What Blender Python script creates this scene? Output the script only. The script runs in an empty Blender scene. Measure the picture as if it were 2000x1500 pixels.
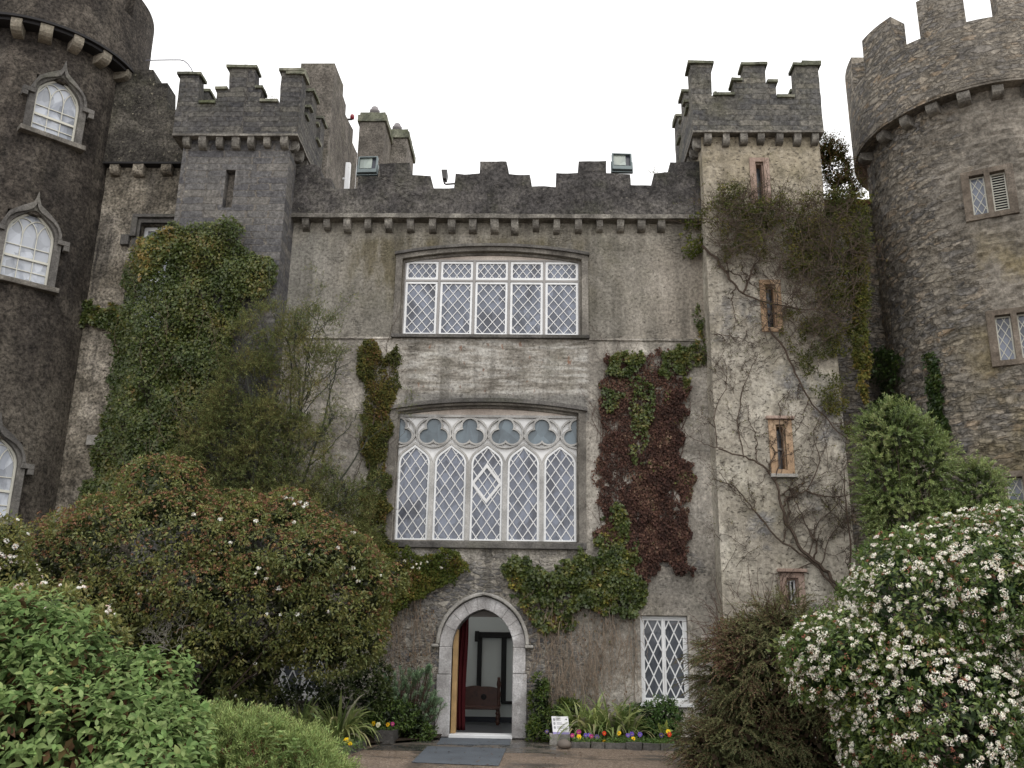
import bpy, math, random
import numpy as np
from mathutils import Vector, Matrix, noise as mnoise
from mathutils.geometry import tessellate_polygon

random.seed(7)
RNG = np.random.default_rng(7)
SC = bpy.context.scene
COL = SC.collection
R = math.radians

# ------------------------------------------------------------------ camera
F_PX, PITCH, YAW, ROLL = 1837.0, R(16.4), R(1.65), R(0.95)
CAM = np.array([0.0, -20.0, 1.5])
_fw = np.array([-math.sin(YAW) * math.cos(PITCH), math.cos(YAW) * math.cos(PITCH), math.sin(PITCH)])
_r0 = np.array([math.cos(YAW), math.sin(YAW), 0.0])
_u0 = np.cross(_r0, _fw)
_r = _r0 * math.cos(ROLL) + _u0 * math.sin(ROLL)
_u = _u0 * math.cos(ROLL) - _r0 * math.sin(ROLL)
cd = bpy.data.cameras.new('camera')
cam = bpy.data.objects.new('camera', cd)
COL.objects.link(cam)
M = Matrix.Identity(4)
for i in range(3):
    M[i][0], M[i][1], M[i][2], M[i][3] = _r[i], _u[i], -_fw[i], CAM[i]
cam.matrix_world = M
cd.sensor_width = 36.0
cd.lens = F_PX / 2000 * 36
cd.clip_end = 2000
SC.camera = cam

# ------------------------------------------------------------------ sky and sun (overcast)
SUN_EL, SUN_AZ = R(52), R(150)
wd = bpy.data.worlds.new('World')
SC.world = wd
wd.use_nodes = True
nt = wd.node_tree
nt.nodes.clear()
sky = nt.nodes.new('ShaderNodeTexSky')
sky.sky_type = 'NISHITA'
sky.sun_disc = False
sky.sun_elevation = SUN_EL
sky.sun_rotation = SUN_AZ
hs = nt.nodes.new('ShaderNodeHueSaturation')
hs.inputs['Saturation'].default_value = 0.12
mx = nt.nodes.new('ShaderNodeMix')
mx.data_type = 'RGBA'
mx.inputs['Factor'].default_value = 0.8
mx.inputs['B'].default_value = (13.2, 13.1, 13.0, 1)      # thick even cloud
bg = nt.nodes.new('ShaderNodeBackground')
bg.inputs['Strength'].default_value = 0.13
wo = nt.nodes.new('ShaderNodeOutputWorld')
nt.links.new(sky.outputs[0], hs.inputs['Color'])
nt.links.new(hs.outputs[0], mx.inputs['A'])
nt.links.new(mx.outputs['Result'], bg.inputs['Color'])
nt.links.new(bg.outputs[0], wo.inputs['Surface'])
sl = bpy.data.lights.new('sun', 'SUN')
sl.energy = 0.8
sl.angle = R(40)
sl.color = (1.0, 0.96, 0.90)
so = bpy.data.objects.new('sun', sl)
COL.objects.link(so)
# sun stands behind the camera to the right, matching the sky's rotation
sd = Vector((math.sin(SUN_AZ) * math.cos(SUN_EL), math.cos(SUN_AZ) * math.cos(SUN_EL), math.sin(SUN_EL)))
so.rotation_euler = sd.to_track_quat('Z', 'Y').to_euler()
so.location = (8, -20, 30)
SC.view_settings.view_transform = 'Standard'
SC.view_settings.look = 'None'
SC.view_settings.exposure = 0.1
SC.view_settings.gamma = 1.0
SC.view_settings.use_curve_mapping = False
SC.cycles.max_bounces = 6
SC.cycles.diffuse_bounces = 4
SC.cycles.glossy_bounces = 3
SC.cycles.transparent_max_bounces = 8
SC.cycles.use_denoising = True

# ------------------------------------------------------------------ measuring: a photo point met with a plane of the place
def ray(px, py):
    return _fw * F_PX + _r * (px - 1000.0) - _u * (py - 750.0)
def at(px, py, Y):
    d = ray(px, py)
    return CAM + d * ((Y - CAM[1]) / d[1])
def xz(px, py, Y=0.0):
    p = at(px, py, Y)
    return (float(p[0]), float(p[2]))
def gz(px, py, Z=0.0):
    d = ray(px, py)
    p = CAM + d * ((Z - CAM[2]) / d[2])
    return (float(p[0]), float(p[1]))
def oncyl(px, py, cx, cy, Rr):
    d = ray(px, py)
    a = d[0] ** 2 + d[1] ** 2
    o = CAM[:2] - np.array([cx, cy])
    b = 2 * (o[0] * d[0] + o[1] * d[1])
    c = o[0] ** 2 + o[1] ** 2 - Rr ** 2
    q = max(b * b - 4 * a * c, 0.0)
    t = (-b - math.sqrt(q)) / (2 * a)
    p = CAM + d * t
    return math.atan2(p[1] - cy, p[0] - cx), float(p[2])

# ------------------------------------------------------------------ node helpers and materials
def newmat(name):
    m = bpy.data.materials.new(name)
    m.use_nodes = True
    n = m.node_tree
    n.nodes.clear()
    o = n.nodes.new('ShaderNodeOutputMaterial')
    p = n.nodes.new('ShaderNodeBsdfPrincipled')
    n.links.new(p.outputs[0], o.inputs['Surface'])
    return m, n, p
class G:
    """thin helper round a node tree"""
    def __init__(s, n):
        s.n = n
        s.tc = n.nodes.new('ShaderNodeTexCoord')
    def put(s, sock, v):
        if v is None:
            return
        if hasattr(v, 'links') or isinstance(v, bpy.types.NodeSocket):
            s.n.links.new(v, sock)
        elif isinstance(v, (tuple, list)) and len(v) == 3 and sock.type == 'RGBA':
            sock.default_value = (*v, 1)
        else:
            sock.default_value = v
    def mapping(s, vec, scale=(1, 1, 1), loc=(0, 0, 0)):
        m = s.n.nodes.new('ShaderNodeMapping')
        s.put(m.inputs['Vector'], vec)
        m.inputs['Scale'].default_value = scale
        m.inputs['Location'].default_value = loc
        return m.outputs[0]
    def noise(s, vec, scale=5, detail=4, rough=0.55, dist=0.0, out='Fac'):
        t = s.n.nodes.new('ShaderNodeTexNoise')
        s.put(t.inputs['Vector'], vec)
        t.inputs['Scale'].default_value = scale
        t.inputs['Detail'].default_value = detail
        t.inputs['Roughness'].default_value = rough
        t.inputs['Distortion'].default_value = dist
        return t.outputs[out]
    def voro(s, vec, scale=5, feature='F1', out='Distance', rnd=1.0):
        t = s.n.nodes.new('ShaderNodeTexVoronoi')
        t.feature = feature
        s.put(t.inputs['Vector'], vec)
        t.inputs['Scale'].default_value = scale
        t.inputs['Randomness'].default_value = rnd
        return t.outputs[out]
    def ramp(s, fac, stops, interp='LINEAR'):
        r = s.n.nodes.new('ShaderNodeValToRGB')
        s.put(r.inputs[0], fac)
        r.color_ramp.interpolation = interp
        e = r.color_ramp.elements
        while len(e) < len(stops):
            e.new(0.5)
        for k, (p, c) in enumerate(stops):
            e[k].position = p
            if not isinstance(c, (tuple, list)):
                c = (c, c, c)
            e[k].color = (*c, 1)
        return r.outputs[0]
    def mix(s, fac, a, b, mode='MIX'):
        m = s.n.nodes.new('ShaderNodeMix')
        m.data_type = 'RGBA'
        m.blend_type = mode
        s.put(m.inputs['Factor'], fac)
        s.put(m.inputs['A'], a)
        s.put(m.inputs['B'], b)
        return m.outputs['Result']
    def math(s, op, a, b=None, clamp=False):
        m = s.n.nodes.new('ShaderNodeMath')
        m.operation = op
        m.use_clamp = clamp
        s.put(m.inputs[0], a)
        s.put(m.inputs[1], b)
        return m.outputs[0]
    def mrange(s, v, a, b, c=0.0, d=1.0):
        m = s.n.nodes.new('ShaderNodeMapRange')
        s.put(m.inputs['Value'], v)
        for k, x in zip(('From Min', 'From Max', 'To Min', 'To Max'), (a, b, c, d)):
            m.inputs[k].default_value = x
        return m.outputs[0]
    def sep(s, v):
        m = s.n.nodes.new('ShaderNodeSeparateXYZ')
        s.put(m.inputs[0], v)
        return m.outputs
    def bump(s, h, strength=0.5, dist=0.02, base=None):
        b = s.n.nodes.new('ShaderNodeBump')
        b.inputs['Strength'].default_value = strength
        b.inputs['Distance'].default_value = dist
        s.put(b.inputs['Height'], h)
        if base is not None:
            s.put(b.inputs['Normal'], base)
        return b.outputs[0]

def mul(c, k):
    return tuple(x * k for x in c)

def stones_nodes(g, size=(0.34, 0.14), seed=0.0, squared=False):
    """returns (stone tint 0..1 per stone, mortar mask 1 in the joints)"""
    uv = g.tc.outputs['UV']
    wob = g.noise(g.mapping(uv, (3.2, 4.5, 1)), 1.0, 5, 0.7, out='Color')
    add = g.n.nodes.new('ShaderNodeVectorMath')
    add.operation = 'MULTIPLY_ADD'
    g.put(add.inputs[0], wob)
    add.inputs[1].default_value = (0.26, 0.10, 0)
    g.put(add.inputs[2], uv)
    v = g.mapping(add.outputs[0], (1 / size[0], 1 / size[1], 1), (seed, seed * 1.7, 0))
    if squared:
        b = g.n.nodes.new('ShaderNodeTexBrick')
        g.put(b.inputs['Vector'], v)
        b.inputs['Scale'].default_value = 1.0
        b.inputs['Mortar Size'].default_value = 0.07
        b.inputs['Mortar Smooth'].default_value = 0.8
        b.inputs['Brick Width'].default_value = 1.0
        b.inputs['Row Height'].default_value = 1.0
        b.inputs['Color1'].default_value = (0, 0, 0, 1)
        b.inputs['Color2'].default_value = (1, 1, 1, 1)
        b.squash = 1.7
        b.offset = 0.43
        return b.outputs['Color'], b.outputs['Fac']
    # two sizes of stone mingled
    v2 = g.mapping(add.outputs[0], (1.9 / size[0], 1.7 / size[1], 1), (seed + 4, seed, 0))
    pick = g.mrange(g.noise(g.mapping(uv, (1.5, 2.6, 1)), 1.0, 3, 0.6), 0.49, 0.51)
    def one(vv):
        return g.sep(g.voro(vv, 1.0, 'F1', 'Color', 0.95))[0], g.voro(vv, 1.0, 'DISTANCE_TO_EDGE', 'Distance', 0.95)
    t1, e1 = one(v)
    t2, e2 = one(v2)
    tint = g.sep(g.mix(pick, t1, t2))[0]
    ed = g.sep(g.mix(pick, e1, e2))[0]
    jit = g.noise(uv, 16, 5, 0.75)
    ed2 = g.math('ADD', ed, g.math('MULTIPLY', g.math('SUBTRACT', jit, 0.5), 0.42))
    return tint, g.mrange(ed2, 0.02, 0.14, 1.0, 0.0)

def wallmat(name, dark, mid, light, speck=0.35, streak=0.5, streak_col=(0.05, 0.047, 0.043), moss=0.0,
            moss_col=(0.09, 0.10, 0.03), stone=None, stone_amt=0.0, stone_cols=None, mortar_col=None, bump=0.6,
            grain=26.0, extra=None, lichen=0.0, big=0.55, pits=0.0, squared=False, joint=0.75, relief=1.0, plaster=None, blend=0.30):
    m, n, p = newmat(name)
    g = G(n)
    ob = g.tc.outputs['Object']
    n1 = g.noise(ob, big, 7, 0.62, 0.4)
    col = g.ramp(n1, [(0.37, dark), (0.5, mid), (0.62, light)])
    n2 = g.noise(ob, 3.1, 6, 0.7)
    col = g.mix(1.0, col, g.ramp(n2, [(0.38, 1 - 0.5 * speck), (0.62, 1 + 0.42 * speck)]), 'MULTIPLY')
    fine = g.noise(ob, grain, 5, 0.75)
    h = fine
    if stone:
        tint, mort = stones_nodes(g, stone, squared=squared)
        sc = stone_cols or [(0.0, mul(mid, 0.55)), (0.35, mul(mid, 0.9)), (0.7, mul(mid, 1.15)), (1.0, mul(light, 1.1))]
        scol = g.ramp(tint, sc)
        scol = g.mix(1.0, scol, g.ramp(g.noise(ob, 9, 5, 0.7), [(0.3, 0.7), (0.7, 1.3)]), 'MULTIPLY')
        patch = g.mrange(g.noise(ob, 1.7, 5, 0.7), 0.36, 0.6)
        scol = g.mix(g.math('MULTIPLY', g.math('MULTIPLY', mort, joint), g.math('ADD', 0.35, g.math('MULTIPLY', patch, 0.65))), scol, mortar_col or mul(light, 1.05))
        scol = g.mix(blend, scol, col)
        msk = g.mrange(g.noise(ob, 0.8, 5, 0.6, 0.3), 0.62 - stone_amt * 0.5, 0.70 - stone_amt * 0.5)
        if plaster:
            msk = g.math('MULTIPLY', msk, plaster(g, ob))
        col = g.mix(msk, col, scol)
        sh = g.math('MULTIPLY', g.math('SUBTRACT', 1.0, mort), 1.3 * relief)
        h = g.math('ADD', g.math('MULTIPLY', fine, 0.55), g.math('MULTIPLY', msk, sh))
    if extra:
        col = extra(g, col, ob)
    if streak > 0:
        st = g.noise(g.mapping(ob, (2.6, 2.6, 0.16)), 1.0, 5, 0.62)
        st2 = g.noise(g.mapping(ob, (0.35, 0.35, 0.3)), 1.0, 4, 0.6)
        f = g.math('MULTIPLY', g.mrange(st, 0.46, 0.64), g.mrange(st2, 0.38, 0.60))
        col = g.mix(g.math('MULTIPLY', f, streak), col, streak_col)
    if moss > 0:
        f = g.math('MULTIPLY', g.mrange(g.noise(ob, 1.1, 6, 0.7), 0.5, 0.68), moss)
        col = g.mix(f, col, moss_col)
    if lichen > 0:
        v = g.noise(ob, 9.0, 5, 0.8)
        f = g.math('MULTIPLY', g.mrange(v, 0.60, 0.68), lichen)
        col = g.mix(f, col, (0.34, 0.31, 0.24))
    if pits > 0:
        v = g.noise(g.mapping(ob, (1, 1, 1.8)), 11.0, 4, 0.7)
        f = g.math('MULTIPLY', g.mrange(v, 0.60, 0.67), pits)
        col = g.mix(f, col, mul(dark, 0.35))
        h = g.math('SUBTRACT', h, g.math('MULTIPLY', f, 0.8))
    col = g.mix(1.0, col, g.ramp(fine, [(0.38, 1 - 0.75 * speck), (0.62, 1 + 0.62 * speck)]), 'MULTIPLY')
    n.links.new(col, p.inputs['Base Color'])
    p.inputs['Roughness'].default_value = 0.92
    p.inputs['Specular IOR Level'].default_value = 0.2
    n.links.new(g.bump(h, bump, 0.035), p.inputs['Normal'])
    return m

def facade_extra(g, col, ob):
    x, y, z = g.sep(ob)
    wob = g.math('MULTIPLY', g.math('SUBTRACT', g.noise(ob, 0.7, 5, 0.6), 0.5), 1.6)
    # broad worn and weathered areas in the roughcast
    wn = g.noise(g.mapping(ob, (0.42, 0.42, 0.6), (7, 2, 1)), 1.0, 6, 0.7, 0.6)
    col = g.mix(g.mrange(wn, 0.53, 0.66, 0.0, 0.6), col, (0.50, 0.475, 0.43))
    col = g.mix(g.mrange(wn, 0.46, 0.36, 0.0, 0.6), col, (0.185, 0.172, 0.152))
    # darker brown-green upper storey, above the string course
    up = g.mrange(z, 8.455, 8.47)
    upc = g.ramp(g.noise(ob, 0.7, 7, 0.68, 0.5), [(0.38, (0.10, 0.094, 0.078)), (0.5, (0.185, 0.172, 0.147)), (0.61, (0.30, 0.28, 0.245))])
    upc = g.mix(g.math('MULTIPLY', g.mrange(g.math('ADD', x, wob), 1.6, 3.6), 0.75), upc, (0.35, 0.305, 0.25))
    upc = g.mix(g.math('MULTIPLY', g.mrange(g.math('ADD', x, wob), -4.4, -5.6), 0.6), upc, (0.27, 0.265, 0.24))
    col = g.mix(g.math('MULTIPLY', up, 0.82), col, upc)
    # brown stain hanging from the parapet between the turret and the window
    fx = g.math('MULTIPLY', g.mrange(x, -4.9, -4.0), g.mrange(x, 2.2, 0.6))
    fz = g.math('MULTIPLY', g.mrange(g.math('ADD', z, wob), 8.9, 9.9), g.mrange(z, 11.15, 10.8))
    st = g.mrange(g.noise(g.mapping(ob, (1.3, 1.3, 0.45)), 1.0, 6, 0.68), 0.40, 0.56)
    # clean pale render sheltered by the corbel table, running down in drips
    dz = g.math('ADD', z, g.math('MULTIPLY', g.math('SUBTRACT', g.noise(g.mapping(ob, (3.0, 3.0, 0.3)), 1.0, 4, 0.6), 0.5), 1.6))
    col = g.mix(g.math('MULTIPLY', g.mrange(dz, 10.75, 11.0), 0.6), col, (0.36, 0.335, 0.285))
    col = g.mix(g.math('MULTIPLY', g.math('MULTIPLY', fx, fz), g.math('MULTIPLY', st, 0.85)), col, (0.115, 0.098, 0.06))
    # bare whitewashed courses and rust between the two great windows
    bx = g.math('MULTIPLY', g.mrange(x, -3.2, -2.9), g.mrange(x, 1.15, 1.05))
    bz = g.math('MULTIPLY', g.mrange(z, 6.95, 7.15), g.mrange(z, 8.45, 8.4))
    band = g.math('MULTIPLY', bx, bz)
    crs = g.noise(g.mapping(ob, (1.3, 1.0, 7.0)), 1.0, 5, 0.65)
    bc = g.ramp(crs, [(0.37, (0.11, 0.098, 0.082)), (0.47, (0.26, 0.24, 0.21)), (0.60, (0.46, 0.445, 0.415))])
    col = g.mix(g.math('MULTIPLY', band, 0.8), col, bc)
    rust = g.math('MULTIPLY', g.mrange(g.noise(g.mapping(ob, (6.5, 1, 3.2)), 1.0, 3, 0.6), 0.63, 0.70), band)
    col = g.mix(g.math('MULTIPLY', rust, 0.7), col, (0.20, 0.075, 0.03))
    # cement patch just above the lower window
    cz = g.math('MULTIPLY', g.mrange(g.math('ADD', z, g.math('MULTIPLY', wob, 0.15)), 7.2, 7.1), g.mrange(z, 6.5, 6.6))
    col = g.mix(g.math('MULTIPLY', g.math('MULTIPLY', bx, cz), 0.8), col, (0.17, 0.165, 0.155))
    return col

def facade_bare(g, ob):
    """where the roughcast has come off: round the doorway, and odd patches elsewhere"""
    x, y, z = g.sep(ob)
    w = g.math('MULTIPLY', g.math('SUBTRACT', g.noise(ob, 1.0, 6, 0.7), 0.5), 2.2)
    d = g.math('ABSOLUTE', g.math('ADD', x, 1.2))
    door = g.math('MULTIPLY', g.mrange(g.math('ADD', d, w), 2.3, 1.6), g.mrange(g.math('ADD', z, w), 4.0, 3.3))
    odd = g.mrange(g.noise(ob, 0.8, 5, 0.6, 0.3), 0.585, 0.66, 0.0, 0.7)
    return g.math('MAXIMUM', g.math('MULTIPLY', door, 0.9), odd)

MAT = {}
MAT['facade'] = wallmat('facade_roughcast', (0.225, 0.205, 0.178), (0.375, 0.345, 0.302), (0.54, 0.50, 0.445), speck=0.5, streak=0.65,
                        streak_col=(0.085, 0.078, 0.066), stone=(0.34, 0.13), stone_amt=1.3, relief=0.7, plaster=facade_bare, blend=0.05,
                        stone_cols=[(0, (0.075, 0.077, 0.086)), (0.45, (0.14, 0.14, 0.15)), (0.75, (0.25, 0.235, 0.215)), (1, (0.42, 0.385, 0.33))],
                        mortar_col=(0.55, 0.50, 0.42), bump=1.0, grain=15, extra=facade_extra, pits=0.45, moss=0.12, joint=0.9)
def stair_extra(g, col, ob):
    x, y, z = g.sep(ob)
    w = g.math('MULTIPLY', g.math('SUBTRACT', g.noise(ob, 0.9, 5, 0.65), 0.5), 2.4)
    f = g.mrange(g.math('ADD', z, w), 10.6, 12.2)
    up = g.ramp(g.noise(ob, 1.3, 6, 0.7, 0.4), [(0.38, (0.16, 0.135, 0.085)), (0.5, (0.29, 0.245, 0.17)), (0.62, (0.38, 0.33, 0.25))])
    return g.mix(g.math('MULTIPLY', f, 0.8), col, up)
MAT['stair'] = wallmat('stair_turret_roughcast', (0.30, 0.27, 0.222), (0.405, 0.37, 0.31), (0.50, 0.465, 0.40), speck=0.4, streak=0.5,
                       streak_col=(0.13, 0.115, 0.09), stone=(0.42, 0.18), stone_amt=0.13, relief=0.3,
                       stone_cols=[(0, (0.13, 0.135, 0.15)), (0.5, (0.22, 0.22, 0.235)), (1, (0.36, 0.345, 0.32))], mortar_col=(0.44, 0.41, 0.35),
                       bump=1.0, grain=14, moss=0.2, moss_col=(0.2, 0.185, 0.09), pits=0.7, extra=stair_extra)
MAT['parapet'] = wallmat('blackened_parapet_render', (0.04, 0.038, 0.037), (0.068, 0.063, 0.061), (0.112, 0.104, 0.095), speck=0.8, streak=0.3,
                         streak_col=(0.035, 0.033, 0.032), lichen=0.35, moss=0.25, moss_col=(0.085, 0.09, 0.042), bump=1.2, grain=13, big=0.9,
                         stone=(0.33, 0.12), stone_amt=0.12, relief=0.4)
MAT['turret'] = wallmat('dark_coursed_turret_stone', (0.08, 0.077, 0.077), (0.122, 0.117, 0.115), (0.178, 0.168, 0.156), speck=0.5, streak=0.45,
                        stone=(0.5, 0.17), stone_amt=0.9, squared=True, relief=0.25,
                        stone_cols=[(0, (0.07, 0.07, 0.079)), (0.4, (0.105, 0.104, 0.108)), (0.8, (0.142, 0.136, 0.13)), (1, (0.18, 0.168, 0.152))],
                        mortar_col=(0.25, 0.215, 0.165), bump=1.0, grain=14, lichen=0.4, joint=0.6)
MAT['turret_parapet'] = wallmat('blackened_turret_parapet_stone', (0.053, 0.052, 0.052), (0.084, 0.08, 0.077), (0.13, 0.122, 0.108), speck=0.65, streak=0.25,
                                lichen=0.4, moss=0.2, moss_col=(0.10, 0.10, 0.055), bump=1.1, grain=14, stone=(0.42, 0.13), stone_amt=0.55, squared=True, relief=0.35,
                                stone_cols=[(0, (0.05, 0.05, 0.055)), (0.5, (0.082, 0.079, 0.077)), (1, (0.13, 0.122, 0.107))],
                                mortar_col=(0.16, 0.14, 0.112), joint=0.5)
MAT['stair_parapet'] = wallmat('grey_stair_parapet_stone', (0.07, 0.067, 0.061), (0.11, 0.104, 0.093), (0.165, 0.154, 0.134), speck=0.65, streak=0.25,
                               lichen=0.4, moss=0.25, moss_col=(0.12, 0.115, 0.055), bump=1.1, grain=14, stone=(0.42, 0.14), stone_amt=0.5, squared=True, relief=0.35,
                               stone_cols=[(0, (0.08, 0.08, 0.085)), (0.5, (0.13, 0.125, 0.115)), (1, (0.20, 0.185, 0.158))],
                               mortar_col=(0.2, 0.178, 0.14), joint=0.5)
def dark_extra(g, col, ob):
    x, y, z = g.sep(ob)
    # paler washed streaks below each corbel and towards the link wall, browner low down
    st = g.mrange(g.noise(g.mapping(ob, (1.7, 1.7, 0.12), (3, 1, 0)), 1.0, 5, 0.65), 0.5, 0.72)
    col = g.mix(g.math('MULTIPLY', st, 0.4), col, (0.18, 0.157, 0.127))
    low = g.math('MULTIPLY', g.mrange(z, 8.6, 6.4), g.mrange(g.noise(ob, 0.9, 5, 0.6), 0.4, 0.6))
    return g.mix(g.math('MULTIPLY', low, 0.6), col, (0.17, 0.15, 0.122))
MAT['dark_tower'] = wallmat('blackened_tower_roughcast', (0.033, 0.028, 0.024), (0.06, 0.051, 0.043), (0.104, 0.09, 0.075), speck=0.85, streak=0.35,
                            streak_col=(0.038, 0.036, 0.036), bump=1.2, grain=14, big=0.7, extra=dark_extra, lichen=0.15)
MAT['link'] = wallmat('streaked_link_wall_roughcast', (0.155, 0.136, 0.108), (0.27, 0.24, 0.195), (0.39, 0.35, 0.295), speck=0.85, streak=1.0,
                      streak_col=(0.055, 0.05, 0.045), bump=1.0, grain=17, big=0.8, pits=0.55)
MAT['link_parapet'] = wallmat('lichened_link_parapet', (0.038, 0.035, 0.031), (0.067, 0.061, 0.053), (0.11, 0.10, 0.085), speck=0.85, streak=0.2, lichen=0.9,
                              bump=1.0, grain=16, moss=0.2, moss_col=(0.08, 0.085, 0.035))
def tower_extra(g, col, ob):
    x, y, z = g.sep(ob)
    f = g.math('MULTIPLY', g.mrange(z, 10.6, 9.4), g.mrange(g.noise(ob, 0.9, 5, 0.6), 0.52, 0.66))
    f = g.math('MULTIPLY', f, g.mrange(x, 8.3, 9.2))
    return g.mix(g.math('MULTIPLY', f, 0.55), col, (0.20, 0.155, 0.06))
def tower_plaster(g, ob):
    """left flank bare rubble, front mostly flushed over with mortar below the parapet"""
    x, y, z = g.sep(ob)
    w = g.math('MULTIPLY', g.math('SUBTRACT', g.noise(ob, 1.1, 6, 0.7), 0.5), 3.4)
    bare = g.math('MAXIMUM', g.mrange(g.math('ADD', x, w), 9.2, 8.5), g.mrange(z, 13.5, 13.6, 0.0, 0.62))
    return g.math('MAXIMUM', bare, g.mrange(g.math('ADD', z, w), 7.6, 6.6, 0.0, 0.75))
MAT['rubble'] = wallmat('rubble_tower_stone', (0.14, 0.125, 0.105), (0.215, 0.193, 0.163), (0.295, 0.265, 0.224), speck=0.5, streak=0.3,
                        streak_col=(0.075, 0.07, 0.062), stone=(0.40, 0.14), stone_amt=1.2, relief=1.0,
                        stone_cols=[(0, (0.105, 0.103, 0.108)), (0.25, (0.175, 0.166, 0.158)), (0.55, (0.26, 0.233, 0.195)), (0.85, (0.325, 0.285, 0.23)), (0.95, (0.31, 0.225, 0.145)), (1, (0.38, 0.345, 0.295))],
                        mortar_col=(0.165, 0.145, 0.115), bump=1.0, grain=13, extra=tower_extra, big=0.7, joint=0.75, plaster=tower_plaster)
MAT['roughcast'] = wallmat('grey_brown_roughcast', (0.115, 0.102, 0.088), (0.155, 0.139, 0.12), (0.205, 0.185, 0.162), speck=0.65, streak=0.25, bump=0.9,
                           grain=18, moss=0.15)
MAT['dressed'] = wallmat('dressed_limestone', (0.22, 0.205, 0.185), (0.31, 0.295, 0.27), (0.40, 0.385, 0.36), speck=0.3, streak=0.45,
                         streak_col=(0.09, 0.085, 0.08), bump=0.35, grain=30, big=1.2)
MAT['arch'] = wallmat('pale_arch_limestone', (0.30, 0.285, 0.28), (0.42, 0.405, 0.40), (0.54, 0.53, 0.53), speck=0.3, streak=0.6,
                      streak_col=(0.13, 0.12, 0.115), bump=0.4, grain=30, big=1.6)
MAT['dark_stone'] = wallmat('dark_weathered_stone', (0.07, 0.066, 0.062), (0.11, 0.104, 0.098), (0.17, 0.16, 0.148), speck=0.4, streak=0.2, bump=0.5,
                            grain=24, moss=0.2)
MAT['corbel'] = wallmat('corbel_stone', (0.11, 0.102, 0.09), (0.175, 0.163, 0.145), (0.25, 0.235, 0.205), speck=0.5, streak=0.0, bump=0.6, grain=20, big=2.3)
MAT['pale_corbel'] = wallmat('pale_corbel_stone', (0.16, 0.143, 0.115), (0.24, 0.215, 0.17), (0.32, 0.285, 0.235), speck=0.4, streak=0.0, bump=0.6, grain=20)
MAT['sandstone'] = wallmat('tan_sandstone', (0.33, 0.22, 0.135), (0.43, 0.295, 0.19), (0.50, 0.37, 0.26), speck=0.25, streak=0.25,
                           streak_col=(0.2, 0.14, 0.10), bump=0.3, grain=30, big=1.5)
MAT['brown_stone'] = wallmat('brown_tower_window_stone', (0.105, 0.085, 0.067), (0.155, 0.128, 0.102), (0.21, 0.178, 0.147), speck=0.4, streak=0.3, bump=0.5, grain=24, big=1.6)
MAT['pinkstone'] = wallmat('pink_sandstone', (0.25, 0.175, 0.14), (0.34, 0.25, 0.205), (0.43, 0.33, 0.28), speck=0.3, streak=0.3,
                           streak_col=(0.14, 0.11, 0.09), bump=0.4, grain=26, big=1.5)
MAT['moss_cap'] = wallmat('mossy_coping_slate', (0.09, 0.092, 0.075), (0.145, 0.15, 0.11), (0.22, 0.215, 0.17), speck=0.5, streak=0, bump=0.6, grain=18,
                          moss=0.5, moss_col=(0.09, 0.105, 0.04), big=2.0)

def simple(name, col, rough=0.6, spec=0.4, metal=0.0, var=0.15, scale=6.0, bump=0.0, bscale=40.0):
    m, n, p = newmat(name)
    g = G(n)
    ob = g.tc.outputs['Object']
    f = g.noise(ob, scale, 5, 0.65)
    c = g.ramp(f, [(0.3, mul(col, 1 - var)), (0.7, mul(col, 1 + var))])
    n.links.new(c, p.inputs['Base Color'])
    p.inputs['Roughness'].default_value = rough
    p.inputs['Specular IOR Level'].default_value = spec
    p.inputs['Metallic'].default_value = metal
    if bump:
        n.links.new(g.bump(g.noise(ob, bscale, 4, 0.6), bump, 0.01), p.inputs['Normal'])
    return m
def paint(name, col, worn=(0.36, 0.33, 0.29)):
    m, n, p = newmat(name)
    g = G(n)
    ob = g.tc.outputs['Object']
    c = g.ramp(g.noise(ob, 3.0, 5, 0.65), [(0.3, mul(col, 0.86)), (0.7, col)])
    f = g.mrange(g.noise(ob, 16, 5, 0.75), 0.62, 0.70)
    c = g.mix(g.math('MULTIPLY', f, 0.5), c, worn)
    n.links.new(c, p.inputs['Base Color'])
    p.inputs['Roughness'].default_value = 0.5
    return m
MAT['white'] = paint('white_window_paint', (0.78, 0.79, 0.80))
MAT['lead'] = paint('pale_lattice_paint', (0.72, 0.72, 0.72))
MAT['offwhite'] = paint('cream_window_paint', (0.58, 0.57, 0.50))
MAT['infill'] = paint('white_tracery_infill', (0.80, 0.80, 0.80))
MAT['tracery'] = wallmat('grey_tracery_stone', (0.33, 0.325, 0.315), (0.42, 0.413, 0.40), (0.50, 0.49, 0.47), speck=0.2, streak=0.4,
                         streak_col=(0.16, 0.14, 0.12), bump=0.25, grain=30, big=1.5)
MAT['tympanum'] = wallmat('pink_plaster_tympanum', (0.40, 0.34, 0.30), (0.50, 0.44, 0.39), (0.58, 0.52, 0.46), speck=0.2, streak=0.5,
                          streak_col=(0.25, 0.21, 0.17), bump=0.2, grain=26)
MAT['greywood'] = paint('grey_window_timber', (0.30, 0.285, 0.275))
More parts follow.
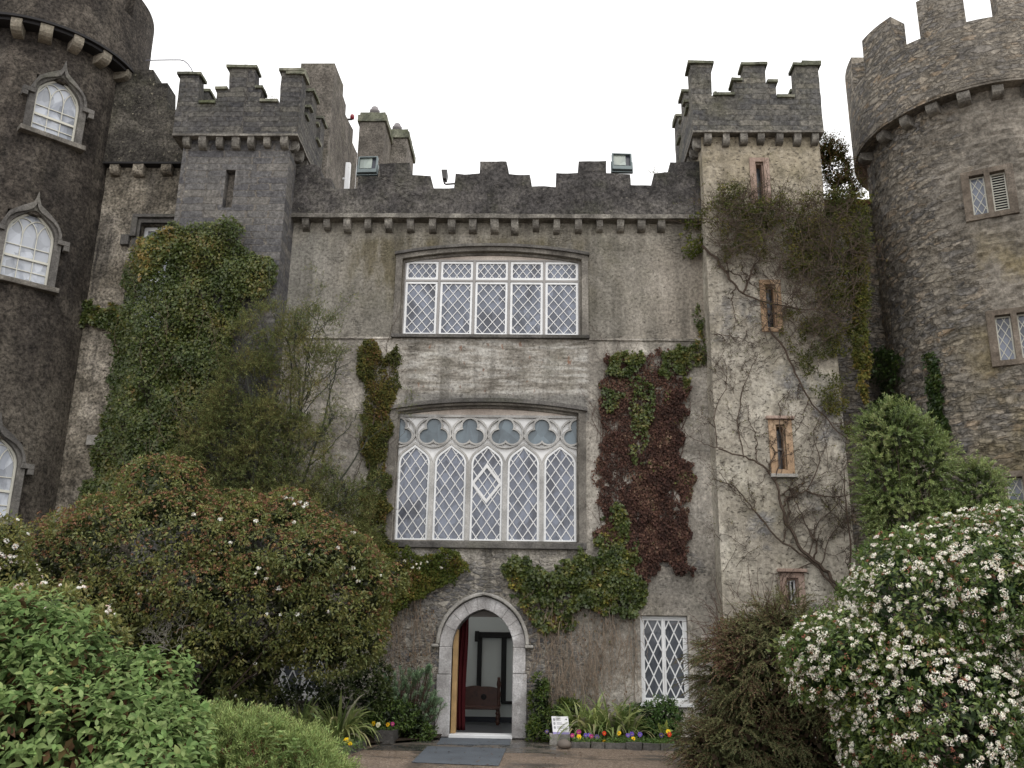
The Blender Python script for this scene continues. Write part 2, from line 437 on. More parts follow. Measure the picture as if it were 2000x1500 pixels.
def glass(name, col, col2, rough=0.06, spec=0.5, cell=None):
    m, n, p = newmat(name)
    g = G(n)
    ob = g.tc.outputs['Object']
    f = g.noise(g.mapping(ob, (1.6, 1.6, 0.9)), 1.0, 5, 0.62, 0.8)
    c = g.ramp(f, [(0.40, col2), (0.52, col)])  # dark blotches painted in for reflected trees and a dim interior
    # uneven reflections of tilted old quarries, painted as a tone per cell
    v = g.voro(g.mapping(ob, (5.0, 5.0, 3.2)), 1.0, 'F1', 'Color')
    c = g.mix(0.7, c, g.mix(1.0, c, g.ramp(g.sep(v)[0], [(0, 0.55), (1, 1.4)]), 'MULTIPLY'))
    n.links.new(c, p.inputs['Base Color'])
    p.inputs['Roughness'].default_value = rough
    p.inputs['Specular IOR Level'].default_value = spec
    h = g.math('ADD', g.noise(ob, 5.0, 2, 0.5), g.math('MULTIPLY', g.sep(v)[1], 0.25))
    n.links.new(g.bump(h, 0.35, 0.02), p.inputs['Normal'])
    return m
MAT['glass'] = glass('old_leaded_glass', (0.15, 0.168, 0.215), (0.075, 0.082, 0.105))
MAT['window_stone'] = wallmat('weathered_window_stone', (0.105, 0.096, 0.084), (0.165, 0.152, 0.134), (0.24, 0.222, 0.195), speck=0.4, streak=0.3, bump=0.5, grain=24, big=1.3)
MAT['glass_blue'] = glass('blue_grey_tracery_glass', (0.13, 0.165, 0.19), (0.10, 0.125, 0.145))
MAT['glass_dark'] = glass('dark_ground_floor_glass', (0.085, 0.093, 0.108), (0.02, 0.022, 0.03), spec=0.5)
MAT['glass_net'] = glass('pane_over_white_net', (0.40, 0.425, 0.47), (0.24, 0.26, 0.30), rough=0.15)
MAT['black'] = simple('dark_hollow', (0.012, 0.012, 0.012), 0.9, 0.1)
MAT['slate_soffit'] = simple('black_gutter_lead', (0.02, 0.019, 0.02), 0.7, 0.25)

# ------------------------------------------------------------------ object helpers
def finish(name, me, mat, parent=None, bevel=0.0):
    o = bpy.data.objects.new(name, me)
    COL.objects.link(o)
    if mat is not None and len(me.materials) == 0:
        me.materials.append(mat if not isinstance(mat, str) else MAT[mat])
    if parent is not None:
        o.parent = parent
        o.matrix_parent_inverse = root_inverse(parent)
    if bevel > 0:
        b = o.modifiers.new('soft_edges', 'BEVEL')
        b.width = bevel
        b.segments = 2
        b.limit_method = 'ANGLE'
        b.angle_limit = R(35)
    return o
def root_inverse(parent):
    if parent.parent is None:
        return Matrix.LocRotScale(parent.location, parent.rotation_euler, parent.scale).inverted()
    return Matrix.Identity(4)
def tag(o, label=None, cat=None, group=None, kind=None):
    if label: o['label'] = label
    if cat: o['category'] = cat
    if group: o['group'] = group
    if kind: o['kind'] = kind
    return o
def thing(name, label, cat, loc=(0, 0, 0), group=None):
    o = bpy.data.objects.new(name, None)
    o.empty_display_size = 0.3
    COL.objects.link(o)
    o.location = loc
    return tag(o, label, cat, group)

class MB:
    """collects polygons into one mesh"""
    def __init__(s):
        s.v, s.f, s.uv = [], [], []
    def add(s, verts, faces, uvs=None):
        b = len(s.v)
        s.v += [tuple(map(float, q)) for q in verts]
        for k, fc in enumerate(faces):
            s.f.append([b + i for i in fc])
            s.uv.append(uvs[k] if uvs else None)
        return s
    def box(s, x0, x1, y0, y1, z0, z1, j=0.0):
        v = [(x, y, z) for z in (z0, z1) for y in (y0, y1) for x in (x0, x1)]
        if j:
            v = [tuple(c + random.uniform(-j, j) for c in q) for q in v]
        return s.add(v, [(0, 2, 3, 1), (4, 5, 7, 6), (0, 1, 5, 4), (1, 3, 7, 5), (3, 2, 6, 7), (2, 0, 4, 6)])
    def hexa(s, P):
        """8 points: 4 bottom ring, 4 top ring"""
        return s.add(P, [(3, 2, 1, 0), (4, 5, 6, 7), (0, 1, 5, 4), (1, 2, 6, 5), (2, 3, 7, 6), (3, 0, 4, 7)])
    def plate(s, outer, holes, y0, y1, fn=None):
        """a plate in the XZ plane between y0 (front) and y1; fn maps (u, depth, z) to the world"""
        loops = [list(outer)] + [list(h) for h in holes]
        def area(l): return sum(l[i][0] * l[(i + 1) % len(l)][1] - l[(i + 1) % len(l)][0] * l[i][1] for i in range(len(l)))
        loops = [l if (area(l) > 0) == (k == 0) else l[::-1] for k, l in enumerate(loops)]
        flat = [q for l in loops for q in l]
        tris = tessellate_polygon([[Vector((q[0], q[1], 0)) for q in l] for l in loops])
        fn = fn or (lambda u, d, z: (u, d, z))
        nn = len(flat)
        V = [fn(q[0], y0, q[1]) for q in flat] + [fn(q[0], y1, q[1]) for q in flat]
        Fc = []
        for t in tris:
            a, b, c = (flat[i] for i in t)
            ccw = (b[0] - a[0]) * (c[1] - a[1]) - (c[0] - a[0]) * (b[1] - a[1])
            if abs(ccw) < 1e-12: continue
            t = t if ccw > 0 else t[::-1]
            Fc.append(tuple(t))                          # front faces -y
            Fc.append(tuple(i + nn for i in t[::-1]))
        k = 0
        for l in loops:
            m_ = len(l)
            for i in range(m_):
                a, b = k + i, k + (i + 1) % m_
                Fc.append((b, a, a + nn, b + nn))
            k += m_
        return s.add(V, Fc)
    def extrude_prof(s, prof, o, out, tan, w):
        """profile [(out, z)] swept along tan by +-w/2 from point o"""
        o, out, tan = Vector(o), Vector(out), Vector(tan)
        n = len(prof)
        V = [tuple(o + out * a + Vector((0, 0, b)) + tan * (sgn * w / 2)) for sgn in (-1, 1) for a, b in prof]
        Fc = [tuple(range(n)), tuple(range(2 * n - 1, n - 1, -1))] + [(i, i + n, (i + 1) % n + n, (i + 1) % n) for i in range(n)]
        return s.add(V, Fc)
    def tube(s, path, r0, r1=None, sides=6, cap=True):
        r1 = r0 if r1 is None else r1
        P = [Vector(p) for p in path]
        n = len(P)
        V, Fc = [], []
        ref = None
        for i, p in enumerate(P):
            t = (P[min(i + 1, n - 1)] - P[max(i - 1, 0)])
            if t.length < 1e-9: t = Vector((0, 0, 1))
            t.normalize()
            if ref is None or abs(ref.dot(t)) > 0.95:
                ref = Vector((0.31, 0.9, 0.2)) if abs(t.z) > 0.7 else Vector((0, 0, 1))
            a = t.cross(ref).normalized()
            b = a.cross(t)
            r = r0 + (r1 - r0) * i / max(n - 1, 1)
            for k in range(sides):
                q = 2 * math.pi * k / sides
                V.append(tuple(p + a * (r * math.cos(q)) + b * (r * math.sin(q))))
        for i in range(n - 1):
            for k in range(sides):
                k2 = (k + 1) % sides
                Fc.append((i * sides + k, i * sides + k2, (i + 1) * sides + k2, (i + 1) * sides + k))
        if cap:
            Fc.append(tuple(range(sides - 1, -1, -1)))
            Fc.append(tuple((n - 1) * sides + k for k in range(sides)))
        return s.add(V, Fc)
    def lathe(s, prof, c=(0, 0, 0), n=16):
        V = [(c[0] + r * math.cos(2 * math.pi * k / n), c[1] + r * math.sin(2 * math.pi * k / n), c[2] + z) for r, z in prof for k in range(n)]
        Fc = [(i * n + k, i * n + (k + 1) % n, (i + 1) * n + (k + 1) % n, (i + 1) * n + k) for i in range(len(prof) - 1) for k in range(n)]
        Fc += [tuple(range(n - 1, -1, -1)), tuple((len(prof) - 1) * n + k for k in range(n))]
        return s.add(V, Fc)
    def build(s, name, mat, parent=None, bevel=0.0, smooth=False, rough=0.0, cut=0.0):
        me = bpy.data.meshes.new(name)
        me.from_pydata(s.v, [], s.f)
        if cut > 0 or rough > 0:
            import bmesh
            bm = bmesh.new()
            bm.from_mesh(me)
            bmesh.ops.remove_doubles(bm, verts=bm.verts, dist=1e-4)
            if cut > 0:
                for _ in range(5):
                    lng = [e for e in bm.edges if e.calc_length() > cut]
                    if not lng: break
                    bmesh.ops.subdivide_edges(bm, edges=lng, cuts=1, use_grid_fill=True)
                bmesh.ops.triangulate(bm, faces=[f for f in bm.faces if len(f.verts) > 4])
            for v in bm.verts:
                q = v.co
                d = mnoise.noise_vector(q * 2.3) * rough + mnoise.noise_vector(q * 7.0) * rough * 0.6
                v.co = q + d
            bm.to_mesh(me)
            bm.free()
        me.update()
        ul = me.uv_layers.new(name='UVMap')
        vs = me.vertices
        plain = cut == 0 and rough == 0
        for p in me.polygons:
            n = p.normal
            ex = s.uv[p.index] if plain and p.index < len(s.uv) else None
            for k, li in enumerate(p.loop_indices):
                if ex:
                    ul.data[li].uv = ex[k]
                    continue
                q = vs[me.loops[li].vertex_index].co
                if abs(n.z) > 0.75: ul.data[li].uv = (q.x, q.y)
                elif abs(n.x) > abs(n.y): ul.data[li].uv = (q.y + 3.3, q.z)
                else: ul.data[li].uv = (q.x, q.z)
            if smooth: p.use_smooth = True
        return finish(name, me, mat, parent, bevel)

def wob_poly(poly, step=0.12, amp=0.012, seed=0.0):
    """break long edges and push the points about a little: worn masonry edges"""
    out = []
    n = len(poly)
    for i in range(n):
        a, b = poly[i], poly[(i + 1) % n]
        L = math.hypot(b[0] - a[0], b[1] - a[1])
        k = max(1, int(L / step))
        for j in range(k):
            t = j / k
            x, z = a[0] + (b[0] - a[0]) * t, a[1] + (b[1] - a[1]) * t
            q = mnoise.noise_vector(Vector((x * 3.1 + seed, z * 3.1, seed)))
            out.append((x + q.x * amp, z + q.y * amp))
    return out
def arc_top(x0, x1, z0, rise, n=14):
    """points of a shallow segmental arch from x1 to x0 (right to left)"""
    w = (x1 - x0) / 2
    rr = (w * w + rise * rise) / (2 * rise)
    cz = z0 + rise - rr
    cx = (x0 + x1) / 2
    a = math.asin(w / rr)
    return [(cx + rr * math.sin(a - 2 * a * k / n), cz + rr * math.cos(a - 2 * a * k / n)) for k in range(n + 1)]
def pointed(cx, w, z0, h, n=10):
    """points of a two-centred pointed arch, right springing to left springing"""
    c = (h * h - w * w) / (2 * w)
    rr = w + c
    a1 = math.atan2(h, c)
    right = [(cx - c + rr * math.cos(a1 * k / n), z0 + rr * math.sin(a1 * k / n)) for k in range(n + 1)]
    left = [(2 * cx - x, z) for x, z in right[::-1]][1:]
    return right + left
def ogee_head(cx, w, z0, h):
    """light head of the traceried window: round shoulders drawn up to a point"""
    T = [(1, 0), (0.985, 0.13), (0.93, 0.29), (0.82, 0.45), (0.66, 0.585), (0.48, 0.70), (0.3, 0.815), (0.13, 0.925), (0, 1)]
    right = [(cx + w * a, z0 + h * b) for a, b in T]
    return right + [(2 * cx - x, z) for x, z in right[::-1]][1:]
def inset(poly, d):
    """inset a roughly convex polygon by d"""
    n = len(poly)
    A = sum(poly[i][0] * poly[(i + 1) % n][1] - poly[(i + 1) % n][0] * poly[i][1] for i in range(n))
    sg = 1 if A > 0 else -1
    out = []
    for i in range(n):
        p0, p1, p2 = Vector(poly[i - 1]), Vector(poly[i]), Vector(poly[(i + 1) % n])
        e1, e2 = (p1 - p0).normalized(), (p2 - p1).normalized()
        n1, n2 = Vector((-e1.y, e1.x)) * sg, Vector((-e2.y, e2.x)) * sg
        m_ = n1 + n2
        k = max(m_.dot(n1), 0.35)
        q = p1 + m_ * (d / k)
        out.append((q.x, q.y))
    return out
def clip_line(poly, p, d):
    """pieces of the line p + t d inside poly"""
    ts = []
    n = len(poly)
    for i in range(n):
        a, b = poly[i], poly[(i + 1) % n]
        ex, ez = b[0] - a[0], b[1] - a[1]
        den = d[0] * ez - d[1] * ex
        if abs(den) < 1e-12: continue
        t = ((a[0] - p[0]) * ez - (a[1] - p[1]) * ex) / den
        u = ((a[0] - p[0]) * d[1] - (a[1] - p[1]) * d[0]) / den
        if 0 <= u < 1: ts.append(t)
    ts.sort()
    return [(ts[i], ts[i + 1]) for i in range(0, len(ts) - 1, 2)]
def lattice(mb, poly, dx, dz, w, y, th, ox=0.0, oz=0.0, fn=None):
    """diamond lattice of crossing bars clipped to poly"""
    xs = [q[0] for q in poly]; zs = [q[1] for q in poly]
    cx, cz = (min(xs) + max(xs)) / 2 + ox, min(zs) + oz
    fn = fn or (lambda u, d, z: (u, d, z))
    L = math.hypot(dx / 2, dz / 2)
    N = int((max(xs) - min(xs)) / dx + (max(zs) - min(zs)) / dz) + 3
    for s, dy in ((1, 0.0), (-1, th * 0.45)):
        d = (s * dx / 2 / L, dz / 2 / L)
        nx, nz = -d[1] * w / 2, d[0] * w / 2
        for k in range(-N, N + 1):
            p = (cx + k * dx, cz)
            for t0, t1 in clip_line(poly, p, d):
                if t1 - t0 < 0.01: continue
                a = (p[0] + d[0] * t0, p[1] + d[1] * t0)
                b = (p[0] + d[0] * t1, p[1] + d[1] * t1)
                q = [(a[0] + nx, a[1] + nz), (b[0] + nx, b[1] + nz), (b[0] - nx, b[1] - nz), (a[0] - nx, a[1] - nz)]
                V = [fn(u, y + dy, z) for u, z in q] + [fn(u, y + dy + th, z) for u, z in q]
                mb.add(V, [(0, 1, 2, 3)[::-1], (0, 1, 5, 4), (2, 3, 7, 6)])
    return mb
def rect(x0, x1, z0, z1):
    return [(x0, z0), (x1, z0), (x1, z1), (x0, z1)]
def frame(mb, poly, wd_, y0, y1, fn=None):
    return mb.plate(poly, [inset(poly, wd_)], y0, y1, fn)
#@@PART2
# ------------------------------------------------------------------ ground
g_ = MB()
g_.add([(-400, -60, 0), (400, -60, 0), (400, 400, 0), (-400, 400, 0)], [(0, 1, 2, 3)])
def ground_mat():
    m, n, p = newmat('wet_gravel_tarmac')
    g = G(n)
    ob = g.tc.outputs['Object']
    v = g.voro(ob, 55, 'F1', 'Color')
    c = g.ramp(g.sep(v)[0], [(0, (0.07, 0.05, 0.036)), (0.4, (0.15, 0.108, 0.075)), (0.75, (0.22, 0.165, 0.12)), (1, (0.36, 0.30, 0.25))])
    w = g.mrange(g.noise(ob, 0.7, 6, 0.65, 0.5), 0.50, 0.60)
    c = g.mix(g.math('MULTIPLY', w, 0.75), c, (0.045, 0.04, 0.038))
    n.links.new(c, p.inputs['Base Color'])
    n.links.new(g.mrange(w, 0, 1, 0.8, 0.35), p.inputs['Roughness'])
    n.links.new(g.bump(g.voro(ob, 55), 0.5, 0.01), p.inputs['Normal'])
    return m
MAT['ground'] = ground_mat()
def paving_mat():
    m, n, p = newmat('wet_dark_flagstones')
    g = G(n)
    ob = g.tc.outputs['Object']
    b = n.nodes.new('ShaderNodeTexBrick')
    b.inputs['Scale'].default_value = 1.0
    b.inputs['Brick Width'].default_value = 0.42
    b.inputs['Row Height'].default_value = 0.26
    b.inputs['Mortar Size'].default_value = 0.012
    b.inputs['Color1'].default_value = (0.04, 0.043, 0.046, 1)
    b.inputs['Color2'].default_value = (0.085, 0.08, 0.072, 1)
    b.inputs['Mortar'].default_value = (0.15, 0.13, 0.105, 1)
    wob = g.noise(ob, 1.5, 3, 0.5, out='Color')
    ad = n.nodes.new('ShaderNodeVectorMath'); ad.operation = 'MULTIPLY_ADD'
    g.put(ad.inputs[0], wob); ad.inputs[1].default_value = (0.1, 0.1, 0); g.put(ad.inputs[2], ob)
    n.links.new(ad.outputs[0], b.inputs['Vector'])
    f = g.mrange(g.noise(ob, 1.6, 5, 0.65), 0.45, 0.62)
    c = g.mix(g.math('MULTIPLY', f, 0.65), b.outputs['Color'], (0.14, 0.105, 0.075))
    n.links.new(c, p.inputs['Base Color'])
    n.links.new(g.mrange(f, 0, 1, 0.22, 0.75), p.inputs['Roughness'])
    n.links.new(g.bump(b.outputs['Fac'], -0.3, 0.01), p.inputs['Normal'])
    return m
MAT['paving'] = paving_mat()
tag(g_.build('ground', 'ground'), kind='structure')
pv = MB()
pv.add([(-2.9, -2.9, 0.004), (0.35, -2.9, 0.004), (0.45, 0.02, 0.004), (-2.6, 0.02, 0.004)], [(0, 1, 2, 3)])
tag(pv.build('paving', 'paving'), kind='structure')

# ------------------------------------------------------------------ corbels and copings
def corbel_mb(o, out, tan, d=0.22, h=0.27, w=0.17):
    d *= random.uniform(0.88, 1.04); h *= random.uniform(0.86, 1.1); w *= random.uniform(0.86, 1.1)
    o = (o[0] + tan[0] * random.uniform(-.02, .02), o[1] + tan[1] * random.uniform(-.02, .02), o[2])
    prof = [(-0.06, 0), (d, 0), (d, -0.42 * h), (0.93 * d, -0.66 * h), (0.76 * d, -0.85 * h), (0.5 * d, -0.96 * h), (0.2 * d, -h), (-0.06, -h)]
    return MB().extrude_prof(prof, o, out, tan, w)

# ------------------------------------------------------------------ the entrance front
front = thing('castle_front', 'three-storey rendered castle front between the two corner turrets, with the pointed doorway', 'castle', (-1.1, 0, 0))
XL, XR = -5.83, 3.80
up_x0, up_x1 = xz(787, 508)[0], xz(1135.5, 508)[0]
up_z0, up_z1 = xz(960, 655)[1], xz(960, 507)[1]
go_x0, go_x1 = xz(772.5, 902)[0], xz(1130, 902)[0]
go_z0, go_z1 = xz(950, 1058)[1], xz(950, 806)[1]
gw_x0, gw_x1 = xz(1252, 1290)[0], xz(1345, 1290)[0]
gw_z0, gw_z1 = xz(1297, 1373)[1], xz(1297, 1203)[1]
lw_x0, lw_x1 = xz(545, 1290)[0], xz(640, 1290)[0]
dr_cx = (xz(881, 1330)[0] + xz(1001, 1330)[0]) / 2
dr_w = (xz(1001, 1330)[0] - xz(881, 1330)[0]) / 2
dr_zs, dr_za = xz(941, 1264)[1], xz(943, 1190)[1]
DOOR = [(dr_cx + dr_w, -0.3)] + pointed(dr_cx, dr_w, dr_zs, dr_za - dr_zs) + [(dr_cx - dr_w, -0.3)]
up_rise, go_rise = 0.20, 0.17
UP = [(up_x0, up_z0), (up_x1, up_z0)] + arc_top(up_x0, up_x1, up_z1, up_rise)
GO = [(go_x0, go_z0), (go_x1, go_z0)] + arc_top(go_x0, go_x1, go_z1, go_rise)
GW = rect(gw_x0, gw_x1, gw_z0, gw_z1)
LW = rect(lw_x0, lw_x1, gw_z0, gw_z1)
ZT = xz(950, 432)[1]
wall = MB()
notch = [(dr_cx - dr_w, -0.3)] + DOOR[1:-1][::-1] + [(dr_cx + dr_w, -0.3)]
outer = [(XL, -0.3)] + notch + [(XR, -0.3), (XR, ZT + 0.1), (XL, ZT + 0.1)]
wall.plate(outer, [UP, GO, GW, LW], 0.0, 0.55)
wall.build('wall', 'facade', front)
# string course, roof table and parapet
zs = xz(1000, 661)[1]
for a_, b_ in ((up_x1 + 0.16, XR), (XL, up_x0 - 0.16)):
    MB().box(a_, b_, -0.04, 0.02, zs - 0.04, zs + 0.015).build('string_course', 'facade', front, rough=0.008, cut=0.3)
PY = -0.24
pb = xz(950, 419, PY)[1]
MB().box(XL, XR, PY - 0.04, 0.02, pb - 0.10, pb + 0.004).build('roof_table', 'corbel', front, rough=0.012, cut=0.25)
for k in range(18):
    x, z = xz(599.4 + 40.75 * k, 432, -0.12)
    corbel_mb((x + random.uniform(-.015, .015), 0, pb - 0.098), (0, -1, 0), (1, 0, 0), 0.23, 0.28 + random.uniform(-.02, .02), 0.165).build('corbel', 'corbel', front, rough=0.016, cut=0.09)
CR = [(578, 322), (618, 321), (626, 329), (629, 347), (647, 348), (651, 368), (697, 368), (699, 345), (742, 345), (742, 319), (800, 318), (801, 342), (841, 343), (846, 367),
      (886, 367), (889, 340), (937, 340), (938, 315), (990, 315), (993, 340), (1036, 341), (1039, 364), (1085, 364), (1087, 338), (1130, 338), (1131, 315), (1184, 315),
      (1185, 338), (1231, 340), (1232, 362), (1273, 362), (1278, 339), (1306, 337), (1309, 317), (1360, 315)]
crz = [xz(x, y, PY) for x, y in CR]
par = [(XL, pb)] + [(XR, pb)] + [(XR, crz[-1][1])] + crz[::-1][1:-1] + [(XL, crz[0][1])]
MB().plate(wob_poly(par, 0.11, 0.028, 2.0), [], PY, 0.30).build('parapet', 'parapet', front, bevel=0.045)

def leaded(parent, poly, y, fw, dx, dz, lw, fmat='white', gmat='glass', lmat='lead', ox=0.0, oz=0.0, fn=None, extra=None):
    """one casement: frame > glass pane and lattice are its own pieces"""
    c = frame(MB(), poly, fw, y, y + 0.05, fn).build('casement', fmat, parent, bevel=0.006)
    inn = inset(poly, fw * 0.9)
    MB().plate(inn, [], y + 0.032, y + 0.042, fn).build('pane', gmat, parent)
    l = MB()
    lattice(l, inset(poly, fw * 0.95), dx, dz, lw, y + 0.012, 0.012, ox, oz, fn)
    if extra: extra(l)
    l.build('lattice', lmat, parent)
    return c

# --- upper window: ten leaded lights under a shallow arch
sur = MB()
o_ = [(up_x0 - 0.15, up_z0 - 0.02), (up_x1 + 0.15, up_z0 - 0.02)] + arc_top(up_x0 - 0.15, up_x1 + 0.15, up_z1 + 0.12, up_rise + 0.02)
sur.plate(o_, [inset(UP, -0.004)], -0.05, 0.04)
o2 = [(up_x0 - 0.06, up_z0 - 0.01), (up_x1 + 0.06, up_z0 - 0.01)] + arc_top(up_x0 - 0.06, up_x1 + 0.06, up_z1 + 0.04, up_rise)
sur.plate(UP, [[(up_x0 + 0.05, up_z0 + 0.03), (up_x1 - 0.05, up_z0 + 0.03)] + arc_top(up_x0 + 0.05, up_x1 - 0.05, up_z1 - 0.05, up_rise - 0.01)], 0.06, 0.14)
upw = sur.build('arched_window', 'window_stone', front, bevel=0.012)
upw['label'] = 'wide upper window of ten leaded lights'
hood = arc_top(up_x0 - 0.18, up_x1 + 0.18, up_z1 + 0.15, up_rise + 0.02) + arc_top(up_x0 - 0.18, up_x1 + 0.18, up_z1 + 0.08, up_rise + 0.02)[::-1]
MB().plate(hood, [], -0.11, 0.01).build('hood_mould', 'dark_stone', upw, bevel=0.012)
MB().box(up_x0 - 0.17, up_x1 + 0.17, -0.10, 0.14, up_z0 - 0.085, up_z0 - 0.002).build('sill', 'dark_stone', upw, bevel=0.012)
zh = xz(960, 512, 0.12)[1]
ztr = xz(960, 549.5, 0.12)[1]
MB().plate([(up_x0 + 0.03, zh + 0.03), (up_x1 - 0.03, zh + 0.03)] + arc_top(up_x0 + 0.03, up_x1 - 0.03, up_z1 - 0.06, up_rise), [], 0.10, 0.16).build('tympanum', 'tympanum', upw)
ul, ur = up_x0 + 0.045, up_x1 - 0.045
pw = (ur - ul) / 5
grid = MB()
for k in range(6):
    grid.box(ul + pw * k - 0.028, ul + pw * k + 0.028, 0.085, 0.17, up_z0 + 0.02, zh + 0.03)
grid.box(ul, ur, 0.087, 0.168, ztr - 0.025, ztr + 0.025).box(ul, ur, 0.083, 0.172, zh, zh + 0.045).box(ul, ur, 0.083, 0.172, up_z0 + 0.001, up_z0 + 0.035)
grid.build('mullion_grid', 'greywood', upw, bevel=0.006)
for k in range(5):
    a, b = ul + pw * k + 0.03, ul + pw * (k + 1) - 0.03
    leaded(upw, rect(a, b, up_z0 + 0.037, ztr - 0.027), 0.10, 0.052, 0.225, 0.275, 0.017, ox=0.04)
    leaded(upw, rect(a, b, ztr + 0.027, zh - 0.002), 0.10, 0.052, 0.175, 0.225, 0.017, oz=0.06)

# --- lower great window with trefoil tracery
sur = MB()
o_ = [(go_x0 - 0.16, go_z0 - 0.02), (go_x1 + 0.16, go_z0 - 0.02)] + arc_top(go_x0 - 0.16, go_x1 + 0.16, go_z1 + 0.10, go_rise + 0.02)
sur.plate(o_, [inset(GO, -0.004)], -0.045, 0.04)
sur.plate(GO, [[(go_x0 + 0.035, go_z0 + 0.03), (go_x1 - 0.035, go_z0 + 0.03)] + arc_top(go_x0 + 0.035, go_x1 - 0.035, go_z1 - 0.04, go_rise - 0.01)], 0.07, 0.13)
gow = sur.build('traceried_window', 'window_stone', front, bevel=0.012)
gow['label'] = 'great window of five pointed lights under a row of trefoils'
hood = arc_top(go_x0 - 0.19, go_x1 + 0.19, go_z1 + 0.12, go_rise + 0.02) + arc_top(go_x0 - 0.19, go_x1 + 0.19, go_z1 + 0.03, go_rise + 0.02)[::-1]
MB().plate(hood, [], -0.12, 0.01).build('hood_mould', 'dark_stone', gow, bevel=0.015)
MB().box(go_x0 - 0.16, go_x1 + 0.16, -0.11, 0.16, go_z0 - 0.15, go_z0 - 0.012).build('sill', 'dark_stone', gow, bevel=0.015)
g_top = xz(950, 816, 0.13)[1]
MB().plate([(go_x0 + 0.03, g_top + 0.03), (go_x1 - 0.03, g_top + 0.03)] + arc_top(go_x0 + 0.03, go_x1 - 0.03, go_z1 - 0.05, go_rise), [], 0.12, 0.2).build('tympanum', 'tympanum', gow)
gp = (go_x1 - go_x0) / 5
g_sp = xz(950, 905, 0.13)[1]
g_ap = xz(950, 868, 0.13)[1]
rc = gp / 2
zc = g_top - rc * 0.86
MB().box(go_x0, go_x1, 0.168, 0.20, g_sp - 0.1, g_top + 0.05).build('white_infill', 'infill', gow)
trac = MB()
trac.box(go_x0 + 0.001, go_x1 - 0.001, 0.095, 0.166, g_top, g_top + 0.055)
blu = MB()
def tref(rl, d, a):
    best = 0.0
    for c in (90, 210, 330):
        ph = a - R(c)
        s_ = rl * rl - (d * math.sin(ph)) ** 2
        if s_ >= 0 and math.cos(ph) > 0:
            best = max(best, d * math.cos(ph) + math.sqrt(s_))
    return best
for k in range(6):
    cx = go_x0 + gp * k
    halves = ([(-90, 90)] if k == 0 else [(90, 270)] if k == 5 else [(-90, 90), (90, 270)])
    for a0, a1 in halves:
        A = [R(a0 + (a1 - a0) * i / 40) for i in range(41)]
        ro, ri = rc + 0.010, rc - 0.036
        sq = 0.86
        trac.plate([(cx + ro * math.cos(a), zc + sq * ro * math.sin(a)) for a in A] + [(cx + ri * math.cos(a), zc + sq * ri * math.sin(a)) for a in A[::-1]], [], 0.105, 0.166)
        to = [(cx + min(tref(0.204, 0.168, a), ri + 0.01) * math.cos(a), zc - 0.01 + 0.95 * min(tref(0.204, 0.168, a), ri + 0.01) * math.sin(a)) for a in A]
        ti = [(cx + tref(0.164, 0.168, a) * math.cos(a), zc - 0.01 + 0.95 * tref(0.164, 0.168, a) * math.sin(a)) for a in A]
        trac.plate(to + ti[::-1], [], 0.098, 0.160)
        blu.plate([(cx, zc - 0.01)] + ti if True else ti, [], 0.150, 0.156)
for k in range(5):
    cx = go_x0 + gp * (k + 0.5)
    oh = ogee_head(cx, rc + 0.0, g_sp - 0.02, g_ap - g_sp + 0.06)
    ih = ogee_head(cx, rc - 0.05, g_sp - 0.02, g_ap - g_sp)
    trac.plate(oh + ih[::-1], [], 0.112, 0.166)
for k in range(6):
    x = go_x0 + gp * k
    trac.box(x - (0.05 if k else -0.001), x + (0.05 if k < 5 else -0.001), 0.09, 0.18, go_z0 + 0.001, g_sp)
trac.build('tracery', 'tracery', gow, bevel=0.01)
blu.build('trefoil_glass', 'glass_blue', gow)
for k in range(5):
    cx = go_x0 + gp * (k + 0.5)
    hw = rc - 0.052
    poly = [(cx - hw, go_z0 + 0.02), (cx + hw, go_z0 + 0.02)] + ogee_head(cx, hw, g_sp - 0.02, g_ap - g_sp - 0.005)
    ex = None
    if k == 2:
        zm = xz(950, 944, 0.12)[1]
        def ex(l, cx=cx, zm=zm, hw=hw):
            a, b = 0.315, 0.44
            dm = [(cx - a, zm - 0.03), (cx, zm - b), (cx + a, zm - 0.03), (cx + a, zm + 0.03), (cx, zm + b), (cx - a, zm + 0.03)]
            l.plate(dm, [inset(dm, 0.06)], 0.122, 0.140)
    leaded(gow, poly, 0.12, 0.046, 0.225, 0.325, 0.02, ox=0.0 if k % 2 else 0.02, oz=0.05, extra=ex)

# --- the two ground floor windows
for nm, W_, lab in ((0, GW, 'white ground-floor casement pair right of the doorway'), (1, LW, 'white ground-floor casement pair behind the red-budded bush')):
    x0, x1 = W_[0][0], W_[1][0]
    z0, z1 = W_[0][1], W_[2][1]
    w_ = MB()
    w_.plate(rect(x0 - 0.14, x1 + 0.1, z0 - 0.02, z1 + 0.16), [inset(rect(x0, x1, z0, z1), -0.003)], -0.025, 0.05)
    win = w_.build('lattice_window', 'facade', front, bevel=0.012)
    win['label'] = lab
    frame(MB(), rect(x0 + 0.002, x1 - 0.002, z0 + 0.002, z1 - 0.002), 0.05, 0.08, 0.17).build('window_frame', 'white', win, bevel=0.005)
    MB().box(x0 - 0.06, x1 + 0.06, -0.06, 0.15, z0 - 0.075, z0 - 0.002).build('sill', 'white', win, bevel=0.008)
    cxm = (x0 + x1) / 2
    for a, b in ((x0 + 0.052, cxm - 0.004), (cxm + 0.004, x1 - 0.052)):
        leaded(win, rect(a, b, z0 + 0.052, z1 - 0.052), 0.095, 0.038, 0.205, 0.43, 0.024, gmat='glass_dark', lmat='white')

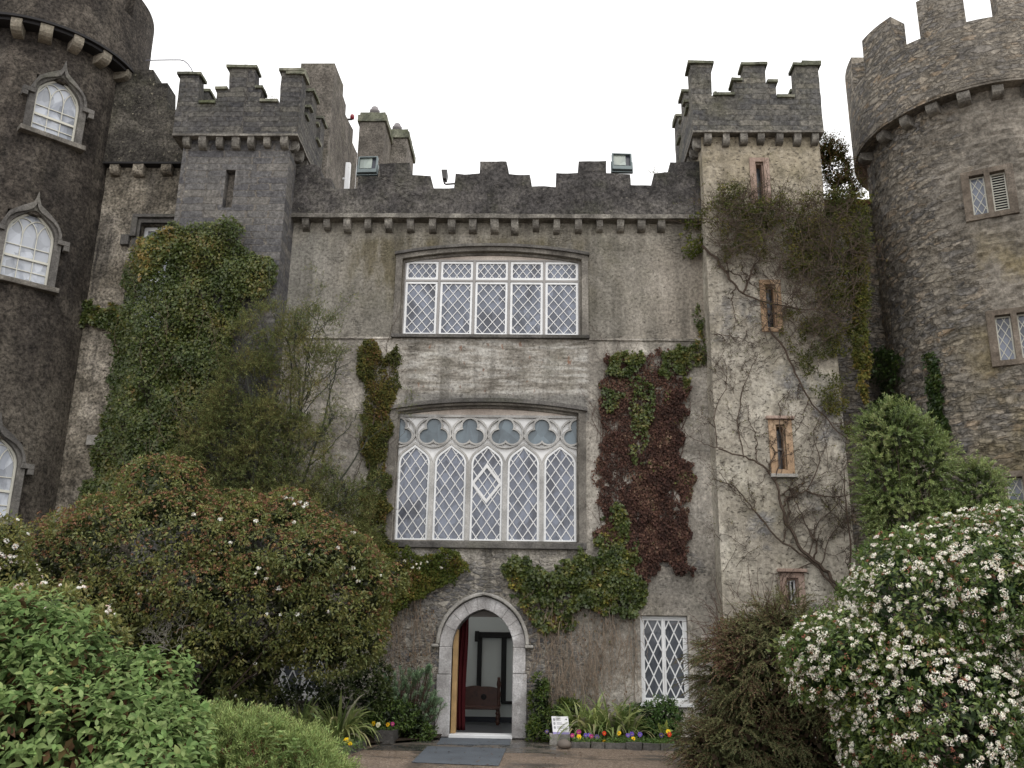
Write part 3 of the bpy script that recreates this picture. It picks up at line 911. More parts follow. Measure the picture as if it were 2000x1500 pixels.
# --- the doorway
oa = pointed(dr_cx, dr_w + 0.26, dr_zs, dr_za - dr_zs + 0.255)
ia = pointed(dr_cx, dr_w, dr_zs, dr_za - dr_zs)
ja = MB()
n_st = 9
for k in range(n_st):                                   # voussoirs, each cut stone with its own joint
    i0, i1 = int(20 * k / n_st), int(20 * (k + 1) / n_st)
    ring_o = [oa[i] for i in range(i0, i1 + 1)]
    ring_i = [ia[i] for i in range(i0, i1 + 1)]
    ja.plate(ring_o + ring_i[::-1], [], -0.07 - 0.004 * (k % 2), 0.5)
for s_ in (-1, 1):
    hs_ = [0.02, 1.22, dr_zs] if s_ < 0 else [0.02, 1.25, dr_zs]
    for q in range(2):
        xa, xb = sorted((dr_cx + s_ * dr_w, dr_cx + s_ * (dr_w + 0.26 + 0.03 * (q == 0))))
        ja.box(xa, xb, -0.072 - 0.006 * q, 0.5, hs_[q] + 0.002, hs_[q + 1] - 0.004)
dw = ja.build('doorway', 'arch', front, bevel=0.015)
dw['label'] = 'pointed limestone doorway standing open'
ho = pointed(dr_cx, dr_w + 0.33, dr_zs + 0.05, dr_za - dr_zs + 0.29)
hi = pointed(dr_cx, dr_w + 0.255, dr_zs + 0.05, dr_za - dr_zs + 0.22)
hm = MB().plate(ho + hi[::-1], [], -0.15, 0.0)
for s_ in (-1, 1):
    x = dr_cx + s_ * (dr_w + 0.33)
    hm.box(x - 0.09, x + 0.06 if s_ < 0 else x + 0.09, -0.15, 0.0, dr_zs - 0.01, dr_zs + 0.052)
hm.build('hood_mould', 'dressed', dw, bevel=0.02)
MB().box(dr_cx - dr_w - 0.01, dr_cx + dr_w + 0.01, -0.10, 0.45, 0.0, 0.075).build('threshold', 'white', dw, bevel=0.01)
MAT['tan_wood'] = simple('varnished_pine', (0.42, 0.27, 0.12), 0.5, 0.4, var=0.25, scale=4)
MB().box(dr_cx - dr_w + 0.001, dr_cx - dr_w + 0.10, 0.20, 0.44, 0.078, dr_zs + 0.35).build('door_post', 'tan_wood', dw, bevel=0.006)
MB().box(dr_cx - 0.4, dr_cx + 0.5, 0.5, 0.6, dr_za - 0.13, dr_za + 0.1).build('door_lintel', 'greywood', dw)
# --- the hall seen through the door, ceiling left off to let sky light in
MAT['hall_wall'] = simple('grey_green_distemper', (0.62, 0.66, 0.65), 0.9, 0.2, var=0.06, scale=0.8)
MAT['hall_floor'] = simple('dark_hall_slate', (0.04, 0.042, 0.047), 0.35, 0.5, var=0.3, scale=2)
MAT['oak_black'] = simple('blackened_oak', (0.012, 0.012, 0.013), 0.55, 0.3, var=0.3, scale=5)
HB = 4.7
hall = MB()
hall.box(-3.4, 1.2, HB, HB + 0.2, -0.05, 3.3).box(-3.6, -3.4, 0.55, HB + 0.2, -0.05, 3.3).box(1.2, 1.4, 0.55, HB + 0.2, -0.05, 3.3)
hl = hall.build('hallway', 'hall_wall', front)
MB().box(-3.4, 1.2, 0.55, HB, -0.06, 0.04).build('hall_floor', 'hall_floor', hl)
MB().box(-3.4, 1.2, HB - 0.03, HB - 0.002, 0.04, 0.16).build('skirting', simple('blue_black_skirting', (0.025, 0.028, 0.04), 0.5), hl)
fr = MB()
def hx(px, py): return xz(px, py, HB - 0.05)
x0, zt = hx(931, 1234); x9, zb = hx(1030, 1247)
fr.box(x0, x9, HB - 0.10, HB - 0.003, zb, zt)
for a, b in ((932, 941), (979, 989)):
    fr.box(hx(a, 1290)[0], hx(b, 1290)[0], HB - 0.08, HB - 0.004, hx(980, 1372)[1], zb + 0.01)
fr.box(hx(979, 1370)[0], x9, HB - 0.085, HB - 0.005, hx(980, 1375)[1], hx(980, 1369)[1])
fr.box(x0 - 0.04, x0 + 0.07, HB - 0.14, HB - 0.09, zb - 0.1, zt + 0.02)
fr.build('wall_frame', 'oak_black', hl, bevel=0.01)

# ------------------------------------------------------------------ square turrets
def norm_profile(pts, bot_l, bot_r):
    """front profile in px -> (u 0..1, z)"""
    return [((x - bot_l[0]) / (bot_r[0] - bot_l[0]), z) for x, z in pts]
def turret(root, x0, x1, yf, yb, ov, zp, prof, caps, wmat, pmat, cmat, capmat, wall_top, slits, n_corb, side_n, ovr=None):
    """square stair turret: wall, overhanging parapet on corbels, stepped merlons with coping slabs"""
    w = MB()
    w.plate(rect(x0, x1, -0.3, wall_top), slits, yf, yf + 0.4)
    w.box(x0, x0 + 0.4, yf + 0.4, yb, -0.3, wall_top).box(x1 - 0.4, x1, yf + 0.4, yb, -0.3, wall_top).box(x0 + 0.4, x1 - 0.4, yb - 0.4, yb, -0.3, wall_top)
    w.build('wall', wmat, root, bevel=0.012)
    X0, X1, Y0, Y1 = x0 - ov, x1 + (ov if ovr is None else ovr), yf - ov, yb + ov
    T = 0.34
    p = MB()
    def face(L, fn, seed):
        poly = [(0, zp), (L, zp)] + [(u * L, z) for u, z in prof[::-1]]
        p.plate(wob_poly(poly, 0.11, 0.02, seed), [], 0, T, fn)
    face(X1 - X0, lambda u, d, z: (X0 + u, Y0 + d, z), 1.0)
    face(X1 - X0, lambda u, d, z: (X0 + u, Y1 - d, z), 4.0)
    face(Y1 - Y0 - 0.02, lambda u, d, z: (X1 - d - 0.002, Y0 + 0.01 + u, z), 2.0)
    face(Y1 - Y0 - 0.02, lambda u, d, z: (X0 + d + 0.002, Y0 + 0.01 + u, z), 3.0)
    p.box(x0 + 0.05, x1 - 0.05, yf + 0.05, yb - 0.05, zp - 0.05, zp + 0.25)
    p.build('parapet', pmat, root, bevel=0.018)
    for (u0, u1, z) in caps:
        h = 0.07
        for L, fn in ((X1 - X0, lambda u, d: (X0 + u, Y0 + d)), (X1 - X0, lambda u, d: (X0 + u, Y1 - d)),
                      (Y1 - Y0, lambda u, d: (X1 - d, Y0 + u)), (Y1 - Y0, lambda u, d: (X0 + d, Y0 + u))):
            a = fn(u0 * L - (0.05 if u0 > 0.02 else 0.06), -0.06)
            b = fn(u1 * L + 0.05, T + 0.04)
            xa, xb = sorted((a[0], b[0])); ya, yb_ = sorted((a[1], b[1]))
            e = random.uniform(0.0, 0.006)
            MB().box(xa, xb, ya, yb_, z + 0.003 + e, z + h + e).build('coping', capmat, root, rough=0.014, cut=0.16)
    MB().box(X0 - 0.01, X1 + 0.01, Y0 - 0.012, Y1 + 0.012, zp - 0.055, zp - 0.002).build('corbel_table', cmat, root, rough=0.01, cut=0.2)
    for k in range(n_corb):
        x = x0 + (x1 - x0) * (k + 0.35) / (n_corb - 0.3)
        corbel_mb((x, yf, zp - 0.055), (0, -1, 0), (1, 0, 0), ov - 0.02, 0.25, 0.16).build('corbel', cmat, root, rough=0.008, cut=0.1)
    for k in range(4):
        y = yf + 0.12 + 0.42 * k
        sx, xx = (1, x1) if side_n > 0 else (-1, x0)
        corbel_mb((xx, y, zp - 0.055), (sx, 0, 0), (0, 1, 0), ov - 0.02, 0.25, 0.16).build('corbel', cmat, root, rough=0.008, cut=0.1)

# left corner turret
LT = thing('corner_turret', 'dark coursed-stone square turret with stepped merlons left of the castle front', 'turret', (-7.1, -0.4, 0))
YF = -1.05
L_l, L_r = xz(337, 262, YF), xz(581, 260, YF)
def lp(x, y): return xz(x, y, YF)
LP = [(337, 264), (352, 147), (389, 147), (386, 203), (421, 203), (424, 176), (447, 176), (448, 134), (498, 134), (496, 174), (510, 174), (507, 201), (546, 201), (550, 141), (594, 141), (581, 262)]
zp_l = (L_l[1] + L_r[1]) / 2
def prof_from(P, f, xl, xr, slope=1.0):
    pts = []
    for x, y in P[1:-1]:
        X, Z = f(x, y)
        pts.append((min(max((X - xl) / (xr - xl), 0.0), 1.0), Z))
    pts[0] = (0.0, pts[0][1]); pts[-1] = (1.0, pts[-1][1])
    return pts
pl = prof_from(LP, lp, L_l[0], L_r[0])
caps_l = [(pl[0][0], pl[1][0], pl[1][1]), (pl[2][0] + .03, pl[3][0] - .02, pl[3][1]), (pl[4][0], pl[5][0] - .03, pl[5][1]), (pl[6][0], pl[7][0], pl[7][1]), (pl[8][0] + .03, pl[9][0], pl[9][1]),
          (pl[10][0] + .02, pl[11][0] - .03, pl[11][1]), (pl[12][0], pl[13][0], pl[13][1])]
OV = 0.2
a = xz(451, 332, -0.85); b = xz(451, 405, -0.85)
slit_l = rect(a[0] - 0.11, a[0] + 0.11, b[1], a[1])
turret(LT, L_l[0] + OV, L_r[0] - OV, -0.85, 1.15, OV, zp_l, pl, caps_l, 'turret', 'turret_parapet', 'corbel', 'moss_cap', zp_l - 0.002, [slit_l], 7, 1)
MB().box(slit_l[0][0] - 0.02, slit_l[1][0] + 0.02, -0.62, -0.46, slit_l[0][1] - 0.02, slit_l[2][1] + 0.02).build('blind_slit', 'roughcast', LT)
# right stair turret
RT = thing('corner_turret', 'cream rendered stair turret with slit windows and creeper, right of the castle front', 'turret', (5.1, -0.2, 0))
YF2 = -0.85
R_l, R_r = xz(1353, 250, YF2), xz(1610, 255, YF2)
RP = [(1353, 250), (1344, 124), (1389, 124), (1389, 186), (1434, 186), (1432, 158), (1452, 158), (1451, 127), (1494, 127), (1495, 161), (1515, 161), (1516, 190), (1556, 190), (1553, 128), (1597, 128), (1610, 255)]
zp_r = (R_l[1] + R_r[1]) / 2
pr = prof_from(RP, lambda x, y: xz(x, y, YF2), R_l[0], R_r[0])
caps_r = [(pr[0][0], pr[1][0], pr[1][1]), (pr[2][0] + .03, pr[3][0] - .02, pr[3][1]), (pr[4][0], pr[5][0] - .03, pr[5][1]), (pr[6][0], pr[7][0], pr[7][1]), (pr[8][0] + .03, pr[9][0], pr[9][1]),
          (pr[10][0] + .02, pr[11][0] - .03, pr[11][1]), (pr[12][0], pr[13][0], pr[13][1])]
def slit_px(x0, x1, y0, y1, Y=-0.6):
    a, b = xz((x0 + x1) / 2, y0, Y), xz((x0 + x1) / 2, y1, Y)
    c = (a[0] + b[0]) / 2
    w = (xz(x1, (y0 + y1) / 2, Y)[0] - xz(x0, (y0 + y1) / 2, Y)[0]) / 2
    return rect(c - w, c + w, b[1], a[1])
S1, S2, S3, S4 = slit_px(1477, 1493, 317, 395), slit_px(1496, 1516, 556, 640), slit_px(1517, 1535, 830, 918), slit_px(1537, 1560, 1129, 1185)
turret(RT, R_l[0] + 0.23, R_r[0] - 0.05, -0.6, 1.6, 0.21, zp_r, pr, caps_r, 'stair', 'stair_parapet', 'corbel', 'moss_cap', zp_r - 0.002, [S1, S2, S3, S4], 7, -1, 0.05)
for S, mt, bw, lab in ((S1, 'pinkstone', 0.13, 'slit high under the parapet'), (S2, 'sandstone', 0.12, 'slit half hidden by creeper'), (S3, 'sandstone', 0.15, 'tan sandstone slit window'), (S4, 'pinkstone', 0.13, 'lowest slit, white framed')):
    x0, x1, z0, z1 = S[0][0], S[1][0], S[0][1], S[2][1]
    big = rect(x0 - bw, x1 + bw, z0 - (0.10 if mt == 'sandstone' else 0.05), z1 + 0.11)
    sw = MB().plate(big, [S], -0.632, -0.57).plate(inset(S, -0.002), [inset(S, 0.03)], -0.56, -0.36).build('slit_window', mt, RT, bevel=0.012)
    sw['label'] = lab
    MB().box(x0 - 0.05, x1 + 0.05, -0.36, -0.33, z0 - 0.05, z1 + 0.05).build('pane', 'glass_dark', sw)
    if S is S3:
        MB().box(x0 - bw - 0.03, x1 + bw + 0.03, -0.72, -0.56, z0 - 0.17, z0 - 0.095).build('sill', 'dressed', sw, bevel=0.012)
        MB().box(x0 - bw - 0.05, x1 + bw + 0.05, -0.70, -0.56, z1 + 0.112, z1 + 0.18).build('hood_mould', 'pinkstone', sw, bevel=0.012)
        MB().box(x0, x1, -0.42, -0.38, (z0 + z1) / 2 - 0.02, (z0 + z1) / 2 + 0.02).build('glazing_bar', 'greywood', sw)
    if S is S4:
        frame(MB(), inset(S, 0.03), 0.03, -0.47, -0.42).box((x0 + x1) / 2 - 0.012, (x0 + x1) / 2 + 0.012, -0.468, -0.425, z0 + 0.05, z1 - 0.05).build('casement', 'white', sw)
        MB().box(x0 - bw - 0.05, x1 + bw + 0.05, -0.70, -0.56, z1 + 0.112, z1 + 0.18).build('hood_mould', 'pinkstone', sw, bevel=0.012)

# ------------------------------------------------------------------ link walls
LK = thing('link_wall', 'streaked pale wall joining the dark round tower to the left corner turret', 'castle wall', (-9.5, 0.3, 0))
lk_x0, lk_x1 = -11.6, -8.0
LY = 0.25
wx0 = xz(274, 450, LY)[0]; wz1 = xz(300, 436, LY)[1]; wz0 = xz(240, 640, LY)[1]
HL = rect(wx0, lk_x1 - 0.1, wz0, wz1)
lx0 = xz(196, 880, LY)[0]; lz1 = xz(200, 815, LY)[1]; lz0 = xz(170, 1060, LY)[1]
zlp = xz(270, 316, LY - 0.2)[1]
MB().plate(rect(lk_x0, lk_x1, -0.3, zlp + 0.1), [HL], LY, LY + 0.5).build('wall', 'link', LK)
lw_ = MB().plate(rect(wx0 - 0.16, lk_x1 - 0.02, wz0 - 0.1, wz1 + 0.11), [HL], LY - 0.035, LY + 0.06).build('label_window', 'dark_stone', LK, bevel=0.012)
lw_['label'] = 'tall white sash window mostly behind ivy'
MB().box(wx0 - 0.19, lk_x1, LY - 0.11, LY, wz1 + 0.112, wz1 + 0.20).box(wx0 - 0.20, wx0 - 0.06, LY - 0.11, LY - 0.03, wz1 - 0.38, wz1 + 0.111).box(wx0 - 0.40, wx0 - 0.202, LY - 0.12, LY, wz1 - 0.60, wz1 - 0.34).build('hood_mould', 'dark_stone', lw_, bevel=0.012)
frame(MB(), rect(wx0 + 0.002, lk_x1 - 0.2, wz0, wz1 - 0.01), 0.09, LY + 0.22, LY + 0.3).box(wx0 + 0.1, lk_x1 - 0.3, LY + 0.225, LY + 0.28, wz0 + 1.2, wz0 + 1.28).build('sash', 'white', lw_)
MB().box(wx0, lk_x1 - 0.1, LY + 0.29, LY + 0.31, wz0, wz1).build('pane', 'glass_net', lw_)
hm = MB()
hm.box(lx0 - 0.02, lx0 + 0.12, LY - 0.1, LY + 0.01, lz1 - 0.45, lz1).box(lx0 - 0.3, lx0 - 0.022, LY - 0.11, LY + 0.01, lz1 - 0.66, lz1 - 0.43)
hm.box(lx0 - 0.02, lk_x1, LY - 0.1, LY + 0.01, lz1 + 0.002, lz1 + 0.12).build('label_stop', 'dressed', LK, bevel=0.012)
LPY = LY - 0.2
lpp = [(225, 136), (300, 136), (303, 150), (305, 162), (327, 162), (327, 188), (325, 214), (350, 216)]
q = [xz(x, y, LPY) for x, y in lpp]
poly = [(lk_x0, zlp), (lk_x1, zlp), (lk_x1, q[-1][1])] + q[::-1][1:-1] + [(lk_x0, q[0][1])]
MB().plate(wob_poly(poly, 0.14, 0.014, 8.0), [], LPY, LPY + 0.55).build('parapet', 'link_parapet', LK, bevel=0.04)
MB().box(lk_x0, lk_x1, LPY - 0.015, LY, zlp - 0.05, zlp - 0.002).build('gutter', 'slate_soffit', LK)
for px in (222, 270, 322):
    x = xz(px, 330, LPY)[0]
    corbel_mb((x, LY, zlp - 0.052), (0, -1, 0), (1, 0, 0), 0.2, 0.26, 0.24).build('corbel', 'link', LK, rough=0.01, cut=0.12)

RK = thing('link_wall', 'rubble stone wall in the gap between the stair turret and the right round tower', 'castle wall', (7.3, 1.2, 0))
zrk = xz(1688, 400, 1.2)[1]
MB().plate(wob_poly(rect(6.0, 8.9, -0.3, zrk), 0.3, 0.015, 5.0), [], 1.2, 1.8).build('wall', 'rubble', RK)
MB().box(6.9, 8.9, 1.14, 1.86, zrk + 0.003, zrk + 0.12).build('tile_coping', simple('orange_ridge_tile', (0.24, 0.10, 0.06), 0.8, var=0.3), RK, rough=0.01, cut=0.2)

# ------------------------------------------------------------------ round towers
def arcblock(mb, cx, cy, r0, r1, a0, a1, z0, z1, seg=0.09, jit=0.0):
    n = max(2, int((a1 - a0) / seg))
    V, Fc, U = [], [], []
    for i in range(n + 1):
        a = a0 + (a1 - a0) * i / n
        for r in (r0, r1):
            for z in (z0, z1):
                j = jit * mnoise.noise(Vector((a * 3, z * 1.3, r))) if jit else 0
                V.append((cx + (r + j) * math.cos(a), cy + (r + j) * math.sin(a), z + (jit * 0.7 * mnoise.noise(Vector((a * 5, 2.0, r))) if z == z1 else 0)))
    for i in range(n):
        b, c = i * 4, i * 4 + 4
        ua, ub = (a0 + (a1 - a0) * i / n) * r1, (a0 + (a1 - a0) * (i + 1) / n) * r1
        for fc, uv in (((b + 2, c + 2, c + 3, b + 3), ((ua, z0), (ub, z0), (ub, z1), (ua, z1))), ((c, b, b + 1, c + 1), ((ub, z0), (ua, z0), (ua, z1), (ub, z1))),
                       ((b + 3, c + 3, c + 1, b + 1), ((ua, 0), (ub, 0), (ub, r1 - r0), (ua, r1 - r0))), ((b, c, c + 2, b + 2), ((ua, 0), (ub, 0), (ub, r1 - r0), (ua, r1 - r0)))):
            Fc.append(fc); U.append(uv)
    e = n * 4
    Fc += [(0, 2, 3, 1), (e + 2, e, e + 1, e + 3)]
    U += [((0, z0), (r1 - r0, z0), (r1 - r0, z1), (0, z1))] * 2
    return mb.add(V, Fc, U)
def drum(cx, cy, r, z0, z1, holes, da=0.05, dz=0.25, jit=0.015, depth=0.4, stone=0.0):
    """a round tower wall as a fine skin with real openings: holes = [(a0, a1, z0, z1)]"""
    A = sorted(set([round(-math.pi + 2 * math.pi * i / int(2 * math.pi / da), 5) for i in range(int(2 * math.pi / da) + 1)] + [round(h[k], 5) for h in holes for k in (0, 1)]))
    Z = sorted(set([round(z0 + (z1 - z0) * i / int((z1 - z0) / dz), 4) for i in range(int((z1 - z0) / dz) + 1)] + [round(h[k], 4) for h in holes for k in (2, 3)]))
    m = MB()
    def pt(a, z, dr=0.0):
        q = Vector((r * math.cos(a), r * math.sin(a), z))
        j = jit * (mnoise.noise(q * 2.2) + 0.6 * mnoise.noise(q * 5.5))
        if stone:
            w = mnoise.noise(q * 2.6) * 0.12
            cell = mnoise.cell(Vector(((a * r + w) / 0.24 + 0.5 * (int(z / 0.11) % 2), 3.0, (z + w * 0.5) / 0.11)))
            j += stone * (cell - 0.4)
        return (cx + (r + j - dr) * math.cos(a), cy + (r + j - dr) * math.sin(a), z)
    na, nz = len(A), len(Z)
    V = [pt(a, z) for z in Z for a in A]
    Fc, U = [], []
    for i in range(nz - 1):
        for j in range(na - 1):
            am, zm = (A[j] + A[j + 1]) / 2, (Z[i] + Z[i + 1]) / 2
            if any(h[0] < am < h[1] and h[2] < zm < h[3] for h in holes): continue
            Fc.append((i * na + j, i * na + j + 1, (i + 1) * na + j + 1, (i + 1) * na + j))
            U.append(((A[j] * r, Z[i]), (A[j + 1] * r, Z[i]), (A[j + 1] * r, Z[i + 1]), (A[j] * r, Z[i + 1])))
    m.add(V, Fc, U)
    for h in holes:
        c = [(h[0], h[2]), (h[1], h[2]), (h[1], h[3]), (h[0], h[3])]
        V = [pt(a, z) for a, z in c] + [pt(a, z, depth) for a, z in c]
        m.add(V, [(i, (i + 1) % 4, (i + 1) % 4 + 4, i + 4) for i in range(4)], [((0, 0), (0.5, 0), (0.5, 0.3), (0, 0.3))] * 4)
    return m

# --- right tower: rubble stone
RCX, RCY, RR, RZ = 10.62, 0.36, 2.60, 13.52
TR = thing('round_tower', 'grey rubble-stone round tower with tall plain merlons at the right edge', 'tower', (RCX, RCY, 0))
def tower_fn(cx, cy, r, a):
    o, out, tan = (cx + r * math.cos(a), cy + r * math.sin(a)), (math.cos(a), math.sin(a)), (-math.sin(a), math.cos(a))
    return lambda u, d, z: (o[0] + tan[0] * u - out[0] * d, o[1] + tan[1] * u - out[1] * d, z)
rw = []
for (pc, pt_, pb_) in (((1931, 370), (1931, 338), (1931, 416)), ((1985, 655), (1985, 612), (1985, 701)), ((2010, 985), (2010, 930), (2010, 1060))):
    a_, _z = oncyl(*pc, RCX, RCY, RR)
    zt_ = oncyl(*pt_, RCX, RCY, RR)[1]; zb_ = oncyl(*pb_, RCX, RCY, RR)[1]
    rw.append((a_, zb_, zt_))
hw_ = 0.36
holes = [(a - (hw_ + 0.05) / RR, a + (hw_ + 0.05) / RR, z0 - 0.05, z1 + 0.05) for a, z0, z1 in rw]
drum(RCX, RCY, RR, -0.3, RZ + 0.1, holes, da=0.026, dz=0.075, jit=0.02, stone=0.026).build('wall', 'rubble', TR)
for i, (a, z0, z1) in enumerate(rw):
    fn = tower_fn(RCX, RCY, RR, a)
    hA, hB = rect(-hw_ + 0.02, -0.055, z0, z1), rect(0.055, hw_ - 0.02, z0, z1)
    w_ = MB().plate(rect(-hw_ - 0.14, hw_ + 0.14, z0 - 0.12, z1 + 0.12), [hA, hB], -0.03, 0.14, fn).build('two_light_window', 'brown_stone', TR, bevel=0.01)
    w_['label'] = ('upper two-light window, one light louvred', 'middle two-light leaded window with a broken quarry', 'lowest leaded window behind the bush')[i]
    for k, H in enumerate((hA, hB)):
        frame(MB(), inset(H, 0.002), 0.026, 0.10, 0.15, fn).build('casement', 'offwhite', w_)
        ins = inset(H, 0.026)
        if i == 0 and k == 1:
            lv = MB()
            z = z0 + 0.06
            while z < z1 - 0.05:
                x0_, x1_ = ins[0][0], ins[1][0]
                P = [fn(x0_, 0.10, z), fn(x1_, 0.10, z), fn(x1_, 0.14, z + 0.03), fn(x0_, 0.14, z + 0.03), fn(x0_, 0.10, z + 0.012), fn(x1_, 0.10, z + 0.012), fn(x1_, 0.14, z + 0.042), fn(x0_, 0.14, z + 0.042)]
                lv.hexa(P)
                z += 0.058
            lv.build('louvre', 'offwhite', w_)
            MB().plate(ins, [], 0.17, 0.18, fn).build('dark_back', 'black', w_)
        else:
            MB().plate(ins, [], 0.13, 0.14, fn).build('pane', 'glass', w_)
            lattice(MB(), ins, 0.15, 0.27, 0.014, 0.115, 0.01, 0.02, 0.03, fn).build('lattice', 'offwhite', w_)
ROV = 0.30
p_ = MB()
zcr = oncyl(1880, 44, RCX, RCY, RR + ROV)[1]
arcblock(p_, RCX, RCY, RR + ROV - 0.5, RR + ROV, -math.pi, math.pi, RZ, zcr, 0.045, 0.03)
def raz(px, py): return oncyl(px, py, RCX, RCY, RR + ROV)[0]
a0c, a1c = raz(1797, 74), raz(1867, 46)
a0d, a1d = raz(1896, 42), raz(1986, 38)
a0b, a1b = raz(1700, 112), raz(1750, 90)
print('merlon az', [round(math.degrees(v), 1) for v in (a0b, a1b, a0c, a1c, a0d, a1d)])
mp = R(32)
mh = 0.97
for k in range(-3, 8):
    c0 = a0c + mp * k
    arcblock(p_, RCX, RCY, RR + ROV - 0.5, RR + ROV - 0.004, c0, c0 + mp * 0.60, zcr - 0.05, zcr + mh, 0.05, 0.025)
p_.build('parapet', 'rubble', TR, bevel=0.0)
arcblock(MB(), RCX, RCY, RR - 0.05, RR + ROV - 0.006, -math.pi, math.pi, RZ - 0.055, RZ - 0.003, 0.06, 0.02).build('corbel_table', 'rubble', TR)
for k, (px, py) in enumerate([(1688, 290), (1726, 262), (1769, 232), (1822, 208), (1884, 188), (1948, 175), (2012, 172), (2075, 180)]):
    a = oncyl(px, py, RCX, RCY, RR + 0.12)[0]
    corbel_mb((RCX + RR * math.cos(a), RCY + RR * math.sin(a), RZ - 0.072), (math.cos(a), math.sin(a), 0), (-math.sin(a), math.cos(a), 0), ROV - 0.05, 0.22, 0.24).build('corbel', 'corbel', TR, rough=0.012, cut=0.12)

# --- left tower: blackened roughcast with ogee sash windows
LCX, LCY, LR_, LZ = -12.59, 0.26, 2.06, 15.46
TL = thing('round_tower', 'black-stained roughcast round tower with white ogee sash windows at the left edge', 'tower', (LCX, LCY, 0))
ogw = []
for (tp, bt, wd_) in (((121, 152), (104, 267), 1.02), ((66, 410), (49, 550), 1.04), ((-10, 845), (-30, 1010), 1.04)):
    a_ = oncyl((tp[0] + bt[0]) / 2, (tp[1] + bt[1]) / 2, LCX, LCY, LR_)[0]
    ogw.append((a_, oncyl(*bt, LCX, LCY, LR_)[1], oncyl(*tp, LCX, LCY, LR_)[1], wd_))
holes = [(a - (w * 0.5 + 0.02) / LR_, a + (w * 0.5 + 0.02) / LR_, z0 - 0.03, z1 - 0.1) for a, z0, z1, w in ogw]
drum(LCX, LCY, LR_, -0.3, LZ + 0.1, holes, da=0.06, dz=0.3, jit=0.018).build('wall', 'dark_tower', TL)
def ogee_win(hw, z0, z1):
    zs_ = z1 - 0.62
    head = [(1, 0), (0.97, 0.2), (0.86, 0.42), (0.68, 0.60), (0.45, 0.76), (0.22, 0.9), (0, 1)]
    r_ = [(hw * a, zs_ + (z1 - zs_) * b) for a, b in head]
    return [(-hw, z0), (hw, z0)] + r_ + [(-x, z) for x, z in r_[::-1]][1:], zs_
for a, z0, z1, w in ogw:
    fn = tower_fn(LCX, LCY, LR_, a)
    hw = w / 2
    op, zs_ = ogee_win(hw - 0.03, z0, z1)
    sl_ = [(-hw - 0.12, z0 - 0.02), (hw + 0.12, z0 - 0.02), (hw + 0.12, zs_ + 0.1)] + [(hw * 0.8 + .09, zs_ + 0.45), (hw * 0.42 + .1, z1 + 0.0), (0.05, z1 + 0.2), (-0.05, z1 + 0.2), (-hw * 0.42 - .1, z1), (-hw * 0.8 - .09, zs_ + 0.45), (-hw - 0.12, zs_ + 0.1)]
    ow = MB().plate(sl_, [op], -0.02, 0.20, fn).build('ogee_window', 'dark_stone', TL, bevel=0.01)
    # ogee hood: round shoulders swept up to a finial point
    H = [(1.17, 0.0), (1.15, 0.22), (1.03, 0.45), (0.82, 0.635), (0.56, 0.775), (0.33, 0.93), (0.16, 1.12), (0.06, 1.36), (0.0, 1.62)]
    Hi = [(1.05, 0.0), (1.03, 0.2), (0.93, 0.40), (0.74, 0.57), (0.48, 0.70), (0.25, 0.80), (0.10, 0.92), (0.03, 1.05), (0.0, 1.15)]
    hgt = z1 - zs_
    f_ = lambda L: [(hw * x, zs_ + 0.06 + hgt * z) for x, z in L]
    o1, i1 = f_(H), f_(Hi)
    oo = o1 + [(-x, z) for x, z in o1[::-1]][1:]
    ii = i1 + [(-x, z) for x, z in i1[::-1]][1:]
    hmb = MB().plate(oo + ii[::-1], [], -0.09, 0.05, fn)
    for s_ in (-1, 1):
        xa, xb = sorted((s_ * hw * 1.03, s_ * (hw * 1.03 + 0.26)))
        hmb.plate(rect(xa, xb, zs_ - 0.05, zs_ + 0.058), [], -0.09, 0.05, fn)
        xa, xb = sorted((s_ * (hw * 1.03 + 0.14), s_ * (hw * 1.03 + 0.262)))
        hmb.plate(rect(xa, xb, zs_ - 0.17, zs_ - 0.052), [], -0.09, 0.05, fn)
    hmb.build('hood_mould', 'dark_stone', ow, bevel=0.012)
    MB().plate(rect(-hw - 0.2, hw + 0.2, z0 - 0.12, z0 - 0.005), [], -0.12, 0.2, fn).build('sill', 'window_stone', ow, bevel=0.01)
    s_ = frame(MB(), op, 0.045, 0.10, 0.16, fn)
    # glazing bars, meeting rail and intersecting tracery in the head
    zm = (z0 + zs_) / 2 + 0.02
    s_.plate(rect(-hw + 0.07, hw - 0.07, zm - 0.025, zm + 0.025), [], 0.096, 0.15, fn)
    third = (hw - 0.075) * 2 / 3
    for k in (1, 2):
        x = -hw + 0.075 + third * k
        s_.plate(rect(x - 0.009, x + 0.009, z0 + 0.04, zs_), [], 0.115, 0.14, fn)
    for zz in ((z0 + zm) / 2, (zm + zs_) / 2 + 0.02):
        s_.plate(rect(-hw + 0.07, hw - 0.07, zz - 0.009, zz + 0.009), [], 0.117, 0.138, fn)
    for k in range(4):
        for d_ in (-1, 1):
            x0_ = -hw + 0.075 + third * k
            pth = [(x0_ + d_ * third * 1.05 * (1 - math.cos(t)), zs_ + 0.42 * math.sin(t)) for t in [math.pi / 2 * i / 8 for i in range(9)]]
            pth = [p__ for p__ in pth if abs(p__[0]) < (hw - 0.06) * (1 - max(0, (p__[1] - zs_) / hgt) ** 1.6 * 0.9)]
            for (xa, za), (xb, zb) in zip(pth[:-1], pth[1:]):
                L_ = math.hypot(xb - xa, zb - za); nx, nz = -(zb - za) / L_ * 0.009, (xb - xa) / L_ * 0.009
                s_.plate([(xa + nx, za + nz), (xa - nx, za - nz), (xb - nx, zb - nz), (xb + nx, zb + nz)], [], 0.116 + 0.001 * k, 0.14, fn)
    s_.build('sash', 'offwhite', ow)
    MB().plate(inset(op, 0.03), [], 0.145, 0.155, fn).build('pane', 'glass_net', ow)
LOV = 0.40
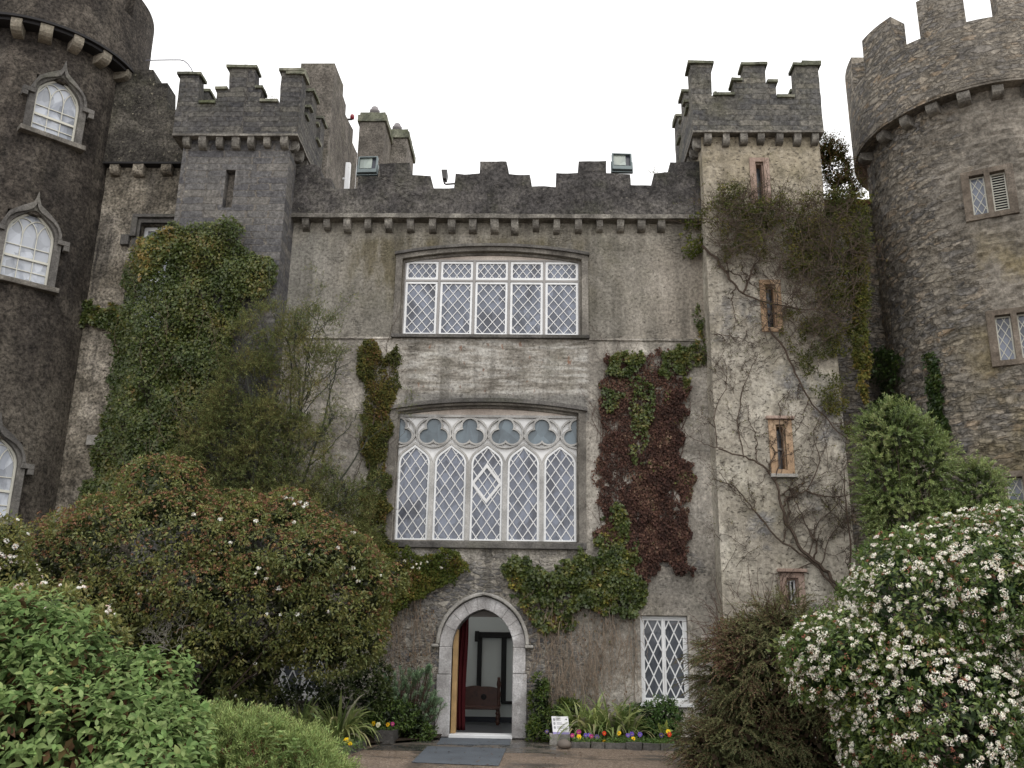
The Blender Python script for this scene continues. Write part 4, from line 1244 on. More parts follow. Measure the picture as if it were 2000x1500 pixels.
p_ = MB()
zlc = oncyl(252, 28, LCX, LCY, LR_ + LOV)[1]
arcblock(p_, LCX, LCY, LR_ + LOV - 0.5, LR_ + LOV, -math.pi, math.pi, LZ, zlc, 0.05, 0.02)
am = oncyl(246, 12, LCX, LCY, LR_ + LOV)[0]
a2, zs2 = oncyl(299, 38, LCX, LCY, LR_ + LOV)
for k in range(2):
    arcblock(p_, LCX, LCY, LR_ + LOV - 0.5, LR_ + LOV - 0.004, am - R(46) - R(66) * k, am - R(66) * k, zlc - 0.05, zlc + 1.25, 0.05, 0.02)
a1 = oncyl(259, 34, LCX, LCY, LR_ + LOV)[0]
arcblock(p_, LCX, LCY, LR_ + LOV - 0.5, LR_ + LOV - 0.004, a1, a2 + R(25), zlc - 0.05, max(zs2, zlc + 0.06), 0.05, 0.02)
print('left tower crenel', zlc, zs2, math.degrees(am), math.degrees(a1), math.degrees(a2))
p_.build('parapet', 'dark_tower', TL)
arcblock(MB(), LCX, LCY, LR_ - 0.05, LR_ + LOV + 0.012, -math.pi, math.pi, LZ - 0.06, LZ - 0.003, 0.06).build('gutter', 'slate_soffit', TL)
arcblock(MB(), LCX, LCY, LR_ - 0.05, LR_ + LOV - 0.08, -math.pi, math.pi, LZ - 0.13, LZ - 0.063, 0.06).build('soffit', 'slate_soffit', TL)
caz = [oncyl(px, py, LCX, LCY, LR_ + 0.1)[0] for px, py in ((-18, 42), (38, 45), (93, 55), (149, 76), (198, 106), (238, 132))]
caz += [caz[0] - (caz[1] - caz[0]) * k for k in range(1, 7)]
for a in caz:
    corbel_mb((LCX + LR_ * math.cos(a), LCY + LR_ * math.sin(a), LZ - 0.063), (math.cos(a), math.sin(a), 0), (-math.sin(a), math.cos(a), 0), LOV - 0.02, 0.30, 0.26).build('corbel', 'pale_corbel', TL, rough=0.012, cut=0.12)

# ------------------------------------------------------------------ what stands behind the front
def onx(px, py, X):
    d = ray(px, py); t = (X - CAM[0]) / d[0]
    p = CAM + d * t
    return float(p[1]), float(p[2])
rt_y = 1.7
rx0, rz1 = xz(588, 124, rt_y); rx1 = xz(654, 124, rt_y)[0]
BT = thing('rear_tower', 'tall plain roughcast tower rising behind the left corner turret', 'tower', ((rx0 + rx1) / 2, 4, 0))
prof = [onx(654, 124, rx1), onx(671, 167, rx1)]
prof.append((prof[1][0] + 0.02, onx(671, 190, rx1)[1])); prof.append(onx(676, 205, rx1)); prof.append((prof[-1][0] + 0.02, onx(677, 230, rx1)[1]))
prof.append(onx(690, 254, rx1)); prof.append((prof[-1][0] + 0.02, onx(690, 283, rx1)[1])); prof.append(onx(698, 300, rx1))
ye = prof[-1][0]
side = [(rt_y, 8.0), (ye, 8.0)] + prof[::-1]
MB().plate(wob_poly(side, 0.3, 0.02, 3.0), [], 0, rx1 - rx0, lambda u, d, z: (rx1 - d, u, z)).build('wall', 'roughcast', BT, bevel=0.02)
CH = thing('chimney_stack', 'pair of rendered chimney stacks with mossy caps and clay pots', 'chimney', (-5.0, 6.6, 10))
def stack(y0, y1, px0, px1, pcap, pot):
    x0, x1 = xz(px0, 300, y0)[0], xz(px1, 300, y0)[0]
    zt = xz((px0 + px1) / 2, pcap, y0)[1]
    MB().box(x0, x1, y0, y1, 9.0, zt).build('stack', 'roughcast', CH, bevel=0.02)
    MB().box(x0 - 0.06, x1 + 0.06, y0 - 0.06, y1 + 0.06, zt + 0.002, zt + 0.22).box(x0, x1, y0, y1, zt + 0.223, zt + 0.34).build('cap', 'moss_cap', CH, rough=0.02, cut=0.25)
    xp = xz(pot, 220, (y0 + y1) / 2)[0]
    MB().lathe([(0.11, 0), (0.12, 0.12), (0.115, 0.3), (0.16, 0.32), (0.165, 0.40), (0.12, 0.44), (0.10, 0.52), (0.04, 0.56)], (xp, y0 + 0.55, zt + 0.34), 14).build('chimney_pot', simple('grey_buff_clay_pot', (0.2, 0.185, 0.19), 0.7), CH, smooth=True)
stack(6.0, 7.3, 698, 748, 238, 733)
stack(7.4, 9.0, 759, 794, 270, 780)
MAT['flood_metal'] = simple('grey_green_lamp_metal', (0.13, 0.16, 0.165), 0.5, 0.5, 0.3)
MAT['flood_lens'] = glass('floodlight_glass', (0.30, 0.34, 0.30), (0.24, 0.28, 0.26), rough=0.1)
def floodlight(px, py, lab, yaw):
    X, Z = xz(px, py, -0.05)
    root = thing('floodlight', lab, 'floodlight', (X, -0.05, Z), 'floodlights on the parapet')
    T = Matrix.Translation((X, -0.05, Z)) @ Matrix.Rotation(R(yaw), 4, 'Z') @ Matrix.Rotation(R(-8), 4, 'X')
    def bld(mb, n, m, b=0.0):
        mb.v = [tuple(T @ Vector(q)) for q in mb.v]
        return mb.build(n, m, root, bevel=b)
    w, h = 0.235, 0.46
    hb = MB().plate(rect(-w, w, 0.0, h), [rect(-w + 0.035, w - 0.035, 0.10, h - 0.03)], -0.10, 0.0)
    hb.hexa([(-w + .02, 0.001, 0.02), (w - .02, 0.001, 0.02), (w - 0.08, 0.2, 0.1), (-w + 0.08, 0.2, 0.1), (-w + .02, 0.001, h - 0.02), (w - .02, 0.001, h - 0.02), (w - 0.08, 0.2, h - 0.1), (-w + 0.08, 0.2, h - 0.1)])
    bld(hb, 'housing', 'flood_metal', 0.008)
    bld(MB().box(-w + 0.036, w - 0.14, -0.05, -0.03, 0.15, h - 0.032), 'lens', 'flood_lens')
    bld(MB().box(-w + 0.034, w - 0.034, -0.028, -0.004, 0.099, h - 0.029), 'reflector', simple('dark_lamp_interior', (0.03, 0.035, 0.05), 0.4, 0.5))
    bld(MB().box(-w - 0.022, -w - 0.004, -0.06, 0.02, -0.03, 0.24).box(w + 0.004, w + 0.022, -0.06, 0.02, -0.03, 0.24).box(-w - 0.022, w + 0.022, -0.05, 0.02, -0.048, -0.031), 'bracket', 'flood_metal')
floodlight(717.5, 341, 'grey floodlight standing on the parapet in front of the chimneys', -3)
floodlight(1214.5, 335, 'grey floodlight on the parapet step nearest the stair turret', 3)
X, Z = xz(868, 360, -0.1)
cm = thing('security_camera', 'small dark security camera on an arm in a gap of the battlements', 'camera', (X, -0.1, Z))
MAT['cam_metal'] = simple('dark_camera_metal', (0.05, 0.045, 0.045), 0.5, 0.4)
MB().hexa([(X - 0.04, -0.2, Z + 0.10), (X + 0.05, -0.2, Z + 0.10), (X + 0.05, 0.0, Z + 0.10), (X - 0.04, 0.0, Z + 0.10), (X - 0.075, -0.22, Z + 0.33), (X + 0.065, -0.22, Z + 0.33), (X + 0.065, 0.1, Z + 0.30), (X - 0.075, 0.1, Z + 0.30)]).build('housing', 'cam_metal', cm, bevel=0.01)
MB().tube([(X, -0.1, Z + 0.12), (X, -0.1, Z + 0.02), (X + 0.04, -0.1, Z), (X + 0.26, -0.1, Z + 0.02)], 0.022, sides=8).build('arm', 'cam_metal', cm)
X, Z = xz(677, 369, 0.9); Z2 = xz(680, 319, 0.9)[1]
tag(MB().box(X - 0.06, X + 0.06, 0.84, 0.96, Z - 0.3, Z2).tube([(X - 0.06, 0.9, Z + 0.28), (X - 0.12, 0.9, Z + 0.28)], 0.03).build('downpipe', 'white', bevel=0.012), 'short white square downpipe on the roof beside the rear tower', 'pipe')
yL, zL = onx(681, 232, rx1)
rl = thing('beacon_lamp', 'small red lamp fixed to the side of the rear tower', 'lamp', (rx1 + 0.05, yL, zL))
MB().lathe([(0.03, -0.02), (0.06, 0.0), (0.065, 0.08), (0.045, 0.13), (0.01, 0.145)], (rx1 + 0.1, yL, zL), 12).build('lens', simple('dark_red_lens', (0.22, 0.02, 0.03), 0.2), rl, smooth=True)
MB().tube([(rx1 - 0.1, yL, zL - 0.02), (rx1 + 0.1, yL, zL - 0.02)], 0.03).build('bracket', 'cam_metal', rl)
wp = [at(x, y, 0.4) for x, y in ((285, 118), (300, 117.5), (330, 117), (352, 117), (360, 119), (367, 125), (373, 133), (377, 142))]
tag(MB().tube(wp, 0.014, sides=6).build('cable', simple('grey_cable', (0.16, 0.16, 0.2), 0.5)), 'thin grey conduit bridging from the round tower to the left turret', 'cable')

# ------------------------------------------------------------------ things at the door
cur = MB()
cv = []
x0c, x1c = xz(888, 1320, 0.7)[0], xz(911, 1320, 0.7)[0]
nz, nx_ = 24, 40
zt = dr_za - 0.02
for i in range(nz + 1):
    z = 0.10 + (zt - 0.10) * i / nz
    for j in range(nx_ + 1):
        t = j / nx_
        x = x0c - 0.25 + (x1c - x0c + 0.25) * t + 0.015 * math.sin(z * 2.3 + t * 3)
        cv.append((x, 0.70 + 0.035 * math.sin(t * 40 + 0.5 * math.sin(z * 1.5)), z))
cur.add(cv, [(i * (nx_ + 1) + j, i * (nx_ + 1) + j + 1, (i + 1) * (nx_ + 1) + j + 1, (i + 1) * (nx_ + 1) + j) for i in range(nz) for j in range(nx_)])
co = cur.build('curtain', simple('deep_red_velvet', (0.052, 0.005, 0.007), 0.85, 0.2, var=0.2, scale=3), smooth=True)
sm = co.modifiers.new('cloth_thickness', 'SOLIDIFY'); sm.thickness = 0.006
tag(co, 'deep red velvet curtain drawn aside inside the doorway', 'curtain')
SY = 3.6
def sx(px, py): return xz(px, py, SY)
bx0, bx1 = sx(868, 1400)[0], sx(976, 1400)[0]
st = thing('settle_bench', 'dark carved wooden settle against the far wall of the hall', 'bench', ((bx0 + bx1) / 2, SY, 0.04))
MAT['oak_red'] = simple('carved_red_brown_oak', (0.075, 0.03, 0.02), 0.4, 0.5, var=0.4, scale=9, bump=0.5, bscale=22)
zse = sx(940, 1380)[1]; zbt = sx(940, 1341)[1]
bk = [(bx0, zse - 0.02), (bx1 - 0.08, zse - 0.02), (bx1 - 0.08, zbt - 0.04)]
n_ = 40
for i in range(n_ + 1):
    t = 1 - i / n_
    bk.append((bx0 + (bx1 - 0.08 - bx0) * t, zbt - 0.035 + 0.03 * abs(math.sin(t * 9.5)) + 0.03 * math.exp(-((t - 0.62) / 0.12) ** 2)))
MB().plate(bk[:3] + bk[4:], [], SY + 0.35, SY + 0.41).build('backrest', 'oak_red', st, bevel=0.008)
xm = sx(943, 1362)
ro = MB().lathe([(0.07, 0), (0.06, 0.02), (0.0, 0.025)], (0, 0, 0), 12)
ro.v = [(xm[0] + x, SY + 0.35 - z, xm[1] + y) for x, y, z in ro.v]
ro.build('carved_boss', 'oak_black', st)
MB().box(bx0, bx1, SY - 0.12, SY + 0.36, zse - 0.065, zse).build('seat', 'oak_red', st, bevel=0.01)
for yy, top in ((SY - 0.08, zse + 0.02), (SY + 0.40, zbt + 0.22)):
    pf, z = [(0.04, 0)], 0.0
    tot = top - 0.045
    for k in range(9):
        zz = tot * (k + 0.5) / 9
        pf += [(0.055 if k % 2 else 0.034, zz), (0.05 if k % 2 else 0.038, zz + tot * 0.045)]
    pf.append((0.02, tot))
    for xx in (bx1 - 0.05, bx0 + 0.05):
        MB().lathe(pf, (xx, yy, 0.042), 12).build('leg', 'oak_red', st, smooth=True)

def mat_mb(P, z0, th):
    V = [(*p, z0) for p in P] + [(*p, z0 + th) for p in P]
    return MB().add(V, [(3, 2, 1, 0), (4, 5, 6, 7), (0, 1, 5, 4), (1, 2, 6, 5), (2, 3, 7, 6), (3, 0, 4, 7)])
def rubber():
    m, n, p = newmat('blue_grey_entrance_matting')
    g = G(n)
    ob = g.tc.outputs['Object']
    c = g.ramp(g.noise(ob, 120, 3, 0.7), [(0.3, (0.055, 0.066, 0.08)), (0.7, (0.12, 0.137, 0.16))])
    c = g.mix(1.0, c, g.ramp(g.noise(ob, 2.0, 5, 0.6), [(0.3, 0.8), (0.7, 1.15)]), 'MULTIPLY')
    n.links.new(c, p.inputs['Base Color'])
    p.inputs['Roughness'].default_value = 0.85
    n.links.new(g.bump(g.noise(ob, 120, 3, 0.7), 0.6, 0.01), p.inputs['Normal'])
    return m
MAT['mat'] = rubber()
m1 = [gz(853, 1455), gz(996, 1456), (gz(999, 1440)[0], -0.13), (gz(866, 1439)[0], -0.13)]
m2 = [gz(804, 1490), gz(974, 1497), gz(989, 1463), gz(835, 1459)]
tag(mat_mb(m1, 0.006, 0.012).build('door_mat', 'mat', bevel=0.004), 'small blue-grey mat right against the threshold', 'mat')
tag(mat_mb(m2, 0.005, 0.012).build('door_mat', 'mat', bevel=0.004), 'long blue-grey mat on the gravel, nearer the viewer', 'mat')

# sign on its block
bx0, by0 = gz(1074, 1455); bx1 = gz(1114, 1455)[0]
bt = xz(1090, 1434, by0 + 0.1)[1]
tag(MB().box(bx0, bx1, by0, by0 + 0.4, 0.0, bt).build('stone_block', 'dressed', rough=0.025, cut=0.09), 'rough stone block under the white sign', 'stone')
sg = thing('information_sign', 'small white information sign propped on a stone block right of the door', 'sign', ((bx0 + bx1) / 2, by0 + 0.15, bt))
hgt_ = 0.31
sx0, sx1 = bx0 + 0.06, bx1 - 0.01
def sgp(u, d, z):   # leaning back board, skewed a touch
    return (sx0 + (sx1 - sx0) * u - 0.10 * z, by0 + 0.05 + 0.35 * z * 0.9 + d, bt + 0.006 + z)
MAT['sign_white'] = simple('white_sign_face', (0.78, 0.78, 0.80), 0.4, var=0.03)
MAT['sign_purple'] = simple('lavender_sign_foot', (0.30, 0.26, 0.52), 0.4, var=0.05)
MAT['sign_ink'] = simple('grey_sign_ink', (0.12, 0.12, 0.15), 0.5)
MB().plate(rect(0, 1, 0, hgt_), [], 0, 0.012, sgp).build('board', 'sign_white', sg)
MB().plate(rect(0.0, 1, 0.0, 0.035), [], -0.004, -0.001, sgp).build('foot_band', 'sign_purple', sg)
ink = MB()
for k, zz in enumerate((0.255, 0.185, 0.115)):
    ring = [(0.14 + 0.062 * math.cos(t), zz + 0.024 * math.sin(t)) for t in [2 * math.pi * i / 14 for i in range(14)]]
    ink.plate(ring, [inset(ring, 0.008)], -0.004, -0.001, sgp)
    ink.plate(rect(0.10, 0.18, zz - 0.005, zz + 0.005), [], -0.004, -0.001, sgp)
    for j, L_ in enumerate(((0.2, 0.26), (0.3, 0.5), (0.5, 0.42))[k]):
        ink.plate(rect(0.28, 0.28 + L_, zz + 0.008 - 0.022 * j, zz + 0.015 - 0.022 * j), [], -0.004, -0.001, sgp)
ink.plate([(0.80, 0.252), (0.87, 0.252), (0.87, 0.24), (0.93, 0.257), (0.87, 0.274), (0.87, 0.262), (0.80, 0.262)], [], -0.004, -0.001, sgp)
ink.plate(rect(0.45, 0.58, 0.055, 0.063), [], -0.004, -0.001, sgp)
ink.build('lettering', 'sign_ink', sg)
MB().add([sgp(-0.01, 0.0, 0.0), sgp(-0.01, 0.0, hgt_), (sx0 - 0.03, by0 + 0.42, bt + 0.01), sgp(0.03, 0.012, 0.0), sgp(0.03, 0.012, hgt_), (sx0 + 0.0, by0 + 0.42, bt + 0.01)],
         [(0, 1, 2), (3, 5, 4), (0, 3, 4, 1), (1, 4, 5, 2), (2, 5, 3, 0)]).build('side_support', simple('black_sign_side', (0.012, 0.012, 0.015), 0.5), sg)
px_, py_ = gz(1102, 1464)
bo = MB().lathe([(0.0, 0.0), (0.10, 0.02), (0.135, 0.07), (0.11, 0.13), (0.05, 0.165), (0.0, 0.17)], (px_, py_ + 0.1, -0.01), 12)
tag(bo.build('cobble', simple('brown_cobble', (0.16, 0.135, 0.115), 0.7, bump=0.3), smooth=True, rough=0.02), 'rounded brown cobble on the ground below the stone block', 'stone')
# kerbs and beds
kx0, ky0 = gz(1116, 1461); kx1, ky1 = gz(1345, 1468)
kb = MB()
x = kx0
while x < kx1 + 1.2:
    L_ = random.uniform(0.24, 0.42)
    t = (x - kx0) / (kx1 - kx0)
    y = ky0 + (ky1 - ky0) * t
    kb.box(x, x + L_ - 0.015, y, y + 0.16, -0.02, 0.105 + random.uniform(-.015, .02), 0.008)
    x += L_
tag(kb.build('kerb', 'dark_stone', rough=0.012, cut=0.1), kind='structure')
MAT['soil'] = simple('dark_bed_soil', (0.04, 0.03, 0.022), 0.95, 0.1, var=0.4, scale=9, bump=1.0, bscale=30)
sb = MB()
sb.add([(kx0 - 0.1, ky0 + 0.12, 0.05), (9.5, ky1 + 0.12, 0.05), (9.5, 0.0, 0.12), (kx0 - 0.6, 0.0, 0.10)], [(0, 1, 2, 3)])
sb.add([(-20, -9.0, 0.05), (-3.35, -9.0, 0.05), (-3.0, -2.2, 0.05), (-1.85, -0.6, 0.05), (-1.85, 0.0, 0.08), (-20, 0.0, 0.08)], [(0, 1, 2, 3, 4, 5)])
sb.add([(2.6, -9.0, 0.05), (20, -9.0, 0.05), (20, ky1 + 0.1, 0.05), (2.6, ky1 + 0.1, 0.05)], [(0, 1, 2, 3)])
tag(sb.build('soil_bed', 'soil'), kind='structure')
p0, p1 = gz(660, 1482), gz(716, 1462)
kl = MB()
for k in range(4):
    a_ = [p0[i] + (p1[i] - p0[i]) * k / 4 for i in (0, 1)]; b_ = [p0[i] + (p1[i] - p0[i]) * (k + 0.96) / 4 for i in (0, 1)]
    h = 0.12 + random.uniform(-.02, .02)
    kl.hexa([(a_[0], a_[1], -0.02), (b_[0], b_[1], -0.02), (b_[0] - 0.14, b_[1] + 0.05, -0.02), (a_[0] - 0.14, a_[1] + 0.05, -0.02), (a_[0], a_[1], h), (b_[0], b_[1], h), (b_[0] - 0.14, b_[1] + 0.05, h), (a_[0] - 0.14, a_[1] + 0.05, h)])
tag(kl.build('kerb', 'dark_stone', rough=0.015, cut=0.1), kind='structure')
cx_, cy_ = gz(745, 1455)
cz_ = xz(748, 1428, cy_)[1]
tag(MB().box(cx_ - 0.13, cx_ + 0.20, cy_ + 0.02, cy_ + 0.75, 0.0, cz_).build('stone_block', 'dark_stone', rough=0.025, cut=0.09), 'dark stone block ending the left bed, beside yellow pansies', 'stone')
#@@PART3
# ------------------------------------------------------------------ planting tools
def unit(v):
    return v / np.maximum(np.linalg.norm(v, axis=-1, keepdims=True), 1e-9)
def rays(px):
    return _fw * F_PX + _r * (px[:, :1] - 1000.0) - _u * (px[:, 1:2] - 750.0)
def on_plane(px, Y):
    d = rays(px)
    return CAM + d * ((Y - CAM[1]) / d[:, 1])[:, None]
def on_cyl_pts(px, cx, cy, r):
    d = rays(px)
    o = CAM[:2] - np.array([cx, cy])
    a = (d[:, :2] ** 2).sum(1); b = 2 * (d[:, :2] @ o); c = o @ o - r * r
    t = (-b - np.sqrt(np.maximum(b * b - 4 * a * c, 0))) / (2 * a)
    P = CAM + d * t[:, None]
    N = np.concatenate([(P[:, :2] - [cx, cy]) / r, np.zeros((len(P), 1))], 1)
    return P, N
def inside(px, poly):
    x, y = px[:, 0], px[:, 1]
    res = np.zeros(len(px), bool)
    n = len(poly)
    for i in range(n):
        (x0, y0), (x1, y1) = poly[i], poly[(i + 1) % n]
        if y0 == y1: continue
        c = ((y0 > y) != (y1 > y)) & (x < (x1 - x0) * (y - y0) / (y1 - y0) + x0)
        res ^= c
    return res
_GR = np.random.default_rng(99).random((64, 64, 64))
def vn(P, s, seed=0):
    """smooth value noise 0..1 at points P (N,2 or 3) with cell size s"""
    P = np.asarray(P, float)
    if P.shape[1] == 2: P = np.concatenate([P, np.zeros((len(P), 1))], 1)
    q = P / s + seed * 7.31
    i = np.floor(q).astype(int); f = q - i
    f = f * f * (3 - 2 * f)
    o = 0
    for dx in (0, 1):
        for dy in (0, 1):
            for dz in (0, 1):
                w = (f[:, 0] if dx else 1 - f[:, 0]) * (f[:, 1] if dy else 1 - f[:, 1]) * (f[:, 2] if dz else 1 - f[:, 2])
                o = o + w * _GR[(i[:, 0] + dx) % 64, (i[:, 1] + dy) % 64, (i[:, 2] + dz) % 64]
    return o
def poly_px(poly, n, grain=None, thr=0.4, soft=0.15, ragged=12.0, seed=0):
    """n photo points spread in a polygon with a ragged edge; grain thins them out in patches"""
    p = np.array(poly, float)
    lo, hi = p.min(0) - ragged, p.max(0) + ragged
    out = []
    got = 0
    while got < n:
        q = lo + RNG.random((n * 2, 2)) * (hi - lo)
        w = q + np.stack([vn(q, 26, seed + 1) - 0.5, vn(q, 26, seed + 2) - 0.5], 1) * 2 * ragged + np.stack([vn(q, 9, seed + 3) - 0.5, vn(q, 9, seed + 4) - 0.5], 1) * ragged
        k = inside(w, poly)
        if grain:
            d = 0.65 * vn(q, grain, seed + 5) + 0.35 * vn(q, grain * 0.37, seed + 6)
            k &= RNG.random(len(q)) < np.clip((d - thr) / soft, 0, 1)
        out.append(q[k]); got += int(k.sum())
        if len(out) > 60: break
    return np.concatenate(out)[:n]
def pal(n, cols, jit=0.22, clump=None):
    """random leaf colours from a weighted palette"""
    c = np.array([x[:3] for x in cols]); w = np.array([x[3] for x in cols], float); w /= w.sum()
    if clump is not None:
        idx = np.minimum(np.searchsorted(np.cumsum(w), np.clip(clump * 0.55 + RNG.random(n) * 0.45, 0, 0.999)), len(cols) - 1)
    else:
        idx = RNG.choice(len(cols), n, p=w)
    b = 1 + (RNG.random((n, 1)) * 2 - 1) * jit
    c = c[idx]
    g_ = (c[:, 1] >= c[:, 0] * 0.75) & (c.max(1) < 0.35)
    c = np.where(g_[:, None], c * np.array([1.45, 1.28, 1.05]), c)
    return np.clip(c * b * (1 + (RNG.random((n, 3)) - 0.5) * 0.12), 0.002, 0.9)
TMPL = {
    'fold': ([(0, 0, 0), (.5, .42, .10), (0, 1, -.04), (-.5, .42, .10)], [(0, 1, 2), (0, 2, 3)]),
    'blade': ([(0, 0, 0), (.5, .5, 0), (0, 1, -.06), (-.5, .5, 0)], [(0, 1, 2, 3)]),
    'leaf': ([(0, 0, 0), (.38, .22, .07), (.5, .48, .09), (.28, .78, .02), (0, 1, -.12), (-.28, .78, .02), (-.5, .48, .09), (-.38, .22, .07), (0, .35, 0), (0, .7, -.02)],
             [(0, 1, 8), (1, 2, 8), (2, 9, 8), (2, 3, 9), (3, 4, 9), (0, 8, 7), (7, 8, 6), (6, 8, 9), (6, 9, 5), (5, 9, 4)]),
    'ivy': ([(0, .1, 0), (.34, 0, .05), (.5, .3, .08), (.3, .48, .04), (.3, .72, .05), (0, 1, -.06), (-.3, .72, .05), (-.3, .48, .04), (-.5, .3, .08), (-.34, 0, .05)],
            [(0, 1, 2, 3), (0, 3, 4, 5), (0, 5, 6, 7), (0, 7, 8, 9)]),
    'petal': ([(-.5, -.5, 0), (.5, -.5, 0), (.5, .5, 0), (-.5, .5, 0)], [(0, 1, 2, 3)]),
}
class Leaves:
    def __init__(s):
        s.V, s.F, s.C, s.n = [], {}, [], 0
    def add(s, P, D, Nn, L, W, col, tmpl='fold'):
        """leaves at P, growing along D, facing Nn, of length L and width W"""
        n = len(P)
        if n == 0: return s
        D = unit(np.asarray(D, float))
        S = unit(np.cross(D, Nn))
        Nn = np.cross(S, D)
        tv, tf = TMPL[tmpl]
        L = np.broadcast_to(np.asarray(L, float), (n,)); W = np.broadcast_to(np.asarray(W, float), (n,))
        V = np.stack([P + S * (W * a)[:, None] + D * (L * b)[:, None] + Nn * (L * c)[:, None] for a, b, c in tv], 1)
        k = len(tv)
        base = s.n + np.arange(n) * k
        for f in tf:
            s.F.setdefault(len(f), []).append(base[:, None] + np.array(f)[None, :])
        s.V.append(V.reshape(-1, 3)); s.C.append(np.repeat(col, k, axis=0)); s.n += n * k
        return s
    def build(s, name, mat, parent=None):
        me = bpy.data.meshes.new(name)
        V = np.concatenate(s.V); C = np.concatenate(s.C)
        me.vertices.add(len(V)); me.vertices.foreach_set('co', V.astype(np.float32).ravel())
        idx, tot = [], []
        for k, fl in s.F.items():
            a = np.concatenate(fl); idx.append(a.ravel()); tot.append(np.full(len(a), k))
        idx = np.concatenate(idx).astype(np.int32); tot = np.concatenate(tot).astype(np.int32)
        me.loops.add(len(idx)); me.loops.foreach_set('vertex_index', idx)
        me.polygons.add(len(tot))
        me.polygons.foreach_set('loop_start', (np.cumsum(tot) - tot).astype(np.int32))
        me.polygons.foreach_set('loop_total', tot)
        ca = me.color_attributes.new('Col', 'FLOAT_COLOR', 'POINT')
        ca.data.foreach_set('color', np.concatenate([C, np.ones((len(C), 1))], 1).astype(np.float32).ravel())
        me.update(calc_edges=True)
        return finish(name, me, mat, parent)
def leafmat(name, rough=0.45, spec=0.35, trans=0.36, gain=1.2):
    m, n, p = newmat(name)
    at_ = n.nodes.new('ShaderNodeAttribute'); at_.attribute_name = 'Col'
    g = G(n)
    c = g.mix(1.0, at_.outputs['Color'], g.ramp(g.noise(g.tc.outputs['Object'], 18, 3, 0.6), [(0.3, 0.8 * gain), (0.7, 1.2 * gain)]), 'MULTIPLY')
    n.links.new(c, p.inputs['Base Color'])
    p.inputs['Roughness'].default_value = rough
    p.inputs['Specular IOR Level'].default_value = spec
    if trans:
        t = n.nodes.new('ShaderNodeBsdfTranslucent')
        n.links.new(c, t.inputs['Color'])
        ms = n.nodes.new('ShaderNodeMixShader'); ms.inputs[0].default_value = trans
        out = [q for q in n.nodes if q.type == 'OUTPUT_MATERIAL'][0]
        n.links.new(p.outputs[0], ms.inputs[1]); n.links.new(t.outputs[0], ms.inputs[2]); n.links.new(ms.outputs[0], out.inputs['Surface'])
    return m
MAT['leaf'] = leafmat('waxy_leaf', 0.38, 0.45)
MAT['matte_leaf'] = leafmat('matte_leaf', 0.75, 0.14)
MAT['dry_leaf'] = leafmat('dry_leaf', 0.75, 0.15, 0.12)
MAT['petal'] = leafmat('flower_petal', 0.6, 0.2, 0.15)
MAT['bark'] = simple('grey_brown_bark', (0.075, 0.058, 0.045), 0.9, 0.15, var=0.4, scale=14)
MAT['ivy_bark'] = simple('ivy_stem', (0.12, 0.095, 0.065), 0.9, 0.1, var=0.4, scale=10)
MAT['creeper_bark'] = simple('dark_creeper_stem', (0.078, 0.058, 0.045), 0.85, 0.15, var=0.4, scale=14)
MAT['red_bark'] = simple('red_brown_vine', (0.085, 0.052, 0.04), 0.8, 0.2, var=0.35, scale=14)
MAT['dead_vine'] = simple('dead_vine_stems', (0.27, 0.215, 0.165), 0.9, 0.1, var=0.4, scale=10)
MAT['pale_bark'] = simple('lichened_grey_twig', (0.20, 0.19, 0.16), 0.9, 0.1, var=0.35, scale=14)
MAT['branch_green'] = simple('dark_green_branch', (0.055, 0.058, 0.045), 0.85, 0.15, var=0.3, scale=14)

def rnd(n, k=3): return RNG.normal(size=(n, k))
def wall_leaves(lv, px, Y, thick, size, cols, clump_s=30, seed=0, tmpl='fold', aspect=0.8, hang=0.8, P=None, N=None, jit=0.25, tilt=0.45):
    """leaves lying over a wall like ivy"""
    if P is None:
        P = on_plane(px, Y); N = np.tile([0.0, -1.0, 0.0], (len(P), 1))
    n = len(P)
    puff = (0.25 + 0.75 * vn(px, clump_s, seed + 9)) * thick
    P = P + N * (RNG.random(n) ** 0.6 * puff)[:, None]
    nn = unit(N + np.array([0, 0, 0.55]) + rnd(n) * tilt)
    side = rnd(n) * 0.6
    D = unit(np.array([0, 0, -hang]) + side + N * 0.25)
    s = size * (0.6 + 0.75 * RNG.random(n))
    cl = 0.6 * vn(px, clump_s, seed + 11) + 0.4 * vn(px, clump_s * 0.4, seed + 12)
    cl = np.clip((cl - 0.25) / 0.5, 0, 1)
    lv.add(P, D, nn, s, s * aspect, pal(n, cols, jit, cl), tmpl)
    return P
def blob_defs(blobs):
    out = []
    for px, py, Y, rx, rz, ry in blobs:
        c = at(px, py, Y)
        depth = float((c - CAM) @ _fw)
        out.append((c, np.array([rx * depth / F_PX, ry, rz * depth / F_PX])))
    return out
